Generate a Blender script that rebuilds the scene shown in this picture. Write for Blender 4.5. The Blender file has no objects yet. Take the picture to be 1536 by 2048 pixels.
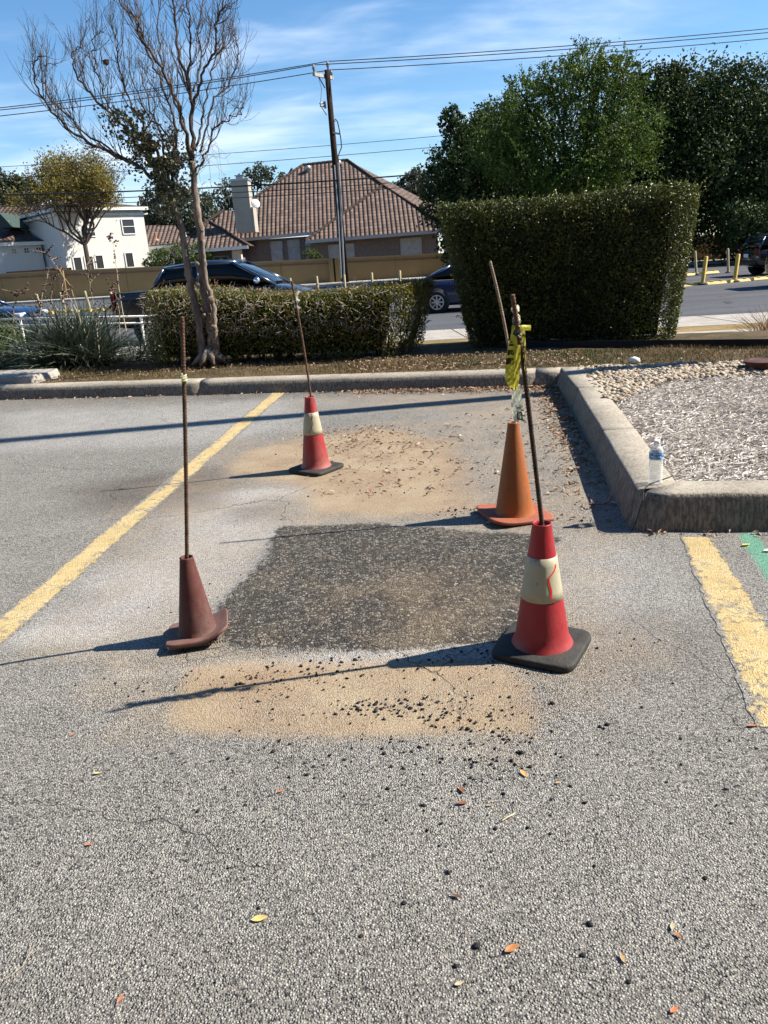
import bpy, math, random
import numpy as np
from mathutils import Vector, Matrix, Quaternion

# ------------------------------------------------------------------ camera
S = bpy.context.scene
COL = S.collection
F = 1540.0; CX = 768.0; CY = 1024.0; HC = 1.3
ROLL = math.radians(4.0)
PITCH = math.atan((CY - 515.0) * math.cos(ROLL) / F)
fwd = np.array([0, math.cos(PITCH), -math.sin(PITCH)])
_r = np.array([1., 0, 0]); _u = np.cross(_r, fwd)
RV = _r * math.cos(ROLL) - _u * math.sin(ROLL)
UV_ = _r * math.sin(ROLL) + _u * math.cos(ROLL)
cam_d = bpy.data.cameras.new('camera'); cam = bpy.data.objects.new('camera', cam_d); COL.objects.link(cam)
cam_d.sensor_fit = 'VERTICAL'; cam_d.sensor_height = 36.0; cam_d.lens = 36.0 * F / 2048.0
cam_d.clip_start = 0.05; cam_d.clip_end = 2000
cam.matrix_world = Matrix(((RV[0], UV_[0], -fwd[0], 0), (RV[1], UV_[1], -fwd[1], 0), (RV[2], UV_[2], -fwd[2], HC), (0, 0, 0, 1)))
S.camera = cam

# ------------------------------------------------------------------ world, sun, exposure
S.view_settings.view_transform = 'Standard'; S.view_settings.look = 'None'
S.view_settings.exposure = 1.06; S.view_settings.gamma = 1.0
SUNV = Vector((1.12, 0.095, 1.0)).normalized()          # towards the sun
sd = bpy.data.lights.new('sun', 'SUN'); sd.energy = 5.0; sd.angle = math.radians(0.55); sd.color = (1.0, 0.925, 0.815)
so = bpy.data.objects.new('sun', sd); COL.objects.link(so)
so.rotation_euler = (-SUNV).to_track_quat('-Z', 'Y').to_euler(); so.location = (20, 2, 18)
W = bpy.data.worlds.new('World'); S.world = W; W.use_nodes = True
wn = W.node_tree; wn.nodes.clear()


class NT:
    """tiny node helper"""
    def __init__(s, nt): s.nt = nt
    def n(s, t, **kw):
        nd = s.nt.nodes.new(t)
        for k, v in kw.items():
            if k.startswith('_'): setattr(nd, k[1:], v)
        for k, v in kw.items():
            if k.startswith('_'): continue
            key = int(k[1:]) if (k[0] == 'i' and k[1:].isdigit()) else k.replace('__', ' ')
            sk = nd.inputs[key]
            if isinstance(v, bpy.types.NodeSocket): s.nt.links.new(v, sk)
            else: sk.default_value = v
        return nd
    def m(s, op, a, b=0.0, c=None, clamp=False):
        nd = s.nt.nodes.new('ShaderNodeMath'); nd.operation = op; nd.use_clamp = clamp
        for i, v in enumerate((a, b, c)):
            if v is None: continue
            if isinstance(v, bpy.types.NodeSocket): s.nt.links.new(v, nd.inputs[i])
            else: nd.inputs[i].default_value = v
        return nd.outputs[0]
    def mix(s, f, a, b, mode='MIX'):
        nd = s.nt.nodes.new('ShaderNodeMix'); nd.data_type = 'RGBA'; nd.blend_type = mode
        for sk, v in ((nd.inputs[0], f), (nd.inputs[6], a), (nd.inputs[7], b)):
            if isinstance(v, bpy.types.NodeSocket): s.nt.links.new(v, sk)
            elif isinstance(v, (int, float)): sk.default_value = v
            else: sk.default_value = (v[0], v[1], v[2], 1)
        return nd.outputs[2]
    def mr(s, v, a, b, c=0.0, d=1.0, interp='LINEAR'):
        nd = s.nt.nodes.new('ShaderNodeMapRange'); nd.interpolation_type = interp
        s.nt.links.new(v, nd.inputs[0])
        for i, x in enumerate((a, b, c, d)): nd.inputs[i + 1].default_value = x
        return nd.outputs[0]
    def noise(s, vec, scale, detail=4, rough=0.55, dist=0.0):
        nd = s.nt.nodes.new('ShaderNodeTexNoise')
        if vec is not None: s.nt.links.new(vec, nd.inputs['Vector'])
        nd.inputs['Scale'].default_value = scale; nd.inputs['Detail'].default_value = detail
        nd.inputs['Roughness'].default_value = rough; nd.inputs['Distortion'].default_value = dist
        return nd
    def vor(s, vec, scale, feat='F1', rnd=1.0):
        nd = s.nt.nodes.new('ShaderNodeTexVoronoi'); nd.feature = feat
        if vec is not None: s.nt.links.new(vec, nd.inputs['Vector'])
        nd.inputs['Scale'].default_value = scale; nd.inputs['Randomness'].default_value = rnd
        return nd
    def scalev(s, vec, sc, loc=(0, 0, 0), rot=(0, 0, 0)):
        nd = s.nt.nodes.new('ShaderNodeMapping'); s.nt.links.new(vec, nd.inputs[0])
        nd.inputs['Scale'].default_value = sc; nd.inputs['Location'].default_value = loc; nd.inputs['Rotation'].default_value = rot
        return nd.outputs[0]
    def ramp(s, v, stops, interp='LINEAR'):
        nd = s.nt.nodes.new('ShaderNodeValToRGB'); nd.color_ramp.interpolation = interp
        el = nd.color_ramp.elements
        while len(el) < len(stops): el.new(0.5)
        for e, (p, c) in zip(el, stops): e.position = p; e.color = (c[0], c[1], c[2], 1)
        s.nt.links.new(v, nd.inputs[0]); return nd.outputs[0]
    def pos(s): return s.nt.nodes.new('ShaderNodeNewGeometry').outputs['Position']
    def attr(s, name):
        nd = s.nt.nodes.new('ShaderNodeAttribute'); nd.attribute_name = name; return nd.outputs['Fac']


h = NT(wn)
sky = h.n('ShaderNodeTexSky', _sky_type='NISHITA', _sun_disc=False)
sky.sun_elevation = math.asin(SUNV.z); sky.sun_rotation = math.atan2(SUNV.x, SUNV.y)
sky.altitude = 200; sky.air_density = 1.0; sky.dust_density = 0.05; sky.ozone_density = 3.0
hs = h.n('ShaderNodeHueSaturation', Saturation=1.20, Value=1.0, Color=sky.outputs[0])
tc = wn.nodes.new('ShaderNodeTexCoord').outputs['Generated']
sep = h.n('ShaderNodeSeparateXYZ', Vector=tc)
zz = h.m('MAXIMUM', sep.outputs[2], 0.0)
den = h.m('ADD', zz, 0.16)
cmb = h.n('ShaderNodeCombineXYZ', X=h.m('DIVIDE', sep.outputs[0], den), Y=h.m('DIVIDE', sep.outputs[1], den))
cv = h.scalev(cmb.outputs[0], (1.0, 2.1, 1.0), (0.35, 0.2, 0), (0, 0, math.radians(-12)))
c1 = h.noise(cv, 0.80, 6, 0.52, 0.25).outputs[0]
c2 = h.noise(cv, 3.4, 5, 0.55, 0.5).outputs[0]
low = h.mr(zz, 0.10, 0.50, 0.15, -0.03)
cl = h.m('ADD', h.m('ADD', h.m('MULTIPLY', c1, 0.78), h.m('MULTIPLY', c2, 0.22)), low)
cf = h.mr(cl, 0.53, 0.84, 0.0, 0.80, 'SMOOTHSTEP')
right_clear = h.mr(sep.outputs[0], 0.18, 0.5, 1.0, 0.12, 'SMOOTHSTEP')
cf = h.m('MULTIPLY', h.m('MULTIPLY', cf, right_clear), h.m('MULTIPLY', h.mr(zz, .42, .70, 1, .12, 'SMOOTHSTEP'), h.mr(sep.outputs[1], -.2, .35, .15, 1, 'SMOOTHSTEP')))
skyc = h.mix(cf, hs.outputs[0], (6.2, 7.1, 8.4))
bg = h.n('ShaderNodeBackground', Color=skyc, Strength=0.082)
wo = h.n('ShaderNodeOutputWorld', Surface=bg.outputs[0])


# ------------------------------------------------------------------ measuring helpers
def ray(x, y): return fwd + RV * (x - CX) / F - UV_ * (y - CY) / F
def G(x, y, z=0.0):
    d = ray(x, y); t = (z - HC) / d[2]; return (float(d[0] * t), float(d[1] * t), z)
def AT(x, y, Y):
    d = ray(x, y); t = Y / d[1]; return (float(d[0] * t), Y, float(HC + d[2] * t))


# ------------------------------------------------------------------ mesh helpers
rs = np.random.RandomState(7)
random.seed(7)


def tag(o, label=None, cat=None, group=None, kind=None):
    if label: o['label'] = label
    if cat: o['category'] = cat
    if group: o['group'] = group
    if kind: o['kind'] = kind
    return o


def empty(name, loc=(0, 0, 0), label=None, cat=None, group=None):
    o = bpy.data.objects.new(name, None); COL.objects.link(o); o.location = loc
    o.empty_display_size = 0.1
    return tag(o, label, cat, group)


class MB:
    def __init__(s): s.V = []; s.Q = []; s.P = []; s.n = 0; s.R = []; s.pr = []; s.uv = None
    def add(s, V, faces, rnd=None):
        V = np.asarray(V, float).reshape(-1, 3)
        if isinstance(faces, np.ndarray) and faces.shape[1] == 4:
            s.Q.append(faces + s.n)
            s.R.append(np.full(len(faces), 0.5) if rnd is None else (np.full(len(faces), rnd) if np.isscalar(rnd) else rnd))
        else:
            for f in faces:
                s.P.append([int(i) + s.n for i in f]); s.pr.append(0.5 if rnd is None else float(rnd))
        s.V.append(V); s.n += len(V); return s
    def box(s, c, d, rot=None, rnd=None):
        x, y, z = d[0] / 2, d[1] / 2, d[2] / 2
        V = np.array([(-x, -y, -z), (x, -y, -z), (x, y, -z), (-x, y, -z), (-x, -y, z), (x, -y, z), (x, y, z), (-x, y, z)])
        if rot is not None: V = V @ np.array(rot).T
        return s.add(V + np.array(c), np.array([(3, 2, 1, 0), (4, 5, 6, 7), (0, 1, 5, 4), (1, 2, 6, 5), (2, 3, 7, 6), (3, 0, 4, 7)]), rnd)
    def tube(s, pts, rad, seg=6, cap=True, rnd=None):
        P = np.asarray(pts, float); n = len(P)
        R = np.full(n, rad) if np.isscalar(rad) else np.asarray(rad, float)
        T = np.gradient(P, axis=0); T /= np.linalg.norm(T, axis=1)[:, None] + 1e-9
        ref = np.array([0, 0, 1.]) if abs(T[0][2]) < 0.9 else np.array([1., 0, 0])
        a = np.arange(seg) * 2 * math.pi / seg; V = []
        A = np.cross(T, ref); A /= np.linalg.norm(A, axis=1)[:, None] + 1e-9
        B = np.cross(T, A)
        V = (P[:, None, :] + R[:, None, None] * (np.cos(a)[None, :, None] * A[:, None, :] + np.sin(a)[None, :, None] * B[:, None, :])).reshape(-1, 3)
        i = np.arange(n - 1)[:, None] * seg; j = np.arange(seg)[None, :]; k = (j + 1) % seg
        Q = np.stack([i + j, i + k, i + seg + k, i + seg + j], -1).reshape(-1, 4)
        s.add(V, Q, rnd)
        if cap:
            s.P.append([s.n - len(V) + q for q in range(seg)][::-1]); s.pr.append(0.5)
            s.P.append([s.n - seg + q for q in range(seg)]); s.pr.append(0.5)
        return s
    def lathe(s, prof, c=(0, 0, 0), seg=48, rot=None, close=False, fn=None):
        prof = np.asarray(prof, float); n = len(prof); a = np.arange(seg) * 2 * math.pi / seg
        V = np.stack([prof[:, 0, None] * np.cos(a), prof[:, 0, None] * np.sin(a), np.repeat(prof[:, 1, None], seg, 1)], -1).reshape(-1, 3)
        if fn is not None: V = fn(V)
        if rot is not None: V = V @ np.array(rot).T
        i = np.arange(n - 1)[:, None] * seg; j = np.arange(seg)[None, :]; k = (j + 1) % seg
        return s.add(V + np.array(c), np.stack([i + j, i + k, i + seg + k, i + seg + j], -1).reshape(-1, 4))
    def prism(s, poly, z0, z1):
        n = len(poly); V = [(p[0], p[1], z0) for p in poly] + [(p[0], p[1], z1) for p in poly]
        return s.add(V, [list(range(n))[::-1], list(range(n, 2 * n))] + [[i, (i + 1) % n, n + (i + 1) % n, n + i] for i in range(n)])
    def build(s, name, mat, parent=None, smooth=False, rel=None):
        V = np.concatenate(s.V) if s.V else np.zeros((0, 3))
        if rel is not None: V = V - np.array(rel)
        Q = np.concatenate(s.Q) if s.Q else np.zeros((0, 4), int)
        me = bpy.data.meshes.new(name)
        lens = np.array([len(p) for p in s.P], int)
        loops = np.concatenate([Q.ravel()] + ([np.array([i for p in s.P for i in p])] if s.P else [])).astype(np.int32)
        starts = np.concatenate([np.arange(len(Q)) * 4, len(Q) * 4 + np.cumsum(lens) - lens]).astype(np.int32)
        tot = len(Q) + len(lens)
        me.vertices.add(len(V)); me.vertices.foreach_set('co', V.astype(np.float32).ravel())
        me.loops.add(len(loops)); me.loops.foreach_set('vertex_index', loops)
        me.polygons.add(tot); me.polygons.foreach_set('loop_start', starts)
        me.update(calc_edges=True); me.validate()
        r = np.concatenate(([np.concatenate(s.R)] if s.R else []) + [np.array(s.pr, float)]).astype(np.float32)
        if len(r) == len(me.polygons):
            at = me.attributes.new('rnd', 'FLOAT', 'FACE'); at.data.foreach_set('value', r)
        if s.uv is not None:
            ul = me.uv_layers.new(name='UVMap'); ul.data.foreach_set('uv', np.asarray(s.uv, np.float32).ravel())
        me.materials.append(mat)
        me.shade_smooth() if smooth else me.shade_flat()
        o = bpy.data.objects.new(name, me); COL.objects.link(o)
        if parent is not None: o.parent = parent
        return o


def bevel(o, w, seg=2):
    m = o.modifiers.new('bevel', 'BEVEL'); m.width = w; m.segments = seg; m.limit_method = 'ANGLE'; m.angle_limit = 0.6
    return o


def rotz(a): c, s_ = math.cos(a), math.sin(a); return np.array([[c, -s_, 0], [s_, c, 0], [0, 0, 1]])


def rand_unit(n, r=rs):
    v = r.normal(size=(n, 3)); return v / np.linalg.norm(v, axis=1)[:, None]


def leaf_quads(P, size, r=rs, N=None, nb=0.0, aspect=0.55, var=0.35):
    """kite-shaped leaves at points P; N = preferred normal blended by nb"""
    n = len(P); nn = rand_unit(n, r)
    if N is not None: nn = nn * (1 - nb) + N * nb; nn /= np.linalg.norm(nn, axis=1)[:, None] + 1e-9
    t = rand_unit(n, r); t -= nn * (t * nn).sum(1)[:, None]; t /= np.linalg.norm(t, axis=1)[:, None] + 1e-9
    b = np.cross(nn, t)
    L = (size * (1 + var * r.uniform(-1, 1, n)))[:, None]; Wd = L * aspect
    k = 0.12 * L * nn
    V = np.stack([P - t * L * .5, P + b * Wd * .5 + t * L * .05 + k, P + t * L * .5, P - b * Wd * .5 + t * L * .05 + k], 1).reshape(-1, 3)
    return V, np.arange(4 * n).reshape(-1, 4)


# value noise in numpy
_ng = np.random.RandomState(3).rand(256, 256)
def vnoise(x, y, sc=1.0):
    x = np.asarray(x) * sc + 37.3; y = np.asarray(y) * sc + 11.7
    xi = np.floor(x).astype(int); yi = np.floor(y).astype(int); fx = x - xi; fy = y - yi
    fx = fx * fx * (3 - 2 * fx); fy = fy * fy * (3 - 2 * fy)
    g = lambda a, b: _ng[a % 256, b % 256]
    return (g(xi, yi) * (1 - fx) + g(xi + 1, yi) * fx) * (1 - fy) + (g(xi, yi + 1) * (1 - fx) + g(xi + 1, yi + 1) * fx) * fy
def fbm(x, y, sc=1.0, o=4):
    t = 0; a = 0.5; n = 0
    for i in range(o): t = t + a * vnoise(x, y, sc * 2 ** i); n += a; a *= .5
    return t / n
def poly_sd(x, y, poly):
    """signed distance to a polygon, negative inside"""
    P = np.array(poly)[:, :2]; d = np.full(x.shape, 1e9); ins = np.zeros(x.shape, bool)
    for i in range(len(P)):
        a = P[i]; b = P[(i + 1) % len(P)]; e = b - a; wx = x - a[0]; wy = y - a[1]
        t = np.clip((wx * e[0] + wy * e[1]) / (e @ e + 1e-12), 0, 1)
        d = np.minimum(d, np.hypot(wx - e[0] * t, wy - e[1] * t))
        c = ((a[1] <= y) != (b[1] <= y)) & (wx < e[0] * wy / (e[1] + 1e-12))
        ins ^= c
    return np.where(ins, -d, d)
def sstep(v, a, b): t = np.clip((v - a) / (b - a), 0, 1); return t * t * (3 - 2 * t)


# ------------------------------------------------------------------ materials
def mat(name, color=(.5, .5, .5), rough=.7, metal=0.0, spec=.4, nscale=0, namp=0.15, bump=0.0, bscale=None, **kw):
    m = bpy.data.materials.new(name); m.use_nodes = True; nt = m.node_tree; nt.nodes.clear(); q = NT(nt)
    p = q.n('ShaderNodeBsdfPrincipled'); q.n('ShaderNodeOutputMaterial', Surface=p.outputs[0])
    p.inputs['Roughness'].default_value = rough; p.inputs['Metallic'].default_value = metal
    p.inputs['Specular IOR Level'].default_value = spec
    tcn = nt.nodes.new('ShaderNodeTexCoord').outputs['Object']
    if nscale:
        nz = q.noise(tcn, nscale, 6, 0.6)
        f = q.mr(nz.outputs[0], 0.3, 0.7, 1 - namp, 1 + namp)
        c = q.n('ShaderNodeVectorMath', _operation='SCALE', i0=color[:3])
        nt.links.new(f, c.inputs['Scale']); nt.links.new(c.outputs[0], p.inputs['Base Color'])
    else: p.inputs['Base Color'].default_value = (*color, 1)
    if bump:
        nb = q.noise(tcn, bscale or nscale * 4 or 20, 5, 0.6)
        b = q.n('ShaderNodeBump', Strength=bump, Distance=0.01, Height=nb.outputs[0]); nt.links.new(b.outputs[0], p.inputs['Normal'])
    m['p'] = 1
    return m


def newmat(name):
    m = bpy.data.materials.new(name); m.use_nodes = True; nt = m.node_tree; nt.nodes.clear(); q = NT(nt)
    p = q.n('ShaderNodeBsdfPrincipled'); o = q.n('ShaderNodeOutputMaterial', Surface=p.outputs[0])
    return m, nt, q, p, o


def leafmat(name, stops, rough=.45, trans=.25, spec=.5):
    m, nt, q, p, o = newmat(name)
    c = q.ramp(q.attr('rnd'), stops)
    nt.links.new(c, p.inputs['Base Color']); p.inputs['Roughness'].default_value = rough; p.inputs['Specular IOR Level'].default_value = spec
    tr = q.n('ShaderNodeBsdfTranslucent', Color=c)
    mx = q.n('ShaderNodeMixShader', Fac=trans, i1=p.outputs[0], i2=tr.outputs[0]); nt.links.new(mx.outputs[0], o.inputs[0])
    return m


def asphalt_nodes(q, pos, base_lo=(.035, .036, .040), base_hi=(.50, .485, .45), use_attr=True):
    """returns colour and height of weathered chip asphalt"""
    wob = q.noise(pos, 9, 2).outputs['Color']
    pv = q.n('ShaderNodeVectorMath', _operation='MULTIPLY_ADD', i0=wob, i1=(.012, .012, .012), i2=pos).outputs[0]
    v1 = q.vor(pv, 185); v1e = q.vor(pv, 185, 'DISTANCE_TO_EDGE')
    v2 = q.vor(pv, 120); n1 = q.noise(pos, 190, 3, .7).outputs[0]
    s1 = q.n('ShaderNodeSeparateColor', Color=v1.outputs['Color']).outputs
    s2 = q.n('ShaderNodeSeparateColor', Color=v2.outputs['Color']).outputs
    lum = q.m('ADD', q.m('ADD', q.m('MULTIPLY', s1[0], .60), q.m('MULTIPLY', s2[0], .14)), q.m('MULTIPLY', n1, .30))
    big = q.noise(pos, 0.9, 5, .6).outputs[0]; med = q.noise(pos, 5.5, 4, .6).outputs[0]
    lum = q.m('ADD', lum, q.m('ADD', q.m('MULTIPLY', q.m('SUBTRACT', big, .5), .34), q.m('MULTIPLY', q.m('SUBTRACT', med, .5), .16)))
    stone = q.ramp(lum, [(.10, (.055, .052, .047)), (.25, (.19, .180, .158)), (.50, (.318, .304, .268)), (.88, (.49, .47, .42))])
    edge = q.mr(v1e.outputs[0], 0.01, 0.13, 0.10, 1.0)
    deep = q.mr(q.noise(pos, 120, 2, .6).outputs[0], .37, .44, 0.0, 1.0)
    gap = q.m('MULTIPLY', edge, deep)
    col = q.mix(gap, base_lo, stone)
    tint = q.mix(q.mr(s1[1], .75, 1.0, 0, .35), col, (.24, .19, .145))
    hgt = q.m('ADD', q.m('MULTIPLY', q.m('MULTIPLY', q.mr(v1.outputs['Distance'], .05, .65, 1.0, 0.0), q.mr(s1[2], 0, 1, .35, 1)), 1.15), q.m('MULTIPLY', s2[1], .35))
    return tint, hgt, dict(v1=v1, s1=s1, s2=s2, n1=n1, big=big, med=med, edge=edge, gap=gap, pv=pv)


def crack_nodes(q, pos, thr=.0035, sc=.75):
    w = q.noise(pos, 1.6, 4, .6).outputs['Color']
    cvv = q.n('ShaderNodeVectorMath', _operation='MULTIPLY_ADD', i0=w, i1=(.55, .55, 0), i2=pos).outputs[0]
    e = q.vor(cvv, sc, 'DISTANCE_TO_EDGE').outputs[0]
    msk = q.mr(q.noise(pos, .7, 2).outputs[0], .45, .55, 0, 1)
    return q.m('MULTIPLY', q.mr(e, thr * .4, thr, 1, 0), msk)


def make_asphalt():
    m, nt, q, p, o = newmat('chip_asphalt'); pos = q.pos()
    col, hgt, d = asphalt_nodes(q, pos)
    # pale bleached areas, brown stains, dust, patch of fresh coarse mix
    col = q.mix(q.m('MULTIPLY', q.attr('pale'), q.mr(q.m('ADD', d['s1'][0], d['n1']), .5, 1.3, .35, 1)), col, (.52, .51, .49))
    col = q.mix(q.m('MULTIPLY', q.attr('stain'), .62), col, (.075, .06, .045))
    # fresh patch
    vb = q.vor(d['pv'], 84); vbe = q.vor(d['pv'], 84, 'DISTANCE_TO_EDGE').outputs[0]
    sb = q.n('ShaderNodeSeparateColor', Color=vb.outputs['Color']).outputs
    lump = q.mr(vbe, .03, .16, 0, 1)
    bright = q.m('MULTIPLY', lump, q.mr(q.m('ADD', sb[0], q.m('MULTIPLY', d['n1'], .5)), .62, 1.25, 0.0, 1.0))
    pc = q.mix(bright, (.050, .046, .040), (.29, .262, .218))
    pf = q.mr(q.m('ADD', q.attr('patch'), q.m('MULTIPLY', q.m('SUBTRACT', q.noise(pos, 26, 4, .8).outputs[0], .5), 1.1)), .36, .56, 0, 1)
    col = q.mix(pf, col, pc)
    # dust lies on top and fills the gaps
    dn = q.noise(pos, 34, 6, .75).outputs[0]
    dn2 = q.noise(pos, 3.2, 5, .6).outputs[0]
    df = q.mr(q.m('ADD', q.attr('dust'), q.m('ADD', q.m('MULTIPLY', q.m('SUBTRACT', dn, .5), .75), q.m('MULTIPLY', q.m('SUBTRACT', dn2, .5), .8))), .18, .85, 0, .80)
    dcol = q.mix(q.mr(dn2, .35, .65), (.345, .22, .110), (.42, .33, .205))
    dcol = q.mix(q.mr(q.noise(pos, 110, 3, .7).outputs[0], .38, .62, .55, 0), dcol, (.12, .085, .06))
    col = q.mix(df, col, dcol)
    col = q.mix(q.m('MULTIPLY', q.mr(q.m('ADD', q.attr('green'), q.m('MULTIPLY', q.m('SUBTRACT', d['n1'], .5), 1.3)), .3, .9), .75), col, (.11, .36, .24))
    ck = q.m('MULTIPLY', crack_nodes(q, q.scalev(pos, (1, 1, 1), (5.3, 2.1, 0)), .0022, .9), .55)
    col = q.mix(ck, col, (.02, .019, .017))
    nt.links.new(col, p.inputs['Base Color']); p.inputs['Roughness'].default_value = .86; p.inputs['Specular IOR Level'].default_value = .28
    hh = q.m('ADD', q.m('MULTIPLY', hgt, q.m('SUBTRACT', 1.0, q.m('MULTIPLY', df, .72))), q.m('MULTIPLY', q.m('MULTIPLY', lump, sb[1]), q.m('MULTIPLY', pf, 1.6)))
    hh = q.m('ADD', hh, q.m('MULTIPLY', d['med'], .5))
    b = q.n('ShaderNodeBump', Strength=1.0, Distance=.0048, Height=q.m('SUBTRACT', hh, q.m('MULTIPLY', ck, 2.0))); nt.links.new(b.outputs[0], p.inputs['Normal'])
    return m


def make_paint():
    m, nt, q, p, o = newmat('worn_yellow_paint'); pos = q.pos()
    col, hgt, d = asphalt_nodes(q, pos)
    n = q.noise(pos, 24, 6, .78).outputs[0]; n2 = q.noise(pos, 1.7, 4, .6).outputs[0]
    wear = q.m('ADD', n, q.m('MULTIPLY', q.m('SUBTRACT', n2, .5), .62))
    e = q.attr('edge')
    f = q.mr(q.m('ADD', wear, q.m('MULTIPLY', e, -.30)), .335, .40, 0, 1)
    ycol = q.mix(q.mr(q.noise(pos, 7, 5, .7).outputs[0], .35, .65), (.52, .39, .16), (.64, .51, .27))
    ycol = q.mix(q.m('MULTIPLY', q.mr(q.noise(pos, 130, 3, .7).outputs[0], .40, .6, 1, 0), .35), ycol, (.30, .20, .08))
    ycol = q.mix(q.m('MULTIPLY', q.mr(n2, .45, .62, 0, 1), .28), ycol, (.42, .31, .16))
    ck = q.m('MAXIMUM', crack_nodes(q, pos, .006, 2.2), q.mr(q.vor(q.n('ShaderNodeVectorMath', _operation='MULTIPLY_ADD', i0=q.noise(pos, 14, 5, .8).outputs['Color'], i1=(.16, .16, 0), i2=pos).outputs[0], 9, 'DISTANCE_TO_EDGE').outputs[0], .01, .035, .8, 0))
    ck = q.m('MULTIPLY', ck, q.mr(q.noise(pos, 5, 3).outputs[0], .42, .58, 0, 1))
    c = q.mix(q.m('MULTIPLY', f, q.m('SUBTRACT', 1.0, ck)), col, ycol)
    nt.links.new(c, p.inputs['Base Color']); p.inputs['Roughness'].default_value = .75; p.inputs['Specular IOR Level'].default_value = .3
    b = q.n('ShaderNodeBump', Strength=.9, Distance=.004, Height=q.m('ADD', hgt, q.m('MULTIPLY', f, .5))); nt.links.new(b.outputs[0], p.inputs['Normal'])
    return m


def make_concrete(name, c0, c1, streak=0.0, dirt=.5):
    m, nt, q, p, o = newmat(name); pos = q.pos()
    n = q.noise(pos, 2.3, 7, .68).outputs[0]; f = q.noise(pos, 60, 4, .7).outputs[0]; g2 = q.noise(pos, 11, 5, .65).outputs[0]
    col = q.mix(q.mr(n, .35, .65), c0, c1)
    col = q.mix(q.m('MULTIPLY', q.mr(g2, .5, .72), dirt), col, (.07, .06, .05))
    col = q.mix(q.mr(f, .36, .5, .55, 0), col, (.09, .085, .075))
    hh = q.m('ADD', f, q.m('MULTIPLY', g2, .6))
    if streak:
        st = q.noise(q.scalev(pos, (1, 1, .035)), 85, 3, .6).outputs[0]
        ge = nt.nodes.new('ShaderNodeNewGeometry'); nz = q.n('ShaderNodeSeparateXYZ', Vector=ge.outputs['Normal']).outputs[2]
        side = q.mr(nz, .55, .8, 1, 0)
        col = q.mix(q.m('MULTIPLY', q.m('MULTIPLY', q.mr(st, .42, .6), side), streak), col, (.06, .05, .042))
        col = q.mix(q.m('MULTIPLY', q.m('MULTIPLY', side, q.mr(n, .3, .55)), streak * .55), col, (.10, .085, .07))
        hh = q.m('ADD', hh, q.m('MULTIPLY', q.m('MULTIPLY', st, side), 2.0))
    nt.links.new(col, p.inputs['Base Color']); p.inputs['Roughness'].default_value = .9; p.inputs['Specular IOR Level'].default_value = .2
    b = q.n('ShaderNodeBump', Strength=.8, Distance=.006, Height=hh); nt.links.new(b.outputs[0], p.inputs['Normal'])
    return m


def make_soil(name, a, b_, c_, sc=9):
    m, nt, q, p, o = newmat(name); pos = q.pos()
    n = q.noise(pos, sc, 7, .75).outputs[0]; n2 = q.noise(pos, sc * .12, 4).outputs[0]
    col = q.mix(q.mr(n, .35, .65), a, b_); col = q.mix(q.mr(n2, .4, .6, 0, .7), col, c_)
    nt.links.new(col, p.inputs['Base Color']); p.inputs['Roughness'].default_value = .95; p.inputs['Specular IOR Level'].default_value = .1
    b = q.n('ShaderNodeBump', Strength=.8, Distance=.03, Height=n); nt.links.new(b.outputs[0], p.inputs['Normal'])
    return m


def make_road():
    m, nt, q, p, o = newmat('street_asphalt'); pos = q.pos()
    n = q.noise(pos, 30, 5, .8).outputs[0]; n2 = q.noise(q.scalev(pos, (.12, .9, 1), (0, 0, 0), (0, 0, .15)), 1.2, 5, .6).outputs[0]
    col = q.mix(q.mr(n, .35, .65), (.058, .060, .067), (.112, .115, .124)); col = q.mix(q.mr(n2, .4, .62, 0, .55), col, (.050, .052, .058))
    ck = crack_nodes(q, pos, .012, .22)
    col = q.mix(q.m('MULTIPLY', ck, .7), col, (.02, .02, .02))
    nt.links.new(col, p.inputs['Base Color']); p.inputs['Roughness'].default_value = .85; p.inputs['Specular IOR Level'].default_value = .25
    b = q.n('ShaderNodeBump', Strength=.5, Distance=.01, Height=n); nt.links.new(b.outputs[0], p.inputs['Normal'])
    return m


def make_bark(name, a, b_, sc=18):
    m, nt, q, p, o = newmat(name); tcn = nt.nodes.new('ShaderNodeTexCoord').outputs['Object']
    n = q.noise(q.scalev(tcn, (1, 1, .22)), sc, 6, .7).outputs[0]; n2 = q.noise(tcn, 3, 3).outputs[0]
    col = q.mix(q.mr(n, .38, .62), a, b_); col = q.mix(q.mr(n2, .5, .7, 0, .6), col, tuple(x * .45 for x in a))
    nt.links.new(col, p.inputs['Base Color']); p.inputs['Roughness'].default_value = .9; p.inputs['Specular IOR Level'].default_value = .15
    b = q.n('ShaderNodeBump', Strength=1.0, Distance=.02, Height=n); nt.links.new(b.outputs[0], p.inputs['Normal'])
    return m


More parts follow.
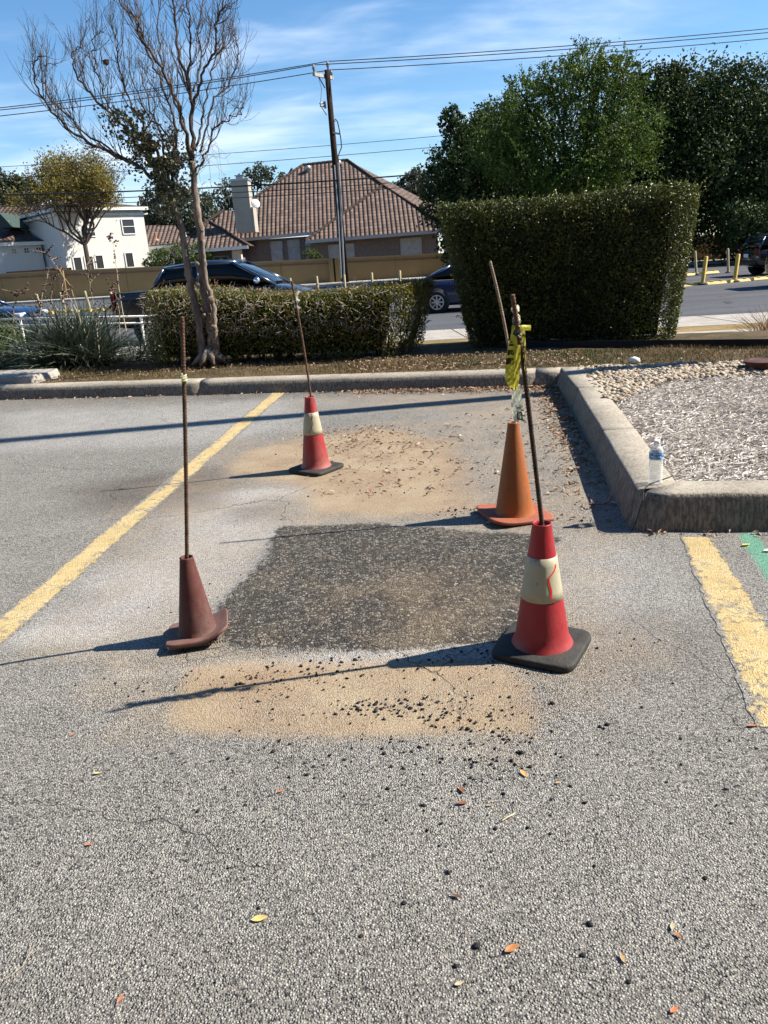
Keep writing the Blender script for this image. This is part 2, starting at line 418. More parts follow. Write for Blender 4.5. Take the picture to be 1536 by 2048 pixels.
def make_tile(name, a, b_, d_):
    """barrel roof tiles: courses along v, rolls along u (UV in metres)"""
    m, nt, q, p, o = newmat(name); uv = nt.nodes.new('ShaderNodeUVMap').outputs[0]
    sp = q.n('ShaderNodeSeparateXYZ', Vector=uv); u, v = sp.outputs[0], sp.outputs[1]
    fu = q.m('FRACT', q.m('DIVIDE', u, .34)); fv = q.m('FRACT', q.m('DIVIDE', v, .40))
    roll = q.m('SINE', q.m('MULTIPLY', fu, math.pi))
    cell = q.n('ShaderNodeCombineXYZ', X=q.m('FLOOR', q.m('DIVIDE', u, .34)), Y=q.m('FLOOR', q.m('DIVIDE', v, .40)))
    wn_ = q.n('ShaderNodeTexWhiteNoise', Vector=cell.outputs[0]).outputs['Value']
    col = q.mix(wn_, a, b_); col = q.mix(q.mr(q.noise(uv, .35, 5, .7).outputs[0], .45, .75, 0, .3), col, d_)
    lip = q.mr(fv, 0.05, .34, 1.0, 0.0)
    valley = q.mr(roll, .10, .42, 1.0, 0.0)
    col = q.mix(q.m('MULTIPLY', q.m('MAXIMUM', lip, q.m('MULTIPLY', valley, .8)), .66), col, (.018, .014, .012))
    nt.links.new(col, p.inputs['Base Color']); p.inputs['Roughness'].default_value = .85; p.inputs['Specular IOR Level'].default_value = .2
    b = q.n('ShaderNodeBump', Strength=1.0, Distance=.10, Height=q.m('ADD', roll, q.m('MULTIPLY', q.m('SUBTRACT', 1.0, fv), .5))); nt.links.new(b.outputs[0], p.inputs['Normal'])
    return m


M = {}
M['asphalt'] = make_asphalt()
M['paint'] = make_paint()
M['kerb'] = make_concrete('kerb_concrete', (.30, .265, .21), (.41, .365, .295), streak=.62, dirt=.30)
M['walkway'] = make_concrete('walkway_concrete', (.33, .30, .26), (.44, .41, .36), dirt=.2)
M['road'] = make_road()
M['soil'] = make_soil('dry_soil', (.14, .10, .055), (.24, .17, .10), (.09, .08, .035))
M['bed'] = make_soil('bed_soil', (.28, .25, .21), (.42, .38, .33), (.18, .15, .125), 40)
M['bark'] = make_bark('peeling_bark', (.30, .24, .195), (.10, .078, .064))
M['twig'] = make_bark('grey_twig', (.15, .115, .092), (.05, .037, .03), 30)
M['dark_bark'] = make_bark('dark_bark', (.07, .055, .04), (.035, .028, .02), 3)
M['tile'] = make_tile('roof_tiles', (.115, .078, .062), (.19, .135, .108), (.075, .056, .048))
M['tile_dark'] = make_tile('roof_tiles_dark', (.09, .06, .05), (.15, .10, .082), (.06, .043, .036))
M['stucco_white'] = mat('white_stucco', (.62, .61, .57), .9, nscale=.6, namp=.05)
M['brick'] = mat('pale_brick', (.19, .16, .145), .9, nscale=6, namp=.18, bump=.4, bscale=20)
M['wall_tan'] = mat('tan_wall', (.24, .165, .075), .9, nscale=.5, namp=.10)
M['wall_trim'] = mat('brown_wall_band', (.16, .09, .06), .9, nscale=2, namp=.2)
M['trim'] = mat('white_trim', (.72, .71, .67), .7, nscale=2, namp=.05)
M['trim_grey'] = mat('grey_fascia', (.42, .42, .42), .7)
M['pane'] = mat('window_pane', (.05, .06, .07), .12, spec=.8)
M['blind'] = mat('window_blind', (.40, .42, .44), .5, nscale=3, namp=.2)
M['pane_dark'] = mat('dark_screen', (.02, .02, .022), .5)
M['navy_black'] = mat('navy_black_finish', (.008, .010, .016), .5, spec=.3, nscale=8, namp=.3)
M['white_rail'] = mat('white_pipe_paint', (.75, .74, .70), .5, nscale=20, namp=.1)
M['rust'] = mat('rusty_steel', (.115, .065, .042), .85, metal=.25, nscale=45, namp=.55, bump=.5, bscale=180)
M['rust_dark'] = mat('dark_rusty_steel', (.05, .030, .022), .85, metal=.2, nscale=45, namp=.6, bump=.5, bscale=180)
M['rust_light'] = mat('rusty_steel_bare', (.26, .19, .13), .7, metal=.3, nscale=60, namp=.4, bump=.4, bscale=180)
M['cone_base'] = mat('black_rubber', (.030, .028, .024), .75, nscale=14, namp=.5, bump=.3, bscale=70)
M['pole_wood'] = make_bark('creosote_wood', (.040, .022, .015), (.014, .009, .007), 6)
M['metal_grey'] = mat('galvanised_metal', (.38, .39, .40), .45, metal=.6, nscale=10, namp=.1)
M['insul'] = mat('insulator_grey', (.22, .20, .19), .4)
M['wire'] = mat('wire_black', (.012, .012, .013), .6)
M['yellow_plastic'] = mat('yellow_plastic', (.52, .34, .04), .55, nscale=6, namp=.15)
M['yellow_faded'] = mat('faded_yellow_plastic', (.30, .245, .13), .6, nscale=6, namp=.15)
M['red'] = mat('red_reflector', (.55, .05, .02), .4)


# ------------------------------------------------------------------ ground layout
def kerb_y(x): return 7.96 - .277 * x
def road_y(x): return 18.10 - .170 * x
def far_y(x): return 52.0 - .07 * x
def lerp(a, b, t): return a + (b - a) * t
def zfar(x): return np.clip(-.25 - .2 * x / 22, -.46, -.03)
def zroad(x, y): return lerp(-.45, zfar(x), np.clip((y - 24) / 14, 0, 1))
def zground(x, y):
    x = np.asarray(x, float); y = np.asarray(y, float)
    t = y - kerb_y(x)
    z = np.where(t < .22, -.06, .12)
    z = np.where(t > 2.7, lerp(.12, -.42, np.clip((t - 2.7) / 1.5, 0, 1)), z)
    z = np.where(y > road_y(x) - .5, -.56, z)
    fz = zfar(x)
    z = np.where(y > 24, lerp(-.56, fz - .12, np.clip((y - 24) / 14, 0, 1)), z)
    z = np.where(y > far_y(x) + .4, fz - .02, z)
    z = np.where(y > 58, fz + .15 * np.clip((y - 58) / 10, 0, 3), z)
    return z


def grid(xs, ys, zf):
    X, Y = np.meshgrid(xs, ys); Z = zf(X, Y); V = np.stack([X, Y, Z], -1).reshape(-1, 3)
    nx, ny = len(xs), len(ys); i = np.arange(ny - 1)[:, None] * nx + np.arange(nx - 1)[None, :]
    Q = np.stack([i, i + 1, i + nx + 1, i + nx], -1).reshape(-1, 4)
    return V, Q


# terrain sheet to the horizon
xs = np.concatenate([np.linspace(-900, -60, 12), np.linspace(-50, -12, 12), np.arange(-11, 13, .5), np.linspace(14, 60, 16), np.linspace(80, 900, 12)])
ts = np.concatenate([np.linspace(-300, -20, 6), np.array([-12, -6, -2, 0, .2, .24]), np.arange(.6, 10, .35), np.arange(10, 52, 1.5), np.array([55, 60, 70, 90, 150, 400, 1500])])
Xg, Tg = np.meshgrid(xs, ts)
Xc = np.clip(Xg, -40, 40)
Yg = np.where(Tg < 12, Tg + kerb_y(Xc) * np.clip(1 - (np.abs(Tg) - 8) / 4, 0, 1) + 8 * (1 - np.clip(1 - (np.abs(Tg) - 8) / 4, 0, 1)), Tg + 8)
Zg = zground(Xc, Yg); Zg = np.where(Yg > 60, zfar(Xc) + .3, Zg)
gm = MB(); nx = len(xs); ii = np.arange(len(ts) - 1)[:, None] * nx + np.arange(nx - 1)[None, :]
gm.add(np.stack([Xg, Yg, Zg], -1).reshape(-1, 3), np.stack([ii, ii + 1, ii + nx + 1, ii + nx], -1).reshape(-1, 4))
tag(gm.build('ground', M['soil']), kind='structure')

# parking lot: outer coarse sheet and the detailed sheet in one mesh
def flare(x, y): return np.full_like(x, 0.0)
K_A = (-14.0, kerb_y(-14)); K_B = (1.80, kerb_y(1.80)); K_C = (14.0, kerb_y(14))
DUST_TOP = [G(*p) for p in ((600, 870), (760, 855), (930, 880), (960, 960), (985, 1025), (900, 1046), (740, 1044), (600, 1040), (560, 990), (450, 950), (470, 900))]
DUST_LOW = [G(*p) for p in ((370, 1322), (600, 1312), (1000, 1318), (1085, 1370), (1095, 1440), (1075, 1478), (700, 1484), (420, 1476), (330, 1462), (315, 1420))]
DUST_RIM = [G(*p) for p in ((640, 1030), (1200, 1010), (1200, 1060), (640, 1050))]
PATCH = [G(*p) for p in ((560, 1052), (760, 1048), (1000, 1062), (1130, 1075), (1060, 1150), (1040, 1290), (800, 1303), (470, 1298), (430, 1260), (425, 1222), (500, 1150), (535, 1090))]
PALE = [G(*p) for p in ((380, 990), (560, 985), (600, 1010), (560, 1060), (480, 1180), (420, 1230), (240, 1290), (120, 1270), (300, 1110))]
PALE2 = [G(*p) for p in ((1160, 1090), (1300, 1110), (1350, 1200), (1250, 1260), (1150, 1180))]
PALE3 = [G(*p) for p in ((0, 830), (560, 800), (600, 850), (400, 880), (0, 905))]
STAIN1 = [G(*p) for p in ((150, 980), (300, 950), (440, 940), (400, 1010), (180, 1015))]
STAIN2 = [G(*p) for p in ((480, 1015), (560, 1012), (560, 1035), (490, 1035))]
GREEN = [G(*p) for p in ((1478, 1068), (1512, 1068), (1530, 1095), (1580, 1150), (1570, 1190), (1535, 1160), (1510, 1120), (1490, 1095))]
STAIN3 = [G(*p) for p in ((1170, 1270), (1330, 1230), (1440, 1270), (1330, 1330), (1200, 1320))]
LITTER_DUST = [G(*p) for p in ((640, 800), (1130, 776), (1230, 1010), (1130, 1030), (1060, 870), (900, 820))]
DUST_ALL = [G(*p) for p in ((440, 880), (900, 830), (1180, 800), (1240, 1030), (1330, 1300), (1180, 1490), (280, 1480), (60, 1330), (150, 1180), (250, 1010))]
xa = np.arange(-5.2, 4.6, .03); ya = np.concatenate([np.arange(.55, 9.9, .03)])
def z_as(x, y): return .012 * (fbm(x, y, .8, 3) - .5) + .004 * (fbm(x, y, 5, 2) - .5)
V, Q = grid(xa, ya, z_as)
c = V[Q].mean(1); keep = c[:, 1] < kerb_y(c[:, 0]) + .12
Q = Q[keep]
am = MB(); am.add(V, Q)
# outer skirt of the lot (left, right and behind the camera)
x0, x1, y0 = xa[0], xa[-1], ya[0]
for x_a, x_b, y_a, y_b in ((-60, x0, -40, None), (x1, 60, -40, None), (x0, x1, -40, y0)):
    ya_b = (kerb_y(x_a) + .12, kerb_y(x_b) + .12) if y_b is None else (y_b, y_b)
    am.add([(x_a, y_a, -.004), (x_b, y_a, -.004), (x_b, ya_b[1], -.004), (x_a, ya_b[0], -.004)], [[0, 1, 2, 3]])
lot = am.build('parking_lot', M['asphalt'], smooth=True); tag(lot, kind='structure')
Vx, Vy = V[:, 0], V[:, 1]
wx = Vx + .22 * (fbm(Vx, Vy, 2.2) - .5); wy = Vy + .30 * (fbm(Vx + 9, Vy, 2.2) - .5)
def soft(poly, a, b): return 1 - sstep(poly_sd(wx, wy, poly), -a, b)
A = {}
A['dust'] = np.clip(np.maximum.reduce([soft(DUST_TOP, .22, .22) * .84, (1 - sstep(poly_sd(Vx + .05 * (fbm(Vx, Vy, 4) - .5), Vy + .05 * (fbm(Vx + 3, Vy, 4) - .5), DUST_LOW), -.07, .03)) * (.68 + .5 * (fbm(Vx, Vy, 2.5) - .2)), soft(DUST_RIM, .05, .15) * .35, soft(LITTER_DUST, .2, .5) * .42, soft(DUST_ALL, .2, .3) * .36]), 0, 1)
px_ = Vx + .05 * (fbm(Vx, Vy, 6) - .5); py_ = Vy + .05 * (fbm(Vx + 4, Vy, 6) - .5)
A['patch'] = (1 - sstep(poly_sd(px_, py_, PATCH), -.06, .06)) * (.62 + .6 * (fbm(Vx, Vy, 1.5) - .3) * .8)
dmid = 1 - sstep(np.hypot((Vx - .12) / .55, (Vy - 2.75) / .55), .2, 1.1)
A['dust'] = np.where(A['patch'] > .3, .17 + .20 * dmid * (.4 + fbm(Vx, Vy, 3)), A['dust'])
A['pale'] = np.clip(np.maximum.reduce([soft(PALE, .2, .25) * .55, soft(PALE2, .15, .3) * .35, soft(PALE3, .2, .3) * .35, (1 - sstep(np.hypot((Vx + 1.1) / .45, (Vy - 3.3) / .3), .3, 1.2)) * .5, (1 - sstep(np.hypot((Vx + 1.25) / .35, (Vy - 2.72) / .13), .3, 1.2)) * .7, (1 - sstep(np.hypot((Vx + .85) / .6, (Vy - 4.45) / .18), .3, 1.2)) * .6,
                                       (1 - sstep(np.hypot((Vx - 0) / 1.0, (Vy - 2.36) / .06), .4, 1.3)) * .5]) * (.5 + fbm(Vx, Vy, 3)), 0, 1)
A['stain'] = np.clip(np.maximum.reduce([soft(STAIN1, .15, .3) * .95, soft(STAIN2, .05, .2) * .7, soft(STAIN3, .1, .25) * .4, sstep(Vy - kerb_y(Vx), -.7, -.05) * .55, (1 - sstep(Vy, .6, 1.6)) * .35]), 0, 1)
A['green'] = 1 - sstep(poly_sd(Vx, Vy, GREEN), -.02, .03)
n_extra = len(lot.data.vertices) - len(V)
co = np.zeros(len(lot.data.vertices) * 3, np.float32); lot.data.vertices.foreach_get('co', co); co = co.reshape(-1, 3)
co[:len(V), 2] += (np.clip(A['patch'], 0, .8) * (.004 + .009 * rs.rand(len(V)))).astype(np.float32); lot.data.vertices.foreach_set('co', co.ravel()); lot.data.update()
for k, v in A.items():
    at = lot.data.attributes.new(k, 'FLOAT', 'POINT'); at.data.foreach_set('value', np.concatenate([v, np.zeros(n_extra)]).astype(np.float32))


def strip(name, p0, p1, w0, w1, z, n=60, jit=.008):
    """painted line between two ground points; edge attribute drives wear"""
    p0 = np.array(p0[:2]); p1 = np.array(p1[:2]); d = p1 - p0; d /= np.linalg.norm(d); nrm = np.array([-d[1], d[0]])
    L = []; n = int(np.linalg.norm(p1 - p0) / .03) + 2
    for i in range(n):
        t = i / (n - 1); c_ = lerp(p0, p1, t); w = lerp(w0, w1, t)
        j1, j2 = rs.uniform(-jit, jit, 2)
        for k, s_ in enumerate((-1, -.7, 0, .7, 1)):
            L.append((*(c_ + nrm * (w * .5 * s_ + (j1 if k < 1 else (j2 if k > 3 else 0)))), 0))
    L = np.array(L); L[:, 2] = z_as(L[:, 0], L[:, 1]) + z
    i = np.arange(n - 1)[:, None] * 5 + np.arange(4)[None, :]
    mb = MB(); mb.add(L, np.stack([i, i + 5, i + 6, i + 1], -1).reshape(-1, 4)[:, ::-1])
    o = mb.build(name, M['paint'], smooth=True); tag(o, kind='structure')
    at = o.data.attributes.new('edge', 'FLOAT', 'POINT'); at.data.foreach_set('value', np.tile([1, .25, 0, .25, 1], n).astype(np.float32))
    return o


a0, a1 = G(0, 1240), G(0, 1290); b0, b1 = G(545, 785), G(573, 785)
pa = [(a0[i] + a1[i]) / 2 for i in (0, 1)]; pb = [(b0[i] + b1[i]) / 2 for i in (0, 1)]
dirv = np.array(pb) - np.array(pa); dirv /= np.linalg.norm(dirv)
strip('parking_line', (pb[0], pb[1]), (pa[0] - dirv[0] * 2.0, pa[1] - dirv[1] * 2.0), .155, .15, .0022)
q0, q1 = G(1362, 1077), G(1423, 1075)
r0, r1 = G(1528, 1465), G(1690, 1465)
strip('parking_line', ((q0[0] + q1[0]) / 2, q0[1]), ((r0[0] + r1[0]) / 2, r0[1]), .13, .235, .0022)


# ------------------------------------------------------------------ kerbs
def kerb_run(pts, prof, joints=True, gap=.008, closed=False, seglen=None, jl=1.83):
    """sweep a (offset, z) profile along a polyline; offset is to the LEFT of travel"""
    P = [np.array(p[:2], float) for p in pts]
    # resample with bulk waviness
    out = MB(); prof = np.array(prof)
    # per-vertex mitred normals
    N = []
    for i in range(len(P)):
        d1 = P[i] - P[i - 1] if i > 0 else P[1] - P[0]; d2 = P[i + 1] - P[i] if i < len(P) - 1 else d1
        d1 = d1 / np.linalg.norm(d1); d2 = d2 / np.linalg.norm(d2)
        n1 = np.array([-d1[1], d1[0]]); n2 = np.array([-d2[1], d2[0]]); n = n1 + n2; n /= np.linalg.norm(n)
        N.append(n / max(.3, n @ n1))
    for i in range(len(P) - 1):
        L = np.linalg.norm(P[i + 1] - P[i]); ns = max(1, int(round(L / jl))) if joints else 1
        for j in range(ns):
            ta, tb = j / ns, (j + 1) / ns
            ga = gap / 2 / L if (j > 0) else 0; gb = gap / 2 / L if (j < ns - 1) else 0
            m_ = max(2, int((tb - ta) * L / .12))
            rows = []
            for k in range(m_ + 1):
                t = lerp(ta + ga, tb - gb, k / m_); c_ = lerp(P[i], P[i + 1], t); nn = lerp(N[i], N[i + 1], t)
                w = .006 * (vnoise(c_[0] * 3, c_[1] * 3) - .5)
                rows.append([(c_[0] + nn[0] * (o_ + w), c_[1] + nn[1] * (o_ + w), z_ + .006 * (vnoise(c_[0] * 5 + o_ * 20, c_[1] * 5) - .5) * (z_ > .02)) for o_, z_ in prof])
            V_ = np.array(rows).reshape(-1, 3); np_ = len(prof)
            a = np.arange(m_)[:, None] * np_ + np.arange(np_ - 1)[None, :]
            out.add(V_, np.stack([a, a + 1, a + np_ + 1, a + np_], -1).reshape(-1, 4)[:, ::-1])
            out.P.append([out.n - len(V_) + q for q in range(np_)]); out.pr.append(.5)
            out.P.append([out.n - np_ + q for q in range(np_)][::-1]); out.pr.append(.5)
    return out


far_prof = [(0, -.05), (.0, 0), (.022, .085), (.035, .118), (.06, .140), (.10, .15), (.22, .152), (.235, .14), (.24, -.05)]
JX = [-14, -9.8, -6.0, G(405, 785)[0], G(1072, 775)[0]]
kr = kerb_run([(x, kerb_y(x)) for x in JX] + [(1.86, kerb_y(1.86)), (14, kerb_y(14))], far_prof, jl=3.9, gap=.022)
for k in range(1, 4):
    pass
tag(kr.build('kerb', M['kerb'], smooth=True), kind='structure')
# island kerb: from the far kerb to the corner and off to the right
IC = (1.15, 3.385); ITOP = (1.765, kerb_y(1.765) + .02); IR = (6.4, IC[1] - .222 * (6.4 - IC[0]))
isl_prof = [(0, -.05), (.0, 0), (.038, .155), (.044, .168), (.056, .1765), (.235, .178), (.246, .168), (.25, -.05)]
ik = kerb_run([ITOP, (1.60, 6.3), (1.36, 4.7), IC], isl_prof, joints=False)
i2 = kerb_run([IC, IR], isl_prof, joints=False)
ikm = MB()
# one continuous run with a mitre at the corner
ikr = kerb_run([ITOP, (1.615, 6.3), (1.37, 4.75), (IC[0] + .012, IC[1] + .08), (IC[0] + .05, IC[1] - .004), (3.4, IC[1] - .222 * 2.25), IR], isl_prof, joints=False)
tag(ikr.build('island_kerb', M['kerb'], smooth=True), kind='structure')
# hairline joint across the island kerb beside the bottle
# island fill
fill = [(ITOP[0] + .2, ITOP[1]), (1.82, 6.3), (1.58, 4.75), (IC[0] + .25, IC[1] + .12), (3.4, IC[1] - .222 * 2.25 + .16), (IR[0], IR[1] + .2), (IR[0], kerb_y(IR[0]) + .1)]
fx = np.arange(1.2, 6.6, .05); fy = np.arange(2.2, 8.2, .05)
V, Q = grid(fx, fy, lambda x, y: .135 + .03 * (fbm(x, y, 2.2) - .4))
c = V[Q].mean(1); Q = Q[(poly_sd(c[:, 0], c[:, 1], fill) < .02) & (c[:, 1] < kerb_y(c[:, 0]) + .05)]
im = MB(); im.add(V, Q); tag(im.build('island_bed', M['bed'], smooth=True), kind='structure')

# planting strip behind the kerb with thin turf
st = MB()
sx_ = np.arange(-14, 14, .15); tt = np.arange(.20, 3.0, .12)
XX, TT = np.meshgrid(sx_, tt); YY = kerb_y(XX) + TT; ZZ = .13 + .03 * fbm(XX, YY, 2) * np.clip(TT * 2, 0, 1)
i_ = np.arange(len(tt) - 1)[:, None] * len(sx_) + np.arange(len(sx_) - 1)[None, :]
st.add(np.stack([XX, YY, ZZ], -1).reshape(-1, 3), np.stack([i_, i_ + 1, i_ + len(sx_) + 1, i_ + len(sx_)], -1).reshape(-1, 4))
tag(st.build('planting_strip', make_soil('strip_soil', (.10, .07, .04), (.17, .125, .075), (.055, .05, .025), 30), smooth=True), kind='structure')


def band(name, f0, f1, z, m_, x0=-60, x1=60, n=120, zf=None, joints=None, kind='structure', thick=.12):
    xs_ = np.linspace(x0, x1, n); V_ = []
    for x in xs_:
        for f in (f0, f1):
            y = f(x); zz_ = z if zf is None else float(zf(x, y)) + z
            V_.append((x, y, zz_))
        V_.append((x, f0(x), V_[-2][2] - thick))
    V_ = np.array(V_); a = np.arange(n - 1) * 3
    mb = MB(); mb.add(V_, np.concatenate([np.stack([a, a + 3, a + 4, a + 1], -1), np.stack([a + 2, a + 5, a + 3, a], -1)]))
    o = mb.build(name, m_); tag(o, kind=kind); return o


# street
rx = np.linspace(-90, 90, 61); ry = np.linspace(0, 1, 40)
XX, TT = np.meshgrid(rx, ry); YY = lerp(road_y(XX), far_y(XX), TT); ZZ = zroad(XX, YY)
rm = MB(); i_ = np.arange(39)[:, None] * 61 + np.arange(60)[None, :]
rm.add(np.stack([XX, YY, ZZ], -1).reshape(-1, 3), np.stack([i_, i_ + 1, i_ + 62, i_ + 61], -1).reshape(-1, 4))
tag(rm.build('street', M['road'], smooth=True), kind='structure')
gA, gB = G(850, 683, -.36), G(1360, 656, -.36); hA, hB = G(850, 690, -.33), G(1360, 665, -.33)
def line(a, b): s_ = (b[1] - a[1]) / (b[0] - a[0]); return lambda x: a[1] + s_ * (x - a[0])
kb, sw = line(gA, gB), line(hA, hB)
kbf = lambda x: min(kb(x), road_y(x) - .35)
swf = lambda x: min(sw(x), kbf(x) - .25)
band('street_kerb', lambda x: kbf(x), lambda x: road_y(x) + .02, -.34, M['walkway'], thick=.3)
band('dry_verge', lambda x: swf(x) - .02, lambda x: kbf(x) + .02, -.345, make_soil('verge_grass', (.24, .17, .075), (.32, .23, .11), (.15, .115, .05), 12), thick=.1)
band('sidewalk', lambda x: swf(x) - 1.75, lambda x: swf(x), -.325, M['walkway'], thick=.1)
# sidewalk joints (dark grooves)
jm = MB()
for k in range(-14, 14):
    x = k * 1.5 + .4
    jm.add([(x, swf(x) - 1.74, -.321), (x + .02, swf(x) - 1.74, -.321), (x + .07, swf(x) - .01, -.321), (x + .05, swf(x) - .01, -.321)], [[0, 1, 2, 3]])
    x = k * 2.6 + 1.9
    jm.add([(x, kbf(x) + .01, -.336), (x + .025, kbf(x) + .01, -.336), (x - .07, road_y(x), -.336), (x - .095, road_y(x), -.336)], [[0, 1, 2, 3]])
tag(jm.build('sidewalk_joints', mat('joint_dark', (.07, .06, .05), .9)), kind='structure')
band('far_sidewalk', lambda x: far_y(x) - .1, lambda x: far_y(x) + 4.6, .13, M['walkway'], zf=lambda x, y: zfar(x), x0=-80, x1=80, thick=.2)

# ================================================================== OBJECTS
def on_axis(px, py, Y): return np.array(AT(px, py, Y))


def plastic(name, c, dust, dz0, dz1, rough=.45, dcol=(.27, .19, .15)):
    """moulded rubber with grime that is heavier low down and in scuffs"""
    m, nt, q, p, o = newmat(name); tcn = nt.nodes.new('ShaderNodeTexCoord').outputs['Object']
    n = q.noise(q.scalev(tcn, (1, 1, .45)), 16, 6, .7).outputs[0]; f = q.noise(tcn, 130, 3, .7).outputs[0]
    z = q.n('ShaderNodeSeparateXYZ', Vector=tcn).outputs[2]
    k = q.m('ADD', q.mr(n, .38, .66, 0, dust), q.mr(z, dz0, dz1, dust * .7, 0))
    col = q.mix(q.m('MULTIPLY', k, q.mr(f, .3, .6, .6, 1)), c, dcol)
    col = q.mix(q.mr(q.noise(tcn, 40, 5, .8).outputs[0], .58, .68, 0, .6), col, tuple(x * .3 for x in c))
    nt.links.new(col, p.inputs['Base Color']); nt.links.new(q.mr(n, .3, .7, rough, rough + .25), p.inputs['Roughness'])
    p.inputs['Specular IOR Level'].default_value = .45
    b = q.n('ShaderNodeBump', Strength=.6, Distance=.004, Height=n); nt.links.new(b.outputs[0], p.inputs['Normal'])
    return m


M['red_pvc'] = plastic('red_pvc', (.30, .010, .016), .10, .03, .10, .36)
M['red_pvc_far'] = plastic('red_pvc_dusty', (.30, .014, .018), .30, .03, .14, .45)
M['orange_pvc'] = plastic('orange_pvc', (.33, .095, .016), .35, .40, .05, .5, (.20, .07, .03))
M['orange_base'] = plastic('orange_base_pvc', (.28, .065, .03), .30, .02, .06, .6, (.30, .13, .08))
M['brown_pvc'] = plastic('brown_red_pvc', (.085, .010, .007), .60, .0, .30, .6, (.13, .08, .068))
M['brown_base'] = plastic('brown_base_pvc', (.14, .06, .045), .65, .0, .05, .65, (.19, .125, .105))
M['collar'] = plastic('reflective_collar', (.40, .37, .26), .25, .0, .15, .35, (.30, .27, .19))


def square_base(side, hgt, corner, bend=None, seg=5, n=15):
    """rounded-square moulded base slab, slightly domed, lifted by bend(x, y)"""
    mb = MB(); ang = np.linspace(0, 2 * math.pi, 65)[:-1]; h2 = side / 2
    def rad(a):
        x, y = np.cos(a), np.sin(a); p = 7.0
        return h2 / (np.abs(x) ** p + np.abs(y) ** p) ** (1 / p)
    R = rad(ang); rows = []
    prof = [(.0, 0.0), (.6, 0.0), (.985, .0), (1.0, .25), (1.0, .7), (.985, .93), (.95, 1.0), (.75, 1.05), (.5, 1.12), (.3, 1.2), (0.0, 1.2)]
    for f, z in prof:
        rows.append(np.stack([R * f * np.cos(ang), R * f * np.sin(ang), np.full(64, z * hgt)], -1))
    V = np.array(rows).reshape(-1, 3)
    if bend is not None: V[:, 2] += bend(V[:, 0], V[:, 1])
    i = np.arange(len(prof) - 1)[:, None] * 64; j = np.arange(64)[None, :]; k = (j + 1) % 64
    mb.add(V, np.stack([i + j, i + k, i + 64 + k, i + 64 + j], -1).reshape(-1, 4))
    return mb


def traffic_cone(c, hgt, rb, rt, side, ang, mats, label, collar=None, bh=.022, bend=None, flare_=.012, lean=(0, 0)):
    t = empty('traffic_cone', (c[0], c[1], float(z_as(np.array(c[0]), np.array(c[1])))), label, 'traffic cone', 'traffic cones round the patched asphalt')
    b = square_base(side, bh, .03, bend).build('base', mats[1], t, smooth=True); b.rotation_euler = (0, 0, ang)
    th = .0035
    def r(z): return rb + (rt - rb) * (z - bh) / (hgt - bh)
    prof = [(rb + flare_ * 1.6, bh * 1.05), (rb + flare_ * 1.2, bh * 1.22), (rb + flare_ * .5, bh * 1.5), (r(bh * 2.1), bh * 2.1)]
    prof += [(r(z), z) for z in np.linspace(bh * 2.1, hgt - .006, 14)[1:]]
    prof += [(rt + .0015, hgt - .002), (rt - .001, hgt), (rt - th, hgt - .002), (rt - th - .001, hgt - .02), (r(hgt * .45) - th, hgt * .45)]
    def leanf(V): V = V.copy(); V[:, 0] += lean[0] * V[:, 2]; V[:, 1] += lean[1] * V[:, 2]; return V
    mb = MB(); mb.lathe(prof, seg=64, fn=leanf); mb.build('body', mats[0], t, smooth=True)
    if collar:
        z0, z1 = collar; cm = MB()
        cm.lathe([(r(z0) + .0005, z0 - .0005), (r(z0) + .0022, z0)] + [(r(z) + .0022, z) for z in np.linspace(z0, z1, 6)[1:]] + [(r(z1) + .0005, z1 + .0005)], seg=64, fn=leanf)
        cm.build('collar', M['collar'], t, smooth=True)
    return t, r


def cone_ribbon(name, c, r, pts, w, m_, parent, out=.003):
    """ribbon on a cone surface; pts are (angle offset from camera direction, z)"""
    ca = math.atan2(-c[1], -c[0]); mb = MB(); V = []
    for i, (a, z) in enumerate(pts):
        ww = w[i] if hasattr(w, '__len__') else w; rr = r(z) + out
        for s_ in (-1, 1):
            aa = ca + a + s_ * ww / 2 / rr
            V.append((rr * math.cos(aa), rr * math.sin(aa), z))
    n = len(pts); i = np.arange(n - 1) * 2
    mb.add(V, np.stack([i, i + 1, i + 3, i + 2], -1)); return mb.build(name, m_, parent)


# --- the four cones
def bend_front(x, y): return .010 * np.clip((x + y) / .2, 0, 1.5) ** 2 * 0
C1 = (.507, 2.345)
t1, r1_ = traffic_cone(C1, .455, .094, .0300, .285, math.radians(-30), (M['red_pvc'], M['cone_base']),
                     'nearest red cone, its cream collar torn by a zigzag red split', collar=(.198, .345), bh=.026, flare_=.006)
tear = [(.99, .322), (.93, .312), (.70, .298), (.42, .285), (.34, .281), (.37, .27), (.44, .25), (.46, .236), (.44, .222), (.40, .218), (.52, .211), (.60, .204), (.64, .199)]
cone_ribbon('collar_split', C1, r1_, tear, [.006, .007, .008, .007, .008, .006, .008, .008, .007, .005, .004, .003, .003], mat('split_red', (.62, .03, .015), .45), t1)
C2 = (-.425, 4.925)
t2, r2_ = traffic_cone(C2, .485, .092, .0300, .285, math.radians(-38), (M['red_pvc_far'], M['cone_base']),
                     'farthest red cone with cream collar and thin dark crack, beside the yellow line', collar=(.245, .385), bh=.024, flare_=.006)
cone_ribbon('collar_crack', C2, r2_, [(.02, .384), (.10, .36), (.0, .34), (.1, .315), (-.16, .29), (-.32, .27), (-.3, .246)], [.002, .006, .003, .003, .003, .003, .003], mat('crack_dark', (.12, .02, .02), .7), t2)
C3 = (.668, 3.735)
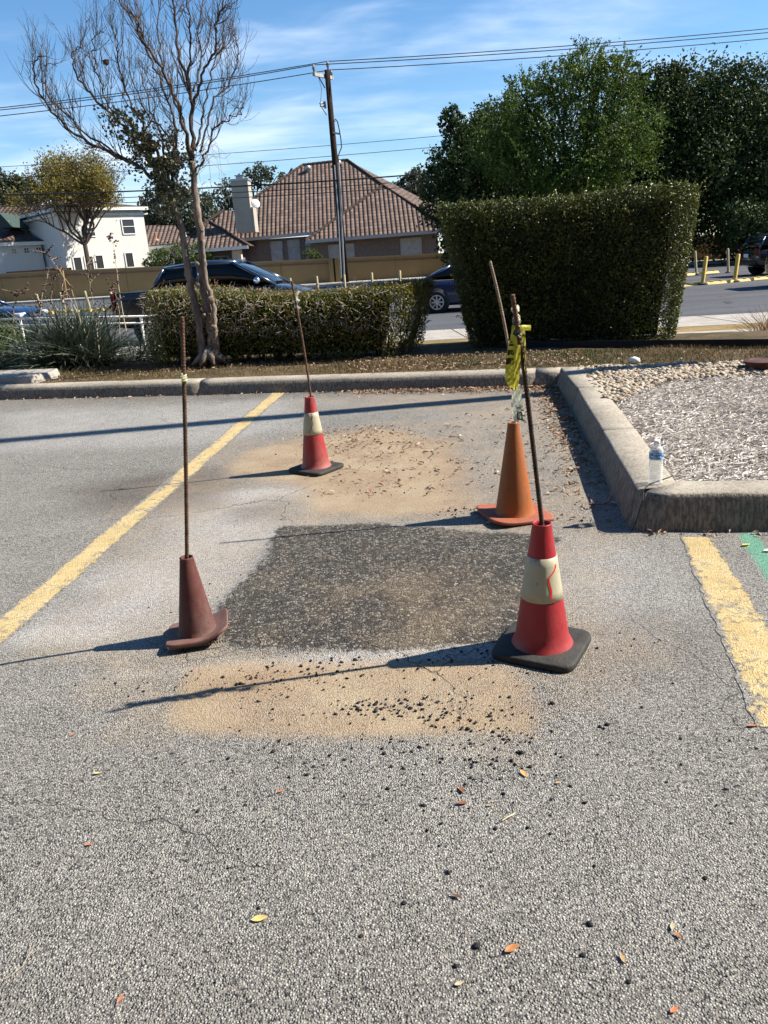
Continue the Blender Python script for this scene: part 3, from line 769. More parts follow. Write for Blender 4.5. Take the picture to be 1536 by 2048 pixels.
t3, r3_ = traffic_cone(C3, .490, .098, .0270, .325, math.radians(14), (M['orange_pvc'], M['orange_base']),
                     'plain faded orange cone without a collar, standing between the island kerb and the dark patch', bh=.018, flare_=.003,
                     bend=lambda x, y: .012 * np.clip(np.hypot(x, y) / .16, 0, 1.6) ** 2 * (.5 - .6 * x / .16))
cone_ribbon('scratch', C3, r3_, [(-.5, .17), (-.4, .162), (-.25, .165), (-.1, .168), (.0, .16)], .003, mat('scratch_dark', (.10, .03, .015), .8), t3)
C4 = (-.722, 2.60)
t4, r4_ = traffic_cone(C4, .325, .072, .0235, .228, math.radians(10), (M['brown_pvc'], M['brown_base']),
                     'short grimy brownish-red cone with a curled base, nearest on the left', bh=.016, flare_=.016,
                     bend=lambda x, y: .045 * np.clip((x * .95 + np.abs(y) * .1) / .12, 0, 1.3) ** 2 + .018 * np.clip(-y / .11, 0, 1) ** 2 + .008)
# feet of the curled base
fm = MB()
for k in range(22):
    fm.box((-.10 + k * .0095, -.1095, .026), (.005, .004, .010))
fo = fm.build('base_ribs', M['brown_base'], t4); fo.rotation_euler = (0, 0, math.radians(10))


def rebar(name, p0, p1, rad, m_, label, bow=(0, 0, 0), group='rusty rebar rods in the cones', pitch=.011):
    p0 = np.array(p0); p1 = np.array(p1); L = np.linalg.norm(p1 - p0); n = int(L / (pitch / 3)); t = np.linspace(0, 1, n)
    P = p0 + (p1 - p0) * t[:, None] + np.array(bow) * (4 * t * (1 - t))[:, None]
    R = rad * np.where(np.arange(n) % 3 == 0, 1.16, .93)
    mb = MB(); mb.tube(P, R, 8)
    o = mb.build(name, m_, rel=p0, smooth=True); o.location = p0
    return tag(o, label, 'rebar', group)


def foot(C, hz_, tip, down=.22):
    hq = np.array([C[0], C[1], hz_]); d = hq - np.array(tip); d /= np.linalg.norm(d); return hq + d * down
topA = on_axis(1042, 683, 2.29); topB = on_axis(1025, 590, 2.24); botB = on_axis(1051, 760, 2.315)
rA = rebar('rebar_rod', foot(C1, .455, topA), topA, .0074, M['rust_dark'], 'thick dark rebar leaning left out of the nearest red cone')
rB = rebar('rebar_rod', botB, topB, .0066, M['rust'], 'upper rebar piece tied with caution tape above the nearest red cone')
rC = rebar('rebar_rod', foot(C2, .485, on_axis(583, 562, 4.88)), on_axis(583, 562, 4.88), .0068, M['rust'], 'thin dark rebar leaning left out of the farthest red cone', bow=(.012, 0, 0))
rD = rebar('rebar_rod', foot(C3, .49, on_axis(980, 523, 3.74)), on_axis(980, 523, 3.74), .0068, M['rust_light'], 'pale rusty rebar leaning left out of the plain orange cone', bow=(.03, 0, 0))
rE = rebar('rebar_rod', foot(C4, .325, on_axis(364, 634, 2.50), .15), on_axis(364, 634, 2.50), .0070, M['rust'], 'upright rebar in the short brownish-red cone on the left', bow=(.004, 0, 0))


# --- caution tape
def make_tape(name, col, black=False):
    m, nt, q, p, o = newmat(name); tcn = nt.nodes.new('ShaderNodeTexCoord').outputs['Object']
    n = q.noise(tcn, 40, 3).outputs[0]
    c_ = q.mix(q.mr(n, .4, .6), col, tuple(min(1, x * 1.25) for x in col))
    nt.links.new(c_, p.inputs['Base Color']); p.inputs['Roughness'].default_value = .3
    b = q.n('ShaderNodeBump', Strength=.6, Distance=.004, Height=n); nt.links.new(b.outputs[0], p.inputs['Normal'])
    if not black:
        tr = q.n('ShaderNodeBsdfTranslucent', Color=c_); mx = q.n('ShaderNodeMixShader', Fac=.45, i1=p.outputs[0], i2=tr.outputs[0]); nt.links.new(mx.outputs[0], o.inputs[0])
    return m
M['tape'] = make_tape('yellow_tape', (.52, .47, .06)); M['tape_pale'] = make_tape('bleached_tape', (.72, .72, .55)); M['tape_ink'] = make_tape('tape_ink', (.03, .028, .012), True)
TY = 2.275


def pxpoly(mb, rows, Y, dy=0.0, wav=.006):
    """ribbon given by rows of (xl, xr, y) pixels, folded slightly in depth"""
    V = []
    for i, (a, b_, y) in enumerate(rows):
        for k in range(5):
            x = lerp(a, b_, k / 4); Yk = Y + dy + wav * math.sin(i * 1.7 + k * 1.9) + .003 * k
            V.append(AT(x, y, Yk))
    n = len(rows); i = np.arange(n - 1)[:, None] * 5 + np.arange(4)[None, :]
    mb.add(V, np.stack([i, i + 1, i + 6, i + 5], -1).reshape(-1, 4))


tp = empty('caution_tape', AT(1030, 660, TY), 'torn yellow and black caution tape knotted round two rebars above the nearest cone', 'caution tape')
def tpart(name, rows, m_, dy=0., wav=.006):
    mb = MB(); pxpoly(mb, rows, TY, dy, wav); o = mb.build(name, m_, smooth=True, rel=tuple(tp.location)); o.parent = tp; return o
def rows_interp(R, n=3):
    out = []
    for a, b_ in zip(R[:-1], R[1:]):
        for k in range(n): out.append(tuple(lerp(a[j], b_[j], k / n) for j in range(3)))
    return out + [R[-1]]
main = rows_interp([(1024, 1034, 650), (1022, 1046, 668), (1018, 1044, 685), (1014, 1040, 705), (1011, 1036, 730), (1010, 1034, 757), (1016, 1036, 772), (1028, 1033, 780)])
tpart('yellow_streamer', main, M['tape'])
tpart('yellow_streamer', rows_interp([(1028, 1042, 690), (1032, 1041, 715), (1030, 1040, 740), (1026, 1038, 765), (1030, 1034, 781)]), M['tape'], -.012)
tpart('pale_streamer', rows_interp([(1027, 1041, 768), (1024, 1043, 790), (1022, 1046, 815), (1028, 1050, 843)]), M['tape_pale'], .008)
for (a, b_, y0_, y1_) in ((1019, 1030, 688, 692), (1016, 1029, 700, 710), (1013, 1028, 716, 729), (1017, 1021, 676, 681), (1027, 1036, 664, 669), (1021, 1027, 683, 686), (1034, 1039, 655, 661)):
    tpart('black_bar', [(a, b_, y0_), (a - 1, b_, (y0_ + y1_) / 2), (a - 1.5, b_ - 1, y1_)], M['tape_ink'], -.006)
# printed letter ends on the pale streamer
for rows in ([(1034, 1042, 814), (1034, 1042, 817)], [(1042, 1048, 819), (1042, 1048, 822)], [(1034, 1037, 825), (1034, 1037, 838)], [(1042, 1045, 825), (1043, 1046, 840)], [(1035, 1044, 837), (1036, 1045, 840)], [(1035, 1044, 823), (1035, 1044, 826)], [(1045, 1051, 830), (1046, 1051, 833)], [(1046, 1051, 840), (1047, 1051, 843)]):
    tpart('printed_letter', rows, M['tape_ink'], -.001, .006)
# right dangling band, bow tail, knots
tpart('side_streamer', rows_interp([(1044, 1050, 655), (1045, 1051, 680), (1046, 1052, 705), (1048, 1052, 730), (1050, 1053, 748)]), M['tape'], .012)
for y0_ in (668, 692, 703, 716, 728, 738): tpart('black_bar', [(1046, 1051, y0_), (1046, 1051, y0_ + 5)], M['tape_ink'], -.001)
tpart('bow_tail', [(1040, 1043, 652), (1046, 1049, 651)][:1] + [(1040, 1062, 650), (1040, 1062, 656), (1041, 1061, 661)], M['tape'], -.012, .003)
kn = MB(); kr_ = random.Random(4)
for i in range(26):
    y0_ = lerp(612, 672, i / 25); cx_ = lerp(1030, 1037, i / 25); a = i * 1.3
    pts = [np.array(AT(cx_ + 6 * math.cos(a + k * .9), y0_ + 5 * math.sin(k * .7 + a * .5), TY + .010 * math.sin(a + k * .9))) for k in range(6)]
    kn.tube(pts, [.0015, .003, .0038, .0032, .0025, .001], 5)
kn.build('knot', M['tape_pale'], tp, smooth=True, rel=tuple(tp.location))
kn = MB()
for i in range(12):
    y0_ = lerp(636, 676, i / 11); cx_ = lerp(1033, 1036, i / 11); a = i * 2.1
    kn.tube([np.array(AT(cx_ + 6.5 * math.cos(a + k * .9), y0_ + 4 * math.sin(k * .7 + a * .5), TY - .004 + .009 * math.sin(a + k * .9))) for k in range(5)], [.0015, .0035, .004, .003, .001], 5)
kn.build('dark_wrap', M['tape_ink'], tp, smooth=True, rel=tuple(tp.location))


def tape_scrap(px, py, Y, label, n=7, sz=.012, seed=1, mats=('tape', 'tape_pale')):
    r_ = random.Random(seed); c_ = np.array(AT(px, py, Y)); t = empty('tape_scrap', tuple(c_), label, 'tape scrap')
    for i in range(n):
        mb = MB(); p = np.array([r_.uniform(-.3, .6) * sz, r_.uniform(-.5, .3) * sz - .009, r_.uniform(-1.8, 1.6) * sz]); d = np.array([r_.uniform(-1, 1), r_.uniform(-.5, .5), r_.uniform(-1, 1)]); d /= np.linalg.norm(d)
        e = np.cross(d, [0, 1, 0]); e /= np.linalg.norm(e) + 1e-6; L = sz * r_.uniform(.7, 1.7); w = sz * r_.uniform(.3, .6)
        V = [p + d * L * k + e * w * s_ * (1 - .3 * k) + np.array([0, .004 * math.sin(3 * k + i), 0]) for k in (-.5, 0, .5) for s_ in (-.5, .5)]
        mb.add(V, np.array([(0, 1, 3, 2), (2, 3, 5, 4)])); mb.build('streamer', M[mats[i % 2]], t)
    mb = MB(); mb.tube([(.009 * math.cos(a), .009 * math.sin(a), .0012 * a - .012) for a in np.linspace(0, 20, 60)], .0022, 5); mb.build('wrap', M['tape_pale'], t)
    return t
tape_scrap(368, 757, 2.515, 'yellow tape scrap tied to the upright rebar in the brownish cone', seed=3, sz=.011)
tape_scrap(592, 597, 4.90, 'whitish faded tape scrap near the top of the farthest rebar', seed=5, sz=.026, mats=('tape_pale', 'tape_pale'))
tape_scrap(1031, 845, 3.735, 'tiny frayed tape scrap where the pale rebar enters the orange cone', seed=9, sz=.007, n=4)

# --- water bottle
bp = G(1310, 967, .178); t = empty('water_bottle', (bp[0], bp[1], .178), 'clear plastic water bottle with blue label standing on the island kerb corner', 'bottle')
def make_clear():
    m, nt, q, p, o = newmat('clear_plastic'); p.inputs['Roughness'].default_value = .12; p.inputs['Base Color'].default_value = (.93, .96, .98, 1)
    tr = q.n('ShaderNodeBsdfTransparent', Color=(.93, .95, .96, 1)); fr = q.n('ShaderNodeLayerWeight', Blend=.35)
    mx = q.n('ShaderNodeMixShader', Fac=q.mr(fr.outputs['Facing'], .0, 1, .16, .75), i1=tr.outputs[0], i2=p.outputs[0]); nt.links.new(mx.outputs[0], o.inputs[0]); return m
M['clear'] = make_clear()
prof = [(.0, .006), (.018, .002), (.026, 0), (.031, .004), (.0325, .012)]
for k in range(9):
    z = .016 + k * .0115; prof += [(.0325, z), (.0310, z + .004), (.0302, z + .006), (.0310, z + .008)]
prof += [(.0325, .122), (.0328, .126), (.0328, .156), (.032, .160), (.029, .168), (.023, .180), (.0165, .190), (.0125, .196), (.0120, .202)]
MB().lathe(prof, seg=40).build('bottle_body', M['clear'], t, smooth=True)
lab = MB(); lab.lathe([(.0330, .124), (.0333, .125), (.0333, .157), (.0330, .158)], seg=40)
m, nt, q, p, o = newmat('blue_label'); tcn = nt.nodes.new('ShaderNodeTexCoord').outputs['Object']
n = q.noise(q.scalev(tcn, (1, 1, 3)), 60, 3).outputs[0]; zz2 = q.n('ShaderNodeSeparateXYZ', Vector=tcn).outputs[2]
c_ = q.mix(q.mr(n, .52, .56), (.02, .16, .42), (.45, .62, .78)); c_ = q.mix(q.mr(zz2, .128, .131, 1, 0), c_, (.30, .55, .78))
nt.links.new(c_, p.inputs['Base Color']); p.inputs['Roughness'].default_value = .3
lab.build('label', m, t, smooth=True)
cp = MB(); cp.lathe([(.0132, .196), (.0152, .197), (.0152, .212), (.0140, .2145), (0, .2150)], seg=32); cp.build('cap', mat('white_cap', (.80, .82, .84), .4), t, smooth=True)

# --- concrete pad on the left behind the kerb
pp = [G(-40, 765, .17), G(18, 772, .17), G(84, 757, .17), G(86, 743, .25), G(70, 741, .25), G(-40, 748, .25)]
pad = MB(); zt_ = .235
base = [(-5.6, kerb_y(-5.6) + .22), (-4.10, kerb_y(-4.10) + .25), (-3.93, kerb_y(-4.10) + .62), (-4.0, kerb_y(-4.0) + .95), (-6.9, kerb_y(-6.9) + 1.1), (-6.9, kerb_y(-6.9) + .22)]
cx_ = sum(p[0] for p in base) / 6; cy_ = sum(p[1] for p in base) / 6
top_ = [(lerp(cx_, p[0], .97), lerp(cy_, p[1], .90), zt_) for p in base]
pad.add([(p[0], p[1], .10) for p in base] + top_, [[5, 4, 3, 2, 1, 0], [6, 7, 8, 9, 10, 11]] + [[i, (i + 1) % 6, 6 + (i + 1) % 6, 6 + i] for i in range(6)])
tag(bevel(pad.build('concrete_pad', M['walkway']), .012), 'pale concrete pad with sloped end behind the kerb at the far left', 'concrete pad')

# --- low navy-black bar filling the dark band behind the island
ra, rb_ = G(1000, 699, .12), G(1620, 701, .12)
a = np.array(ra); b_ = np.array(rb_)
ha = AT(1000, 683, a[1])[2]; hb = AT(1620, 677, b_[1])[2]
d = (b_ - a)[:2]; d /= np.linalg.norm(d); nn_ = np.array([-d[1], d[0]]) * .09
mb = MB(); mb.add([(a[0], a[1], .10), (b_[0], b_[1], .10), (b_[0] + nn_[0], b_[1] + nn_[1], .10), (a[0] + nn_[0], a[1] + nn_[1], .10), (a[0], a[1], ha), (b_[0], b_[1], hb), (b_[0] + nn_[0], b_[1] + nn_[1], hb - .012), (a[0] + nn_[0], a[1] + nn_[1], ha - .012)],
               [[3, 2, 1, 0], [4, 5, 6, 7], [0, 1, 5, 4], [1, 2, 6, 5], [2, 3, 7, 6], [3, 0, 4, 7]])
tag(bevel(mb.build('dark_bar', M['navy_black']), .006), 'low navy-black bar running from the tall hedge to the right edge', 'edging')

# --- white pipe rail on the left
t = empty('pipe_railing', G(150, 700, -.3), 'white painted two-bar pipe railing behind the spiky plant', 'railing')
RLY = 12.6
ta, tb = np.array(AT(-60, 640, RLY + .9)), np.array(AT(312, 632, RLY)); la, lb = np.array(AT(-60, 653, RLY + .9)), np.array(AT(312, 645.5, RLY))
rl = tuple(t.location)
MB().tube([ta, (ta + tb) / 2, tb], .017, 8).build('top_bar', M['white_rail'], t, True, rel=rl)
MB().tube([la, (la + lb) / 2, lb], .015, 8).build('lower_bar', M['white_rail'], t, True, rel=rl)
for px_p in (281, 40, -40):
    p = np.array(AT(px_p, lerp(640, 632, (px_p + 60) / 372.), lerp(RLY + .9, RLY, (px_p + 60) / 372.)))
    MB().tube([p, (p[0], p[1], -.35)], .021, 8).build('post', M['white_rail'], t, True, rel=rl)

# --- rusty valve cap in the island
c_ = G(1540, 748, .14); c_ = (c_[0] + .02, c_[1] + .15)
mb = MB(); mb.lathe([(.0, .0), (.12, 0), (.135, .01), (.155, .075), (.17, .082), (.17, .098), (.12, .104), (.11, .098), (0, .10)], (c_[0], c_[1], .14), 32)
tag(mb.build('rusty_cap', mat('dark_rust', (.075, .03, .022), .8, nscale=20, namp=.5, bump=.4), smooth=False), 'round dark rusty metal cap among the island gravel at the right edge', 'pipe cap')
# --- one bigger white stone
def pebble(mb, c, s, r_, flat=.6, rnd=None):
    U = np.array([(0, 0, 1)] + [(math.cos(a), math.sin(a), .45) for a in np.arange(6) * math.pi / 3] + [(math.cos(a + .5), math.sin(a + .5), -.45) for a in np.arange(6) * math.pi / 3] + [(0, 0, -1)])
    U = U * (1 + .22 * r_.uniform(-1, 1, (14, 1))) * np.array([s, s * r_.uniform(.55, .9), s * flat * r_.uniform(.7, 1.1)]); a = r_.uniform(0, 6.3); U = U @ rotz(a).T
    Fs = [[0, 1 + i, 1 + (i + 1) % 6] for i in range(6)] + [[1 + i, 7 + i, 1 + (i + 1) % 6] for i in range(6)] + [[1 + (i + 1) % 6, 7 + i, 7 + (i + 1) % 6] for i in range(6)] + [[13, 7 + (i + 1) % 6, 7 + i] for i in range(6)]
    mb.add(U + np.array(c), Fs, rnd)
mb = MB(); g_ = G(1272, 724, .17); pebble(mb, (g_[0], g_[1] + .05, .18), .065, np.random.RandomState(2))
tag(mb.build('white_stone', mat('white_stone', (.75, .73, .68), .8, nscale=12, namp=.1), smooth=True), 'larger white stone lying against the back kerb of the island', 'stone')


# ------------------------------------------------------------------ loose stuff
def many_pebbles(name, P, sizes, m_, seed, flat=.55):
    r_ = np.random.RandomState(seed); n = len(P)
    U = np.array([(0, 0, 1)] + [(math.cos(a), math.sin(a), .35) for a in np.arange(5) * math.pi * .4] + [(math.cos(a + .6), math.sin(a + .6), -.4) for a in np.arange(5) * math.pi * .4] + [(0, 0, -1)])
    T = []
    for i in range(5): j = (i + 1) % 5; T += [(0, 1 + i, 1 + j), (1 + i, 6 + i, 1 + j), (1 + j, 6 + i, 6 + j), (11, 6 + j, 6 + i)]
    T = np.array(T)
    V = U[None] * (1 + .25 * r_.uniform(-1, 1, (n, 12, 1)))
    V = V * (sizes[:, None] * np.stack([np.ones(n), r_.uniform(.5, .9, n), flat * r_.uniform(.6, 1.2, n)], 1))[:, None, :]
    a = r_.uniform(0, 6.3, n); c, s_ = np.cos(a)[:, None], np.sin(a)[:, None]
    b = r_.uniform(-.5, .5, n)[:, None]
    x = V[..., 0] * c - V[..., 1] * s_; y = V[..., 0] * s_ + V[..., 1] * c; z = V[..., 2] + b * x
    V = np.stack([x, y, z], -1) + P[:, None, :]
    F = (T[None] + (np.arange(n) * 12)[:, None, None]).reshape(-1, 3)
    me = bpy.data.meshes.new(name); me.vertices.add(n * 12); me.vertices.foreach_set('co', V.astype(np.float32).ravel())
    me.loops.add(F.size); me.loops.foreach_set('vertex_index', F.ravel().astype(np.int32)); me.polygons.add(len(F)); me.polygons.foreach_set('loop_start', (np.arange(len(F)) * 3).astype(np.int32))
    me.update(calc_edges=True); at = me.attributes.new('rnd', 'FLOAT', 'FACE'); at.data.foreach_set('value', np.repeat(r_.rand(n), 20).astype(np.float32))
    me.materials.append(m_); o = bpy.data.objects.new(name, me); COL.objects.link(o); return o


def rndmat(name, stops, rough=.85, spec=.2, bump=0):
    m, nt, q, p, o = newmat(name); c = q.ramp(q.attr('rnd'), stops)
    if bump:
        tcn = nt.nodes.new('ShaderNodeTexCoord').outputs['Object']; n = q.noise(tcn, bump, 4, .7).outputs[0]
        c = q.mix(q.mr(n, .35, .6, .45, 0), c, (.06, .05, .04))
    nt.links.new(c, p.inputs['Base Color']); p.inputs['Roughness'].default_value = rough; p.inputs['Specular IOR Level'].default_value = spec; return m


M['gravel'] = rndmat('river_gravel', [(0, (.42, .35, .25)), (.3, (.56, .49, .37)), (.55, (.32, .23, .15)), (.75, (.50, .46, .39)), (1, (.20, .12, .07))], bump=60)
M['crumb'] = rndmat('asphalt_crumb', [(0, (.012, .012, .013)), (.8, (.03, .03, .032)), (1, (.06, .058, .055))], .8)
M['chips'] = rndmat('bleached_wood_chips', [(0, (.36, .32, .28)), (.25, (.62, .58, .53)), (.5, (.24, .20, .17)), (.75, (.76, .72, .67)), (1, (.46, .41, .37))], .85)
M['litter'] = rndmat('dry_leaf_litter', [(0, (.22, .12, .065)), (.3, (.36, .25, .16)), (.5, (.10, .055, .03)), (.75, (.48, .37, .26)), (1, (.28, .11, .05))], .7)

r_ = np.random.RandomState(11)
def in_poly_samples(poly, n, r_, cond=None):
    P = np.array([p[:2] for p in poly]); lo, hi = P.min(0), P.max(0); out = []
    while sum(len(o) for o in out) < n:
        q_ = r_.uniform(lo, hi, (n * 2, 2)); k = poly_sd(q_[:, 0], q_[:, 1], P) < 0
        if cond is not None: k &= cond(q_[:, 0], q_[:, 1])
        out.append(q_[k])
    return np.concatenate(out)[:n]
# gravel band: the back part of the island
def gl(x): return 6.15 + .34 * (x - 1.8)       # boundary of gravel / mulch
GA, GB, GC = G(1235, 800, .15), G(1330, 765, .15), G(1536, 752, .15)
def gbound(x): return np.interp(x, [GA[0] - .1, GB[0], GC[0], 6.6], [GA[1] - .15, GB[1], GC[1] + .05, GC[1] + .1])
q_ = in_poly_samples(fill, 6200, r_, lambda x, y: (y > gbound(x) + .12 * (fbm(x, y, 5) - .5)) & (x < 5.2))
P = np.column_stack([q_, .15 + .03 * (fbm(q_[:, 0], q_[:, 1], 2.2) - .4) + r_.uniform(-.004, .022, len(q_))])
tag(many_pebbles('gravel', P, r_.uniform(.012, .036, len(P)), M['gravel'], 12), 'cream and tan river pebbles along the back of the island', 'gravel', kind='stuff')
# wood chip mulch
q_ = in_poly_samples(fill, 30000, r_, lambda x, y: (y < gbound(x) + .05) & (x < 4.6))
n = len(q_); z = .145 + .035 * (fbm(q_[:, 0], q_[:, 1], 2.2) - .4) + r_.uniform(0, .022, n)
ang = np.random.RandomState(3).normal(.35, .75, n) + 1.2 * (fbm(q_[:, 0], q_[:, 1], 1.5) - .5); L = r_.gamma(3.0, .013, n) + .012; w = r_.uniform(.003, .0105, n) * (1 + (r_.rand(n) > .93) * 1.6)
tl = r_.normal(0, .22, n)
dx_ = np.stack([np.cos(ang) * np.cos(tl), np.sin(ang) * np.cos(tl), np.sin(tl)], 1); e_ = np.stack([-np.sin(ang), np.cos(ang), r_.normal(0, .35, n)], 1); e_ /= np.linalg.norm(e_, axis=1)[:, None]
P = np.column_stack([q_, z]); up_ = np.cross(dx_, e_) * .002
V = np.stack([P - dx_ * L[:, None] * .5 - e_ * w[:, None] * .2, P - dx_ * L[:, None] * .2 - e_ * w[:, None] * .5 + up_, P + dx_ * L[:, None] * .5 - e_ * w[:, None] * .15, P + dx_ * L[:, None] * .1 + e_ * w[:, None] * .5 + up_], 1).reshape(-1, 3)
mb = MB(); mb.add(V, np.arange(4 * n).reshape(-1, 4), r_.rand(n))
tag(mb.build('wood_chips', M['chips']), 'bleached grey wood chip mulch filling the island', 'mulch', kind='stuff')

# leaf litter along the kerbs
def litter_pts(n, fn): return fn(n)
Ls = []
def add_l(x, y, z=None): Ls.append(np.column_stack([x, y, (z_as(x, y) if z is None else z) + r_.uniform(.003, .016, len(x))]))
x = r_.uniform(-.6, 1.78, 2300); x = x[r_.rand(len(x)) < np.clip((x + .7) / 1.6, .12, 1)]; y = kerb_y(x) - np.abs(r_.normal(0, .12, len(x))) - .01; add_l(x, y)
x = r_.uniform(-5, -.6, 170); add_l(x, kerb_y(x) - np.abs(r_.normal(0, .05, len(x))) - .01)
ye = r_.uniform(3.5, 7.3, 1700); ye = ye[r_.rand(len(ye)) < np.clip((ye - 3.2) / 3.2, .12, 1)]; xe = np.interp(ye, [3.4, 4.7, 6.3, 7.5], [1.15, 1.36, 1.6, 1.78]) - np.abs(r_.normal(0, .13, len(ye))) - .01; add_l(xe, ye)
xr = r_.uniform(1.2, 3.2, 60); add_l(xr, IC[1] - .222 * (xr - IC[0]) - np.abs(r_.normal(0, .03, 60)) - .005)
q_ = in_poly_samples([G(*p) for p in ((560, 880), (1130, 800), (1180, 980), (640, 1000))], 420, r_); add_l(q_[:, 0], q_[:, 1])
q_ = in_poly_samples([G(*p) for p in ((600, 860), (800, 850), (820, 910), (650, 905))], 150, r_); add_l(q_[:, 0], q_[:, 1])
x = r_.uniform(-.3, 2.2, 1500); y = kerb_y(x) + r_.uniform(.18, 1.5, len(x)); add_l(x, y, .15 + .03 * fbm(x, y, 2))
x = r_.uniform(-5, 5, 700); y = kerb_y(x) + r_.uniform(.2, 1.3, len(x)); add_l(x, y, .15 + .03 * fbm(x, y, 2))
P = np.concatenate(Ls); nup = np.tile([0, 0, 1.], (len(P), 1))
V, Q = leaf_quads(P, .034, r_, nup, .62, .42, .5); mb = MB(); mb.add(V, Q, r_.rand(len(Q)))
tag(mb.build('leaf_litter', M['litter']), 'brown fallen leaves drifted along the kerbs', 'leaf litter', kind='stuff')
# dry short turf on the strip
n = 42000; x = r_.uniform(-7, 7, n); t_ = r_.uniform(.2, 1.5, n); y = kerb_y(x) + t_; k = r_.rand(n) < (.35 + .65 * sstep(fbm(x, y, 1.1), .35, .6)); x, y, t_ = x[k], y[k], t_[k]; n = len(x)
z = .14 + .03 * fbm(x, y, 2); hgt = r_.uniform(.012, .04, n) * np.clip(t_ * 3, .4, 1); a = r_.uniform(0, 6.3, n); ln = r_.normal(0, .5, n)
B = np.column_stack([x, y, z]); s_ = np.stack([np.cos(a), np.sin(a), 0 * a], 1) * .003; tip = np.stack([np.cos(a + 1.5) * ln * hgt, np.sin(a + 1.5) * ln * hgt, hgt], 1)
V = np.stack([B - s_, B + s_, B + tip + s_ * .3, B + tip - s_ * .3], 1).reshape(-1, 3); mb = MB(); grn = sstep(fbm(x + 5, y, .8), .45, .62) * sstep(x, -.5, 1.5); mb.add(V, np.arange(4 * n).reshape(-1, 4), np.clip(grn * .55 + r_.uniform(0, .45, n), 0, 1))
M['turf'] = leafmat('dry_turf', [(0, (.19, .14, .07)), (.45, (.13, .10, .05)), (.6, (.065, .08, .027)), (1, (.045, .065, .02))], .7, .2, .1)
tag(mb.build('turf', M['turf']), 'short dry grass on the planting strip behind the kerb', 'grass', kind='stuff')
# black crumbs of asphalt
Cs = []
def crumbs(cpx, cpy, sx__, sy__, n):
    g_ = G(cpx, cpy); Cs.append(np.column_stack([g_[0] + r_.normal(0, sx__, n), g_[1] + r_.normal(0, sy__, n)]))
for a_ in ((740, 1412, .07, .02, 50), (800, 1420, .14, .035, 60), (560, 1370, .12, .06, 60), (960, 1425, .10, .04, 45), (1000, 1480, .07, .05, 40), (960, 1530, .07, .05, 36), (900, 1440, .3, .15, 80), (650, 1340, .4, .05, 80), (780, 1320, .5, .04, 60), (850, 1560, .4, .18, 60), (620, 1500, .35, .08, 36), (940, 1020, .10, .06, 60), (860, 960, .35, .2, 90), (1040, 1330, .2, .1, 40), (1100, 1560, .3, .2, 20), (1100, 900, .25, .5, 90), (700, 900, .3, .3, 50), (480, 1200, .12, .12, 40), (768, 1700, .8, .3, 36)):
    crumbs(*a_)
q_ = np.concatenate(Cs); P = np.column_stack([q_, z_as(q_[:, 0], q_[:, 1]) + .002]); P = P[(P[:, 1] > 1.0)]
tag(many_pebbles('asphalt_crumbs', P, np.minimum(r_.gamma(2.0, .0011, len(P)) + .0016, .0085), M['crumb'], 13, .8), 'small black crumbs of asphalt scattered over the dust and pavement', 'crumbs', kind='stuff')
# bigger crumbs as things
CL_ = ['largest black crumb, just left of the orange-brown leaf near the bottom', 'black crumb highest at the right, above the pale cream leaf', 'black crumb at lower right, below the pale cream leaf', 'black crumb directly below the largest crumb near the bottom', 'black crumb left of the dark brown curled leaf', 'black crumb just below the tan dust, left of centre', 'black crumb left of the rebar shadow tip', 'small black crumb right of the yellow-orange leaf', '', 'black crumb below the dust, right of the pale yellow leaf', 'black crumb nearest the bottom edge, right of centre', 'tiny black crumb below the flat brown leaf', 'tiny black crumb right of the golden leaf and above it', 'tiny black crumb at the far right, below the orange leaf by the yellow line', 'tiny black crumb between nearest cone base and right yellow line, lower']
for i, (px_c, py_c, s_) in enumerate(((953, 1893, .011), (1410, 1758, .008), (1166, 1912, .008), (912, 1933, .008), (808, 1808, .008), (614, 1549, .008), (287, 1383, .007), (1333, 1566, .006), (938, 1175, .0), (490, 1609, .007), (1257, 1965, .007), (883, 1647, .006), (722, 1873, .006), (1462, 1648, .006), (1195, 1510, .006))):
    if s_ == 0: continue
    s_ = s_ * .72; g_ = G(px_c, py_c); mb = MB(); pebble(mb, (0, 0, 0), s_, np.random.RandomState(50 + i), .75); pebble(mb, (s_ * .7, .3 * s_, -.1 * s_), s_ * .55, np.random.RandomState(80 + i), .75)
    o = mb.build('asphalt_crumb', M['crumb']); o.location = (g_[0], g_[1], float(z_as(np.array(g_[0]), np.array(g_[1]))) + s_ * .4)
    tag(o, CL_[i], 'asphalt crumb', 'lone asphalt crumbs')
# individual fallen leaves in the foreground
def leafobj(px_l, py_l, L, a, col, label, curl=.25, wr=.36):
    g_ = G(px_l, py_l); mb = MB(); V = []; L = L * .88
    for i in range(9):
        t = i / 8; w = L * wr * math.sin(math.pi * t ** .85) * .5 + .0006; zc = curl * L * (t - .5) ** 2
        for s_ in (-1, 0, 1): V.append(((t - .5) * L, s_ * w, zc + abs(s_) * w * .35))
    i = np.arange(8)[:, None] * 3 + np.arange(2)[None, :]; mb.add(V, np.stack([i, i + 3, i + 4, i + 1], -1).reshape(-1, 4))
    o = mb.build('fallen_leaf', mat('leaf_' + str(px_l), col, .6, nscale=90, namp=.35), smooth=True)
    o.location = (g_[0], g_[1], float(z_as(np.array(g_[0]), np.array(g_[1]))) + .004); o.rotation_euler = (rs.uniform(-.15, .15), rs.uniform(-.1, .1), a)
    tag(o, label, 'fallen leaf', 'fallen leaves in the foreground')
OR, BR, TN, CR = (.34, .14, .04), (.20, .085, .035), (.36, .24, .11), (.46, .38, .23)
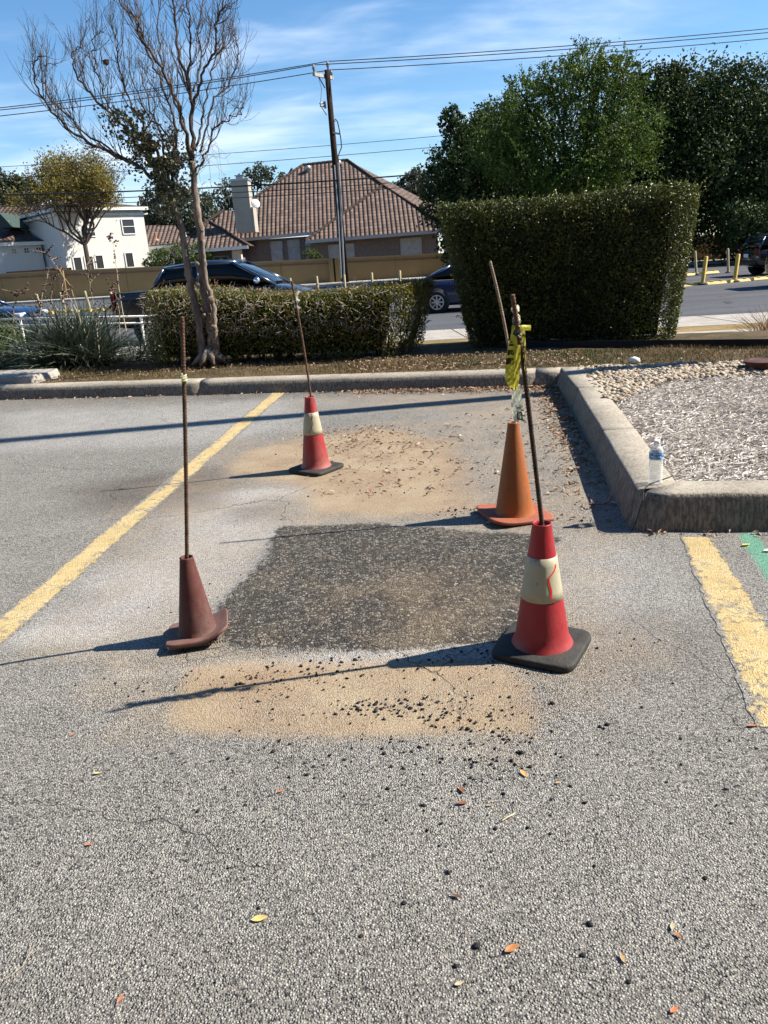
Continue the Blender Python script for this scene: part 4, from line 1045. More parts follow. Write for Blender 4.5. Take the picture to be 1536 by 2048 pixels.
for a_ in ((923, 1581, .034, 1.9, BR, 'brown oval leaf standing just above another in the centre foreground'), (925, 1608, .034, .05, BR, 'brown oval leaf lying flat just below its twin in the centre'),
           (520, 1840, .040, .1, (.66, .45, .15), 'mottled golden leaf near the bottom left of centre'), (1024, 1899, .040, .45, OR, 'bright orange-brown leaf near the bottom right of centre'),
           (1345, 1857, .026, 1.2, CR, 'pale cream leaf at the lower right'), (1355, 1874, .020, 2.2, OR, 'small orange leaf touching the pale cream leaf at lower right'),
           (1047, 1548, .032, 2.0, (.62, .34, .10), 'curled yellow-orange leaf right of centre above the twig'), (1245, 1920, .026, 1.7, TN, 'narrow tan leaf upright near the bottom right'),
           (1505, 1455, .036, 0., OR, 'orange leaf beside the right yellow line'), (195, 1548, .026, .1, (.60, .45, .18), 'pale yellow leaf at the left of the foreground'),
           (919, 1969, .022, .3, CR, 'light peach leaf near the bottom centre'), (1348, 2024, .022, .5, (.55, .14, .04), 'reddish orange leaf at the bottom right'),
           (562, 1583, .020, .5, (.55, .15, .04), 'tiny red-orange leaf left of centre'), (912, 1795, .026, 2.6, (.10, .06, .035), 'dark brown curled leaf above the bottom crumbs'),
           (147, 1470, .022, .9, (.45, .14, .05), 'small red-brown leaf left of the dusty strip'), (178, 1690, .020, .3, (.50, .16, .05), 'small orange leaf at mid left'),
           (980, 1612, .018, 0., TN, 'tiny tan leaf right of the flat brown leaf'), (1117, 1567, .018, .4, TN, 'tiny peach leaf right of the yellow-orange leaf'),
           (1478, 1098, .0, 0, TN, ''), (242, 2000, .024, 1.2, (.5, .2, .1), 'orange leaf fragment at the bottom left'), (1508, 1096, .0, 0, TN, '')):
    if a_[2] > 0: leafobj(*a_)
leafobj(1492, 1092, .055, .4, (.50, .38, .05), 'curled yellow leaf on the dark asphalt beside the green paint'); leafobj(1540, 1104, .07, .1, (.62, .55, .40), 'cream leaf at the right edge on the green paint')
leafobj(976, 1047, .05, 1.2, (.50, .38, .28), 'pale curled leaf against the orange cone base', 1.4, .5)
mb = MB(); g_ = np.array(G(1017, 1638)); mb.tube([g_ + (-.016, -.008, .004), g_ + (0, 0, .007), g_ + (.018, .012, .005)], .0016, 6); mb.tube([g_ + (-.01, .004, .004), g_ + (.004, .001, .006)], .0012, 6)
tag(mb.build('twig', mat('straw', (.62, .52, .32), .7)), 'short straw-coloured forked twig right of centre', 'twig')
mb = MB(); mb.tube([np.array(G(x_, y_)) + (0, 0, .006) for x_, y_ in ((0, 1966), (25, 1955), (48, 1935), (60, 1910), (64, 1890))], .0007, 5)
tag(mb.build('grass_stem', mat('straw_pale', (.38, .31, .20), .7)), 'thin curved straw stem at the bottom left edge', 'stem')


# ================================================================== HEDGES
def hedge(name, box_fn, us, n, size, m_leaf, label, seed, stems=None, n_twig=0, twig_m=None, shell=.10, low_gap=.0, bare=None):
    """box_fn(u, v, w) -> xyz with u along, v depth 0 near..1 far, w height"""
    r_ = np.random.RandomState(seed)
    t = empty(name, tuple(box_fn(np.array([.5]), np.array([.5]), np.array([0.]))[0]), label, 'hedge')
    rl = tuple(t.location)
    # sample on the six faces with inward decay
    f = r_.choice(5, n, p=[.36, .12, .34, .09, .09]); u, v, w = r_.rand(3, n); dd = np.minimum(r_.exponential(shell, n), .45)
    dd = dd * (1 + 0)
    bump_ = .05 * (fbm(u * 9 + f * 7, w * 6 + v * 3, 1.3) - .5)
    v = np.where(f == 0, dd * .8 + bump_, v); v = np.where(f == 1, 1 - dd * .8 + bump_, v); w = np.where(f == 2, 1 - dd * .45 + bump_ * .6, w)
    u = np.where(f == 3, dd * .22 + bump_ * .3, u); u = np.where(f == 4, 1 - dd * .22 + bump_ * .3, u)
    if low_gap:
        lo = low_gap * (.3 + 1.3 * vnoise(u * 14, v * 2 + 3))
        k = (w > lo) | (r_.rand(n) < .16); u, v, w, f = u[k], v[k], w[k], f[k]
    P = box_fn(u, v, w) + r_.normal(0, size * .35, (len(u), 3))
    Nn = np.array([(0, -1, .2), (0, 1, .2), (0, 0, 1.), (-1, 0, .2), (1, 0, .2)])[f]
    V, Q = leaf_quads(P, size, r_, Nn, .35, .6)
    c = np.clip(.55 * r_.rand(len(P)) + .45 * fbm(u * 10 + 3, w * 5 + v * 2, 1.2, 3) + (.0 if bare is None else bare(u, v, w)), 0, 1)
    mb = MB(); mb.add(V, Q, c); mb.build('foliage', m_leaf, t, rel=rl)
    # stray sprigs that break the clipped outline
    SP = []; SN = []
    for i in range(n // 160):
        ff = r_.choice(4, p=[.55, .25, .1, .1]); uu, vv, ww = r_.rand(3)
        if ff == 0: ww, dr = 1., (0, 0, 1)
        elif ff == 1: vv, dr = 0., (0, -1, .4)
        elif ff == 2: uu, dr = 0., (-1, 0, .4)
        else: uu, dr = 1., (1, 0, .4)
        p0 = box_fn(np.array([uu]), np.array([vv]), np.array([ww]))[0]; d = np.array(dr) + r_.normal(0, .35, 3); d /= np.linalg.norm(d); L = r_.gamma(2., .022)
        m2 = 3 + int(L / .011)
        for j in range(m2): SP.append(p0 + d * L * (j / m2) + r_.normal(0, .006, 3))
    V2, Q2 = leaf_quads(np.array(SP), size * .9, r_, aspect=.55); sp = MB(); sp.add(V2, Q2, np.clip(r_.uniform(.5, 1, len(Q2)), 0, 1)); sp.build('sprigs', m_leaf, t, rel=rl)
    # woody interior mass: crossing leafy branches
    mb = MB(); ns = stems or 14
    for i in range(ns):
        u0 = (i + .5 + r_.uniform(-.3, .3)) / ns; v0 = r_.uniform(.35, .65)
        for k in range(5):
            ps = [box_fn(np.array([np.clip(u0 + s_ * r_.normal(0, .05), .03, .97)]), np.array([np.clip(v0 + s_ * r_.normal(0, .25), .1, .9)]), np.array([s_ * .9]))[0] for s_ in (0, .25, .5, .75, 1)]
            mb.tube(ps, [.014, .011, .008, .006, .003], 5, False)
    mb.build('stems', M['twig'], t, rel=rl)
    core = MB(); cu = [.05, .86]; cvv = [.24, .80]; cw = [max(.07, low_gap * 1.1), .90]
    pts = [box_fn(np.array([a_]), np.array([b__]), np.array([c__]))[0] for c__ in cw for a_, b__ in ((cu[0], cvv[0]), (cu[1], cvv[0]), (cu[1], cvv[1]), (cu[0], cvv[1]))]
    core.add(pts, np.array([(3, 2, 1, 0), (4, 5, 6, 7), (0, 1, 5, 4), (1, 2, 6, 5), (2, 3, 7, 6), (3, 0, 4, 7)])); core.build('shade_core', mat('shade_core', (.008, .011, .005), .95, nscale=14, namp=.6), t, rel=rl)  # near-black box paints the shade inside the hedge
    if n_twig:
        mb = MB(); k = r_.randint(0, 3, n_twig)
        for i in range(n_twig):
            if r_.rand() < .7: uu = np.clip(r_.beta(1.3, 2.2), .0, .99)
            else: uu = r_.rand()
            vv, ww, dr = (-.01, r_.uniform(.45, .98), (0, -1, .4)) if r_.rand() < .62 else (r_.rand(), 1.0, (0, -.2, 1))
            if r_.rand() < .25: uu, vv, ww, dr = -.005, r_.rand(), r_.uniform(.45, .97), (-1, -.2, .5)
            p0 = box_fn(np.array([uu]), np.array([vv]), np.array([ww]))[0]; d = np.array(dr) * .6 + r_.normal(0, .7, 3); d /= np.linalg.norm(d); L = r_.uniform(.03, .10)
            bnd = r_.normal(0, .35, 3) * L
            mb.tube([p0 - d * L * .5, p0 + d * L * .2 + bnd * .3, p0 + d * L * .7 + bnd], [.0035, .0026, .0012], 3, False)
        mb.build('bare_twigs', twig_m or M['twig'], t, rel=rl)
    return t


M['privet'] = leafmat('privet_leaves', [(0, (.014, .022, .005)), (.35, (.032, .046, .008)), (.62, (.085, .10, .016)), (.85, (.21, .215, .036)), (1, (.34, .31, .08))], .38, .16, .35)
M['nandina'] = leafmat('low_hedge_leaves', [(0, (.028, .034, .009)), (.3, (.065, .078, .014)), (.55, (.14, .15, .022)), (.75, (.26, .22, .035)), (.88, (.24, .09, .04)), (1, (.36, .17, .12))], .45, .22, .4)
M['pale_twig'] = mat('pale_twig', (.34, .29, .25), .8, nscale=30, namp=.3)
# tall hedge: front face at measured corners, flaring to the top
YB0, YB1 = 9.78, 9.15
bl = np.array(AT(948, 716, YB0)); br = np.array(AT(1385, 698, YB1)); tl_ = np.array(AT(878, 412, YB0 - .12)); tr_ = np.array(AT(1452, 360, YB1 - .05))
def tall_box(u, v, w):
    u, v, w = (np.asarray(a)[:, None] for a in (u, v, w))
    b_ = bl + (br - bl) * u; t_ = tl_ + (tr_ - tl_) * u
    p = b_ + (t_ - b_) * (w ** .9)
    bulge = np.array([0, 0, .045]) * .35 * np.sin(u * math.pi * 3 + .5) * w
    dep = np.array([.10, 1.15, 0]) * v * (.80 + .3 * w)
    rnd_ = np.clip((w - .80) / .20, 0, 1) ** 2
    return p + dep + bulge + np.array([0, .13, 0]) * rnd_ * (1 - v) + np.array([-.04, .55, 0]) * np.clip((u - .86) / .14, 0, 1) ** 2 * (1 - v)
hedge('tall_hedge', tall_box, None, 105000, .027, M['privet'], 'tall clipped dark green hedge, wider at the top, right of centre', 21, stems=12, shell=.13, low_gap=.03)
# low hedge
LL0, LL1 = 10.05, 9.28
b0_ = np.array(AT(300, 744, LL0)); b1_ = np.array(AT(826, 728, LL1)); t0_ = np.array(AT(280, 592, LL0 - .06)); t1_ = np.array(AT(856, 577, LL1 - .06))
def low_box(u, v, w):
    u, v, w = (np.asarray(a)[:, None] for a in (u, v, w))
    b_ = b0_ + (b1_ - b0_) * u; t_ = t0_ + (t1_ - t0_) * u
    return b_ + (t_ - b_) * w + np.array([.18, .95, 0]) * v + np.array([0, 0, .05]) * np.sin(u * 7 + 1) * w + np.array([0, 0, .02]) * v * w + np.array([0, .16, 0]) * np.clip((w - .70) / .30, 0, 1) ** 2 * (1 - v) + np.array([-.02, .45, 0]) * np.clip((u - .90) / .10, 0, 1) ** 2 * (1 - v)
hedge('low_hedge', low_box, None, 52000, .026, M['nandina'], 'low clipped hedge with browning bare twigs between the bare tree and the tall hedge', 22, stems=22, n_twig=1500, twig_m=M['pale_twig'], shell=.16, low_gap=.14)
# sprays of stems splaying at the hedge foot by the trunk
t = empty('low_hedge_shoots', AT(455, 722, 10.2), 'bare splayed shoots at the hedge foot right of the tree trunk', 'shoots')
mb = MB()
for i in range(26):
    p0 = np.array(AT(482 + rs.uniform(-6, 10), 727, 10.2)); p1 = np.array(AT(rs.uniform(425, 485), rs.uniform(655, 705), 10.2 + rs.uniform(-.15, .15)))
    mb.tube([p0, (p0 + p1) / 2 + (0, 0, .03), p1], [.005, .004, .002], 4, False)
mb.build('shoot', M['pale_twig'], t, rel=tuple(t.location))


# ================================================================== BARE TREE
class Twigs:
    def __init__(s, r_): s.r = r_; s.limb = MB(); s.twig = MB(); s.tips = []
    def limb_path(s, pts, r0, r1, seg=8, n=5, jit=.012):
        P = np.array(pts, float); t = np.linspace(0, len(P) - 1, (len(P) - 1) * n + 1); i = np.clip(t.astype(int), 0, len(P) - 2); f = (t - i)[:, None]
        Pm = P[np.clip(i - 1, 0, None)]; P0 = P[i]; P1 = P[i + 1]; P2 = P[np.clip(i + 2, None, len(P) - 1)]
        C = .5 * ((2 * P0) + (P1 - Pm) * f + (2 * Pm - 5 * P0 + 4 * P1 - P2) * f ** 2 + (3 * P0 - 3 * P1 + P2 - Pm) * f ** 3)
        C = C + s.r.normal(0, jit, C.shape)
        R = np.linspace(r0, r1, len(C)) * (1 + .12 * s.r.normal(0, .6, len(C)).clip(-1, 1)); s.limb.tube(C, R, seg); return C, R
    def shoots(s, C, R, dens, L0, L1, up=.75, depth=0, out=None, start=.15):
        n = int(len(C) * dens)
        for k in range(n):
            i = int(s.r.uniform(start, 1) * (len(C) - 1)); i = min(i, len(C) - 2); d = C[i + 1] - C[i]; d /= np.linalg.norm(d) + 1e-9
            o = rand_unit(1, s.r)[0]; o -= d * (o @ d); o /= np.linalg.norm(o) + 1e-9
            dr = d * .75 + o * .75; dr /= np.linalg.norm(dr); L = s.r.uniform(L0, L1) * (1.05 - .35 * i / len(C))
            s.branch(C[i], dr, L, min(R[i] * .55, L * .012 + .0015), up, depth)
    def branch(s, p, d, L, r, up, depth):
        n = 7 if L > .35 else 4; P = [p]; cur = s.r.normal(0, .35, 3); d = d.copy()
        for k in range(n):
            d = d + np.array([0, 0, up]) * .23 + cur * .10 + s.r.normal(0, .10, 3); d /= np.linalg.norm(d); P.append(P[-1] + d * L / n)
        P = np.array(P); R = np.linspace(r * .8, .0013, len(P)); s.twig.tube(P, R, 5 if r > .004 else 4, False)
        s.tips.append(P[-1])
        if depth > 0:
            m_ = int(s.r.poisson(3.2 + L * 5))
            for q_ in range(m_):
                i = s.r.randint(1, n); o = rand_unit(1, s.r)[0]; dd = P[i + 1] - P[i]; dd /= np.linalg.norm(dd); dr = dd * .8 + o * .7; dr /= np.linalg.norm(dr)
                s.branch(P[i], dr, L * s.r.uniform(.28, .6), r * .5, up * .9, depth - 1)


TYB = 9.75
T0 = empty('bare_tree', AT(425, 728, TYB), 'bare multi-stemmed tree with peeling trunk and ivy clump, rising behind the kerb on the left', 'tree')
rl = tuple(T0.location)
tw = Twigs(np.random.RandomState(5))
def PX(pts, Y=TYB, dY=0): return [AT(x, y, Y + dY * i / (len(pts) - 1)) for i, (x, y) in enumerate(pts)]
trunk = Twigs(np.random.RandomState(8))
LEFT = PX([(408, 728), (404, 690), (397, 640), (386, 590), (376, 540), (369, 490), (360, 440), (345, 405), (335, 378)], TYB)
RIGHT = PX([(425, 728), (424, 690), (420, 640), (410, 590), (404, 540), (402, 480), (394, 420), (388, 370), (384, 320)], TYB + .03)
THIRD = PX([(432, 728), (430, 680), (428, 640), (424, 600), (412, 560), (408, 520), (405, 480)], TYB - .03)
CL, RL_ = trunk.limb_path(LEFT, .056, .030, 10, 5, .006); CR_, RR_ = trunk.limb_path(RIGHT, .058, .036, 10, 5, .006); trunk.limb_path(THIRD, .044, .022, 9, 5, .006)
# root flare and burrs
for k in range(9):
    a = k * .72; base = np.array(AT(420, 716, TYB)); trunk.limb.tube([base + (0, 0, .10), base + (math.cos(a) * .10, math.sin(a) * .10, .03), base + (math.cos(a) * .24, math.sin(a) * .2, -.06)], [.07, .05, .015], 7)
for (x_, y_, r0_) in ((421, 600, .05), (427, 655, .045), (396, 570, .035), (408, 630, .03), (394, 528, .035), (404, 462, .022)):
    trunk.limb.lathe([(0, -r0_), (r0_ * .7, -r0_ * .7), (r0_, 0), (r0_ * .8, r0_ * .6), (0, r0_)], AT(x_, y_, TYB - .05), 9)
trunk.limb.build('trunk', M['bark'], T0, smooth=True, rel=rl)
limbs = [  # px polyline, r0, r1, depth drift
    ([(340, 392), (318, 368), (285, 338), (245, 316), (200, 297), (150, 268), (112, 232), (84, 195), (70, 160), (72, 122), (92, 112)], .034, .007, -.5),
    ([(262, 326), (215, 296), (165, 262), (128, 225), (100, 190), (85, 150), (95, 128), (112, 130)], .018, .005, .3),
    ([(335, 385), (305, 330), (275, 290), (245, 250), (205, 215), (165, 170), (145, 130), (150, 100), (168, 78), (175, 40)], .030, .006, .6),
    ([(250, 255), (222, 225), (205, 180), (192, 140), (185, 100), (195, 68), (208, 60)], .014, .005, -.5),
    ([(338, 380), (318, 320), (298, 270), (272, 225), (252, 180), (240, 130), (232, 90), (235, 60)], .028, .006, -.7),
    ([(340, 378), (332, 320), (318, 260), (300, 210), (290, 165), (282, 120)], .024, .005, .8),
    ([(345, 380), (350, 320), (352, 260), (340, 210), (318, 160), (300, 115), (280, 70), (276, 25), (262, -15)], .026, .006, .5),
    ([(384, 325), (372, 270), (356, 215), (335, 160), (305, 110), (280, 75), (272, 35), (240, 5), (228, -30)], .036, .007, -.4),
    ([(382, 310), (368, 250), (350, 205), (330, 150), (320, 95), (315, 40), (325, -20)], .024, .007, .8),
    ([(386, 320), (386, 260), (384, 210), (374, 160), (358, 105), (350, 50), (345, -10), (344, -80)], .040, .010, .3),
    ([(384, 230), (396, 185), (408, 145), (425, 115), (432, 70), (438, 30), (452, 12), (462, 12)], .026, .006, -.6),
    ([(388, 300), (400, 262), (408, 220), (420, 170), (430, 120), (452, 90), (470, 60)], .022, .005, .7),
    ([(390, 340), (405, 322), (418, 290), (428, 258), (452, 240), (476, 228), (486, 215), (483, 202)], .020, .004, -.3),
    ([(402, 300), (415, 250), (430, 200), (452, 170), (472, 130), (475, 95), (462, 60), (452, 55)], .018, .005, .4),
    ([(386, 215), (378, 150), (382, 90), (375, 30), (368, -40)], .022, .008, -.5),
    ([(352, 300), (322, 250), (300, 240), (280, 200), (262, 150), (255, 110)], .014, .005, .6),
    ([(384, 180), (400, 130), (398, 70), (405, 10), (415, -50)], .018, .007, .5),
    ([(372, 340), (358, 325), (348, 300), (345, 250), (330, 220)], .012, .005, -.9),
]
Cs_ = []
for pts, ra_, rb__, dY in limbs:
    C, R = tw.limb_path(PX(pts, TYB, dY), ra_ * .70, rb__ * .72, 7, 4, .012)
    Cs_.append((C, R)); nl = len(pts)
    tw.shoots(C, R, .72, .28, .66, 1.35, 1, start=.28)
    tw.shoots(C, R, .7, .12, .34, 1.0, 0, start=.2)
tw.shoots(CR_, RR_, .25, .2, .5, .2, 1, start=.8)
tw.limb.build('limb', M['twig'], T0, smooth=True, rel=rl)
tw.twig.build('twigs', M['twig'], T0, rel=rl)
# hanging loose tendrils right of the trunk
mb = MB()
for k in range(16):
    x0_ = 395 + rs.uniform(0, 12); y0_ = rs.uniform(290, 350); ex = rs.uniform(5, 70); ey = rs.uniform(-30, 80)
    mb.tube([AT(x0_, y0_, TYB), AT(x0_ + ex * .4, y0_ - 22, TYB - .1), AT(x0_ + ex * .8, y0_ + ey * .2 - 10, TYB - .15), AT(x0_ + ex, y0_ + ey, TYB - .2)], [.003, .0025, .002, .0015], 4, False)
mb.build('tendrils', M['pale_twig'], T0, rel=rl)
# ivy clump leaves
r_ = np.random.RandomState(31); pts = []
for (x0_, y0_, x1_, y1_, sx__, n) in ((222, 222, 262, 262, 14, 260), (240, 235, 300, 300, 20, 900), (265, 260, 335, 330, 22, 1200), (300, 300, 350, 350, 24, 1500), (320, 350, 345, 400, 18, 1300), (310, 400, 345, 425, 13, 480), (340, 290, 352, 260, 10, 220), (285, 240, 278, 222, 8, 80), (358, 310, 360, 340, 12, 200), (255, 320, 300, 345, 12, 80)):
    t_ = r_.rand(n); x = lerp(x0_, x1_, t_) + r_.normal(0, sx__, n); y = lerp(y0_, y1_, t_) + r_.normal(0, sx__ * .6, n)
    k = vnoise(x * .11, y * .11) > .33
    pts += [AT(a_, b__, TYB + c__) for a_, b__, c__ in zip(x[k], y[k], r_.normal(0, .15, n)[k])]
P = np.array(pts); V, Q = leaf_quads(P, .034, r_, aspect=.85); mb = MB(); mb.add(V, Q, r_.rand(len(Q)))
M['ivy'] = leafmat('ivy_leaves', [(0, (.03, .035, .018)), (.6, (.06, .065, .03)), (.9, (.12, .12, .05)), (1, (.28, .22, .10))], .4, .2, .5)
mb.build('ivy', M['ivy'], T0, rel=rl)
x = r_.normal(424, 4, 60); y = r_.uniform(590, 720, 60); P = np.array([AT(a_, b__, TYB - .1) for a_, b__ in zip(x, y)]); V, Q = leaf_quads(P, .022, r_); mb = MB(); mb.add(V, Q, r_.rand(60) * .5 + .5)
mb.build('sprouts', M['nandina'], T0, rel=rl)['kind'] = 'stuff'
nm = MB(); pebble(nm, AT(212, 124, TYB + .3), .035, r_, 1.2); tag(nm.build('nest', M['twig']), 'small brown nest-like clump caught high in the bare tree', 'nest')


# ================================================================== SPIKY PLANT, SHRUBS
M['blade'] = leafmat('blade_leaves', [(0, (.025, .040, .025)), (.5, (.065, .09, .058)), (.85, (.14, .17, .115)), (1, (.32, .29, .20))], .38, .1, .5)
def blades(name, parent, c, n, L0, L1, w, spread, r_, m_, el=(.15, 1.5), droop=.35, rl=(0, 0, 0)):
    az = r_.uniform(0, 2 * math.pi, n); e = r_.uniform(el[0], el[1], n); L = r_.uniform(L0, L1, n); ns = 7
    B = np.array(c) + np.column_stack([r_.normal(0, spread, n), r_.normal(0, spread * .7, n), r_.uniform(-.02, .04, n)])
    Vs = np.zeros((n, ns, 2, 3)); p = B.copy(); ph = e.copy(); tw_ = r_.uniform(0, 6.3, n)
    side = np.stack([-np.sin(az), np.cos(az), np.zeros(n)], 1); side = side * np.cos(tw_)[:, None] + np.array([0, 0, 1]) * np.sin(tw_)[:, None] * .5
    dr = r_.uniform(.3, 1.3, n) * droop / ns * 2
    for k in range(ns):
        ww = w * (1 - (k / (ns - 1)) ** 2.5) * .5 + .0008
        Vs[:, k, 0] = p - side * ww; Vs[:, k, 1] = p + side * ww
        d = np.stack([np.cos(az) * np.cos(ph), np.sin(az) * np.cos(ph), np.sin(ph)], 1); p = p + d * (L / (ns - 1))[:, None]; ph = ph - dr
    V = Vs.reshape(-1, 3); i = (np.arange(n) * ns * 2)[:, None] + (np.arange(ns - 1) * 2)[None, :]; Q = np.stack([i, i + 1, i + 3, i + 2], -1).reshape(-1, 4)
    V[:, 2] = np.maximum(V[:, 2], .14)
    mb = MB(); mb.add(V, Q, np.repeat(np.clip(r_.beta(2, 2.4, n), 0, 1), ns - 1)); return mb.build(name, m_, parent, rel=rl)


def seed_stalk(parent, pts, rl, r_, pods=18, rad=.006, m_='stalk'):
    mb = MB(); P = np.array(pts); mb.tube(P, np.linspace(rad, rad * .35, len(P)), 6, False)
    for k in range(5):
        i = len(P) - 1 - r_.randint(0, max(1, len(P) // 2)); q_ = P[i]; d = r_.normal(0, 1, 3); d[2] = abs(d[2]) * .8; d /= np.linalg.norm(d); L = r_.uniform(.06, .22); mb.tube([q_, q_ + d * L * .5 + (0, 0, .01), q_ + d * L], [.003, .0025, .0015], 4, False)
        for s_ in (.4, .7, 1): pm.append(q_ + d * L * s_)
    mb.build('seed_stalk', M[m_], parent, rel=rl)
    for k in range(pods): i = r_.randint(len(P) // 3, len(P)); pm.append(P[min(i, len(P) - 1)] + r_.normal(0, .014, 3))
M['stalk'] = mat('dry_stalk', (.42, .32, .20), .8, nscale=20, namp=.25); M['stalk_pale'] = mat('pale_stalk', (.60, .50, .34), .8, nscale=20, namp=.2); M['pod'] = mat('seed_pod', (.09, .05, .045), .8, nscale=30, namp=.4)
Yc = 10.9; c_ = np.array(AT(158, 735, Yc)); c_[2] = .15
t = empty('spiky_plant', tuple(c_), 'large clump of narrow grey-green blades with dry seed stalks, left behind the kerb', 'plant'); rl = tuple(t.location)
r_ = np.random.RandomState(41); pm = []
blades('blades', t, c_, 1900, .5, 1.12, .019, .19, r_, M['blade'], (.12, 1.5), .42, rl)
def PY(pts, Y, dY=0): return [AT(x, y, Y + dY * i / (len(pts) - 1)) for i, (x, y) in enumerate(pts)]
for pts, Y, m_ in (([(75, 700), (78, 650), (83, 600), (92, 560), (100, 535)], 10.7, 'stalk_pale'), ([(95, 690), (98, 630), (104, 580), (118, 545), (120, 540)], 10.9, 'stalk'), ([(170, 680), (155, 620), (140, 570), (122, 545), (100, 515), (92, 505)], 10.8, 'stalk'),
                   ([(258, 690), (246, 630), (238, 580), (233, 535), (229, 500), (222, 480), (221, 470)], 10.6, 'stalk_pale'), ([(240, 680), (238, 620), (232, 590), (222, 580)], 10.8, 'stalk'), ([(195, 680), (190, 620), (180, 570), (174, 530)], 11.0, 'stalk'), ([(27, 660), (27, 620), (30, 590), (50, 583)], 10.8, 'stalk'),
                   ([(190, 660), (212, 620), (232, 600)], 10.7, 'stalk_pale'), ([(130, 690), (132, 640), (128, 600), (124, 575)], 11.1, 'stalk'), ([(62, 655), (75, 625), (80, 605)], 10.9, 'stalk_pale')):
    q_ = np.array(PY(pts, Y)); tt_ = np.linspace(0, len(q_) - 1, 14); q_ = np.column_stack([np.interp(tt_, range(len(q_)), q_[:, k]) for k in range(3)]) + r_.normal(0, .004, (14, 3)); q_[0, 2] = .2
    seed_stalk(t, q_, rl, r_, m_=m_)
P = np.array(pm); po = many_pebbles('seed_pods', P - np.array(rl), r_.uniform(.010, .020, len(P)), M['pod'], 5, .9); po.parent = t; po['kind'] = 'stuff'
Y2 = 11.1; c_ = np.array(AT(300, 725, Y2)); c_[2] = .15
t = empty('spiky_plant', tuple(c_), 'smaller shaded clump of narrow blades under the left end of the low hedge', 'plant'); blades('blades', t, c_, 330, .35, .65, .012, .13, r_, M['blade'], (.1, 1.35), .5, tuple(t.location))
c_ = np.array(AT(10, 745, 11.2)); c_[2] = .15
t = empty('spiky_plant', tuple(c_), 'dark clump of drooping blades under the round green shrub at the left edge', 'plant'); blades('blades', t, c_, 420, .4, .8, .012, .2, r_, M['blade'], (.05, 1.1), .6, tuple(t.location))
# reddish dry grass at the right edge
c_ = np.array(G(1532, 683, -.3)); t = empty('dry_grass_clump', tuple(c_), 'reddish dry ornamental grass clump by the sidewalk at the right edge', 'grass clump')
M['redgrass'] = leafmat('red_grass', [(0, (.22, .10, .06)), (.6, (.42, .25, .15)), (1, (.55, .42, .28))], .7, .2, .1)
Vn = 170; az = r_.uniform(0, 6.3, Vn); mb = MB()
for a_ in az:
    e = r_.uniform(.7, 1.45); L = r_.uniform(.25, .62); d = np.array([math.cos(a_) * math.cos(e), math.sin(a_) * math.cos(e), math.sin(e)]); b0__ = c_ + r_.normal(0, .08, 3) * (1, 1, 0)
    mb.tube([b0__, b0__ + d * L * .6, b0__ + d * L + np.array([math.cos(a_), math.sin(a_), -.3]) * .06], [.004, .003, .0015], 3, False, r_.rand())
mb.build('blades', M['redgrass'], t, rel=tuple(t.location))


def crown(blobs, n, size, r_, clump=26, sig=.30, lump=.30, aspect=.6, sq=1.0):
    """blobs: list of (centre, radius); returns leaf verts"""
    C = np.array([b_[0] for b_ in blobs]); R = np.array([b_[1] for b_ in blobs]); p = R ** 2 / (R ** 2).sum(); nc = max(8, n // clump)
    k = r_.choice(len(R), nc, p=p); d = rand_unit(nc, r_); lum = 1 + lump * (fbm(d[:, 0] * 3 + k * 5, d[:, 1] * 3 + d[:, 2] * 4, 1.0, 3) - .55) * 2
    rad = R[k] * lum * (1 - np.minimum(r_.exponential(.12, nc), .8)); cc = C[k] + d * rad[:, None] * np.array([1, 1, sq]); i = np.repeat(np.arange(nc), clump); m_ = len(i)
    P = cc[i] + r_.normal(0, 1, (m_, 3)) * (R[k][i] * sig * .35)[:, None]
    V, Q = leaf_quads(P, size, r_, d[i], .25, aspect); cr = np.clip(r_.rand(nc)[i] * .6 + r_.rand(m_) * .4, 0, 1); return V, Q, cr


def pb(px, py, pr, Y, dY=0): c_ = np.array(AT(px, py, Y + dY)); return (c_, pr / 1470 * (Y + dY))


def tree(name, label, blobs, n, size, m_, seed, trunk_px, Yt, zb, r0=.3, sig=.32, clump=26, lump=.30, cat='tree', bark='dark_bark', nl=10, aspect=.6, core=True, group=None):
    r_ = np.random.RandomState(seed); b_ = np.array(AT(trunk_px, 500, Yt)); b_[2] = zb
    t = empty(name, tuple(b_), label, cat, group); rl = tuple(t.location)
    V, Q, cr = crown(blobs, n, size, r_, clump, sig, lump, aspect); mb = MB(); mb.add(V, Q, cr); mb.build('crown', m_, t, rel=rl)
    mb = MB(); zc = np.mean([q_[0] for q_ in blobs], 0); mid = (b_ + zc) / 2; mb.tube([b_, (b_ * .7 + mid * .3) + r_.normal(0, .1, 3), mid], [r0, r0 * .8, r0 * .6], 8)
    for (c__, rr) in blobs[:nl * 3]:
        e = c__ + r_.normal(0, rr * .2, 3); mb.tube([mid, lerp(mid, e, .5) + r_.normal(0, rr * .15, 3), e], [r0 * .5, r0 * .3, r0 * .08], 6, False)
        for q_ in range(3):
            f_ = c__ + rand_unit(1, r_)[0] * rr * .8; mb.tube([lerp(mid, e, .7), lerp(e, f_, .5), f_], [r0 * .2, r0 * .12, r0 * .03], 4, False)
    mb.build('trunk', M[bark], t, rel=rl); return t, rl, r_


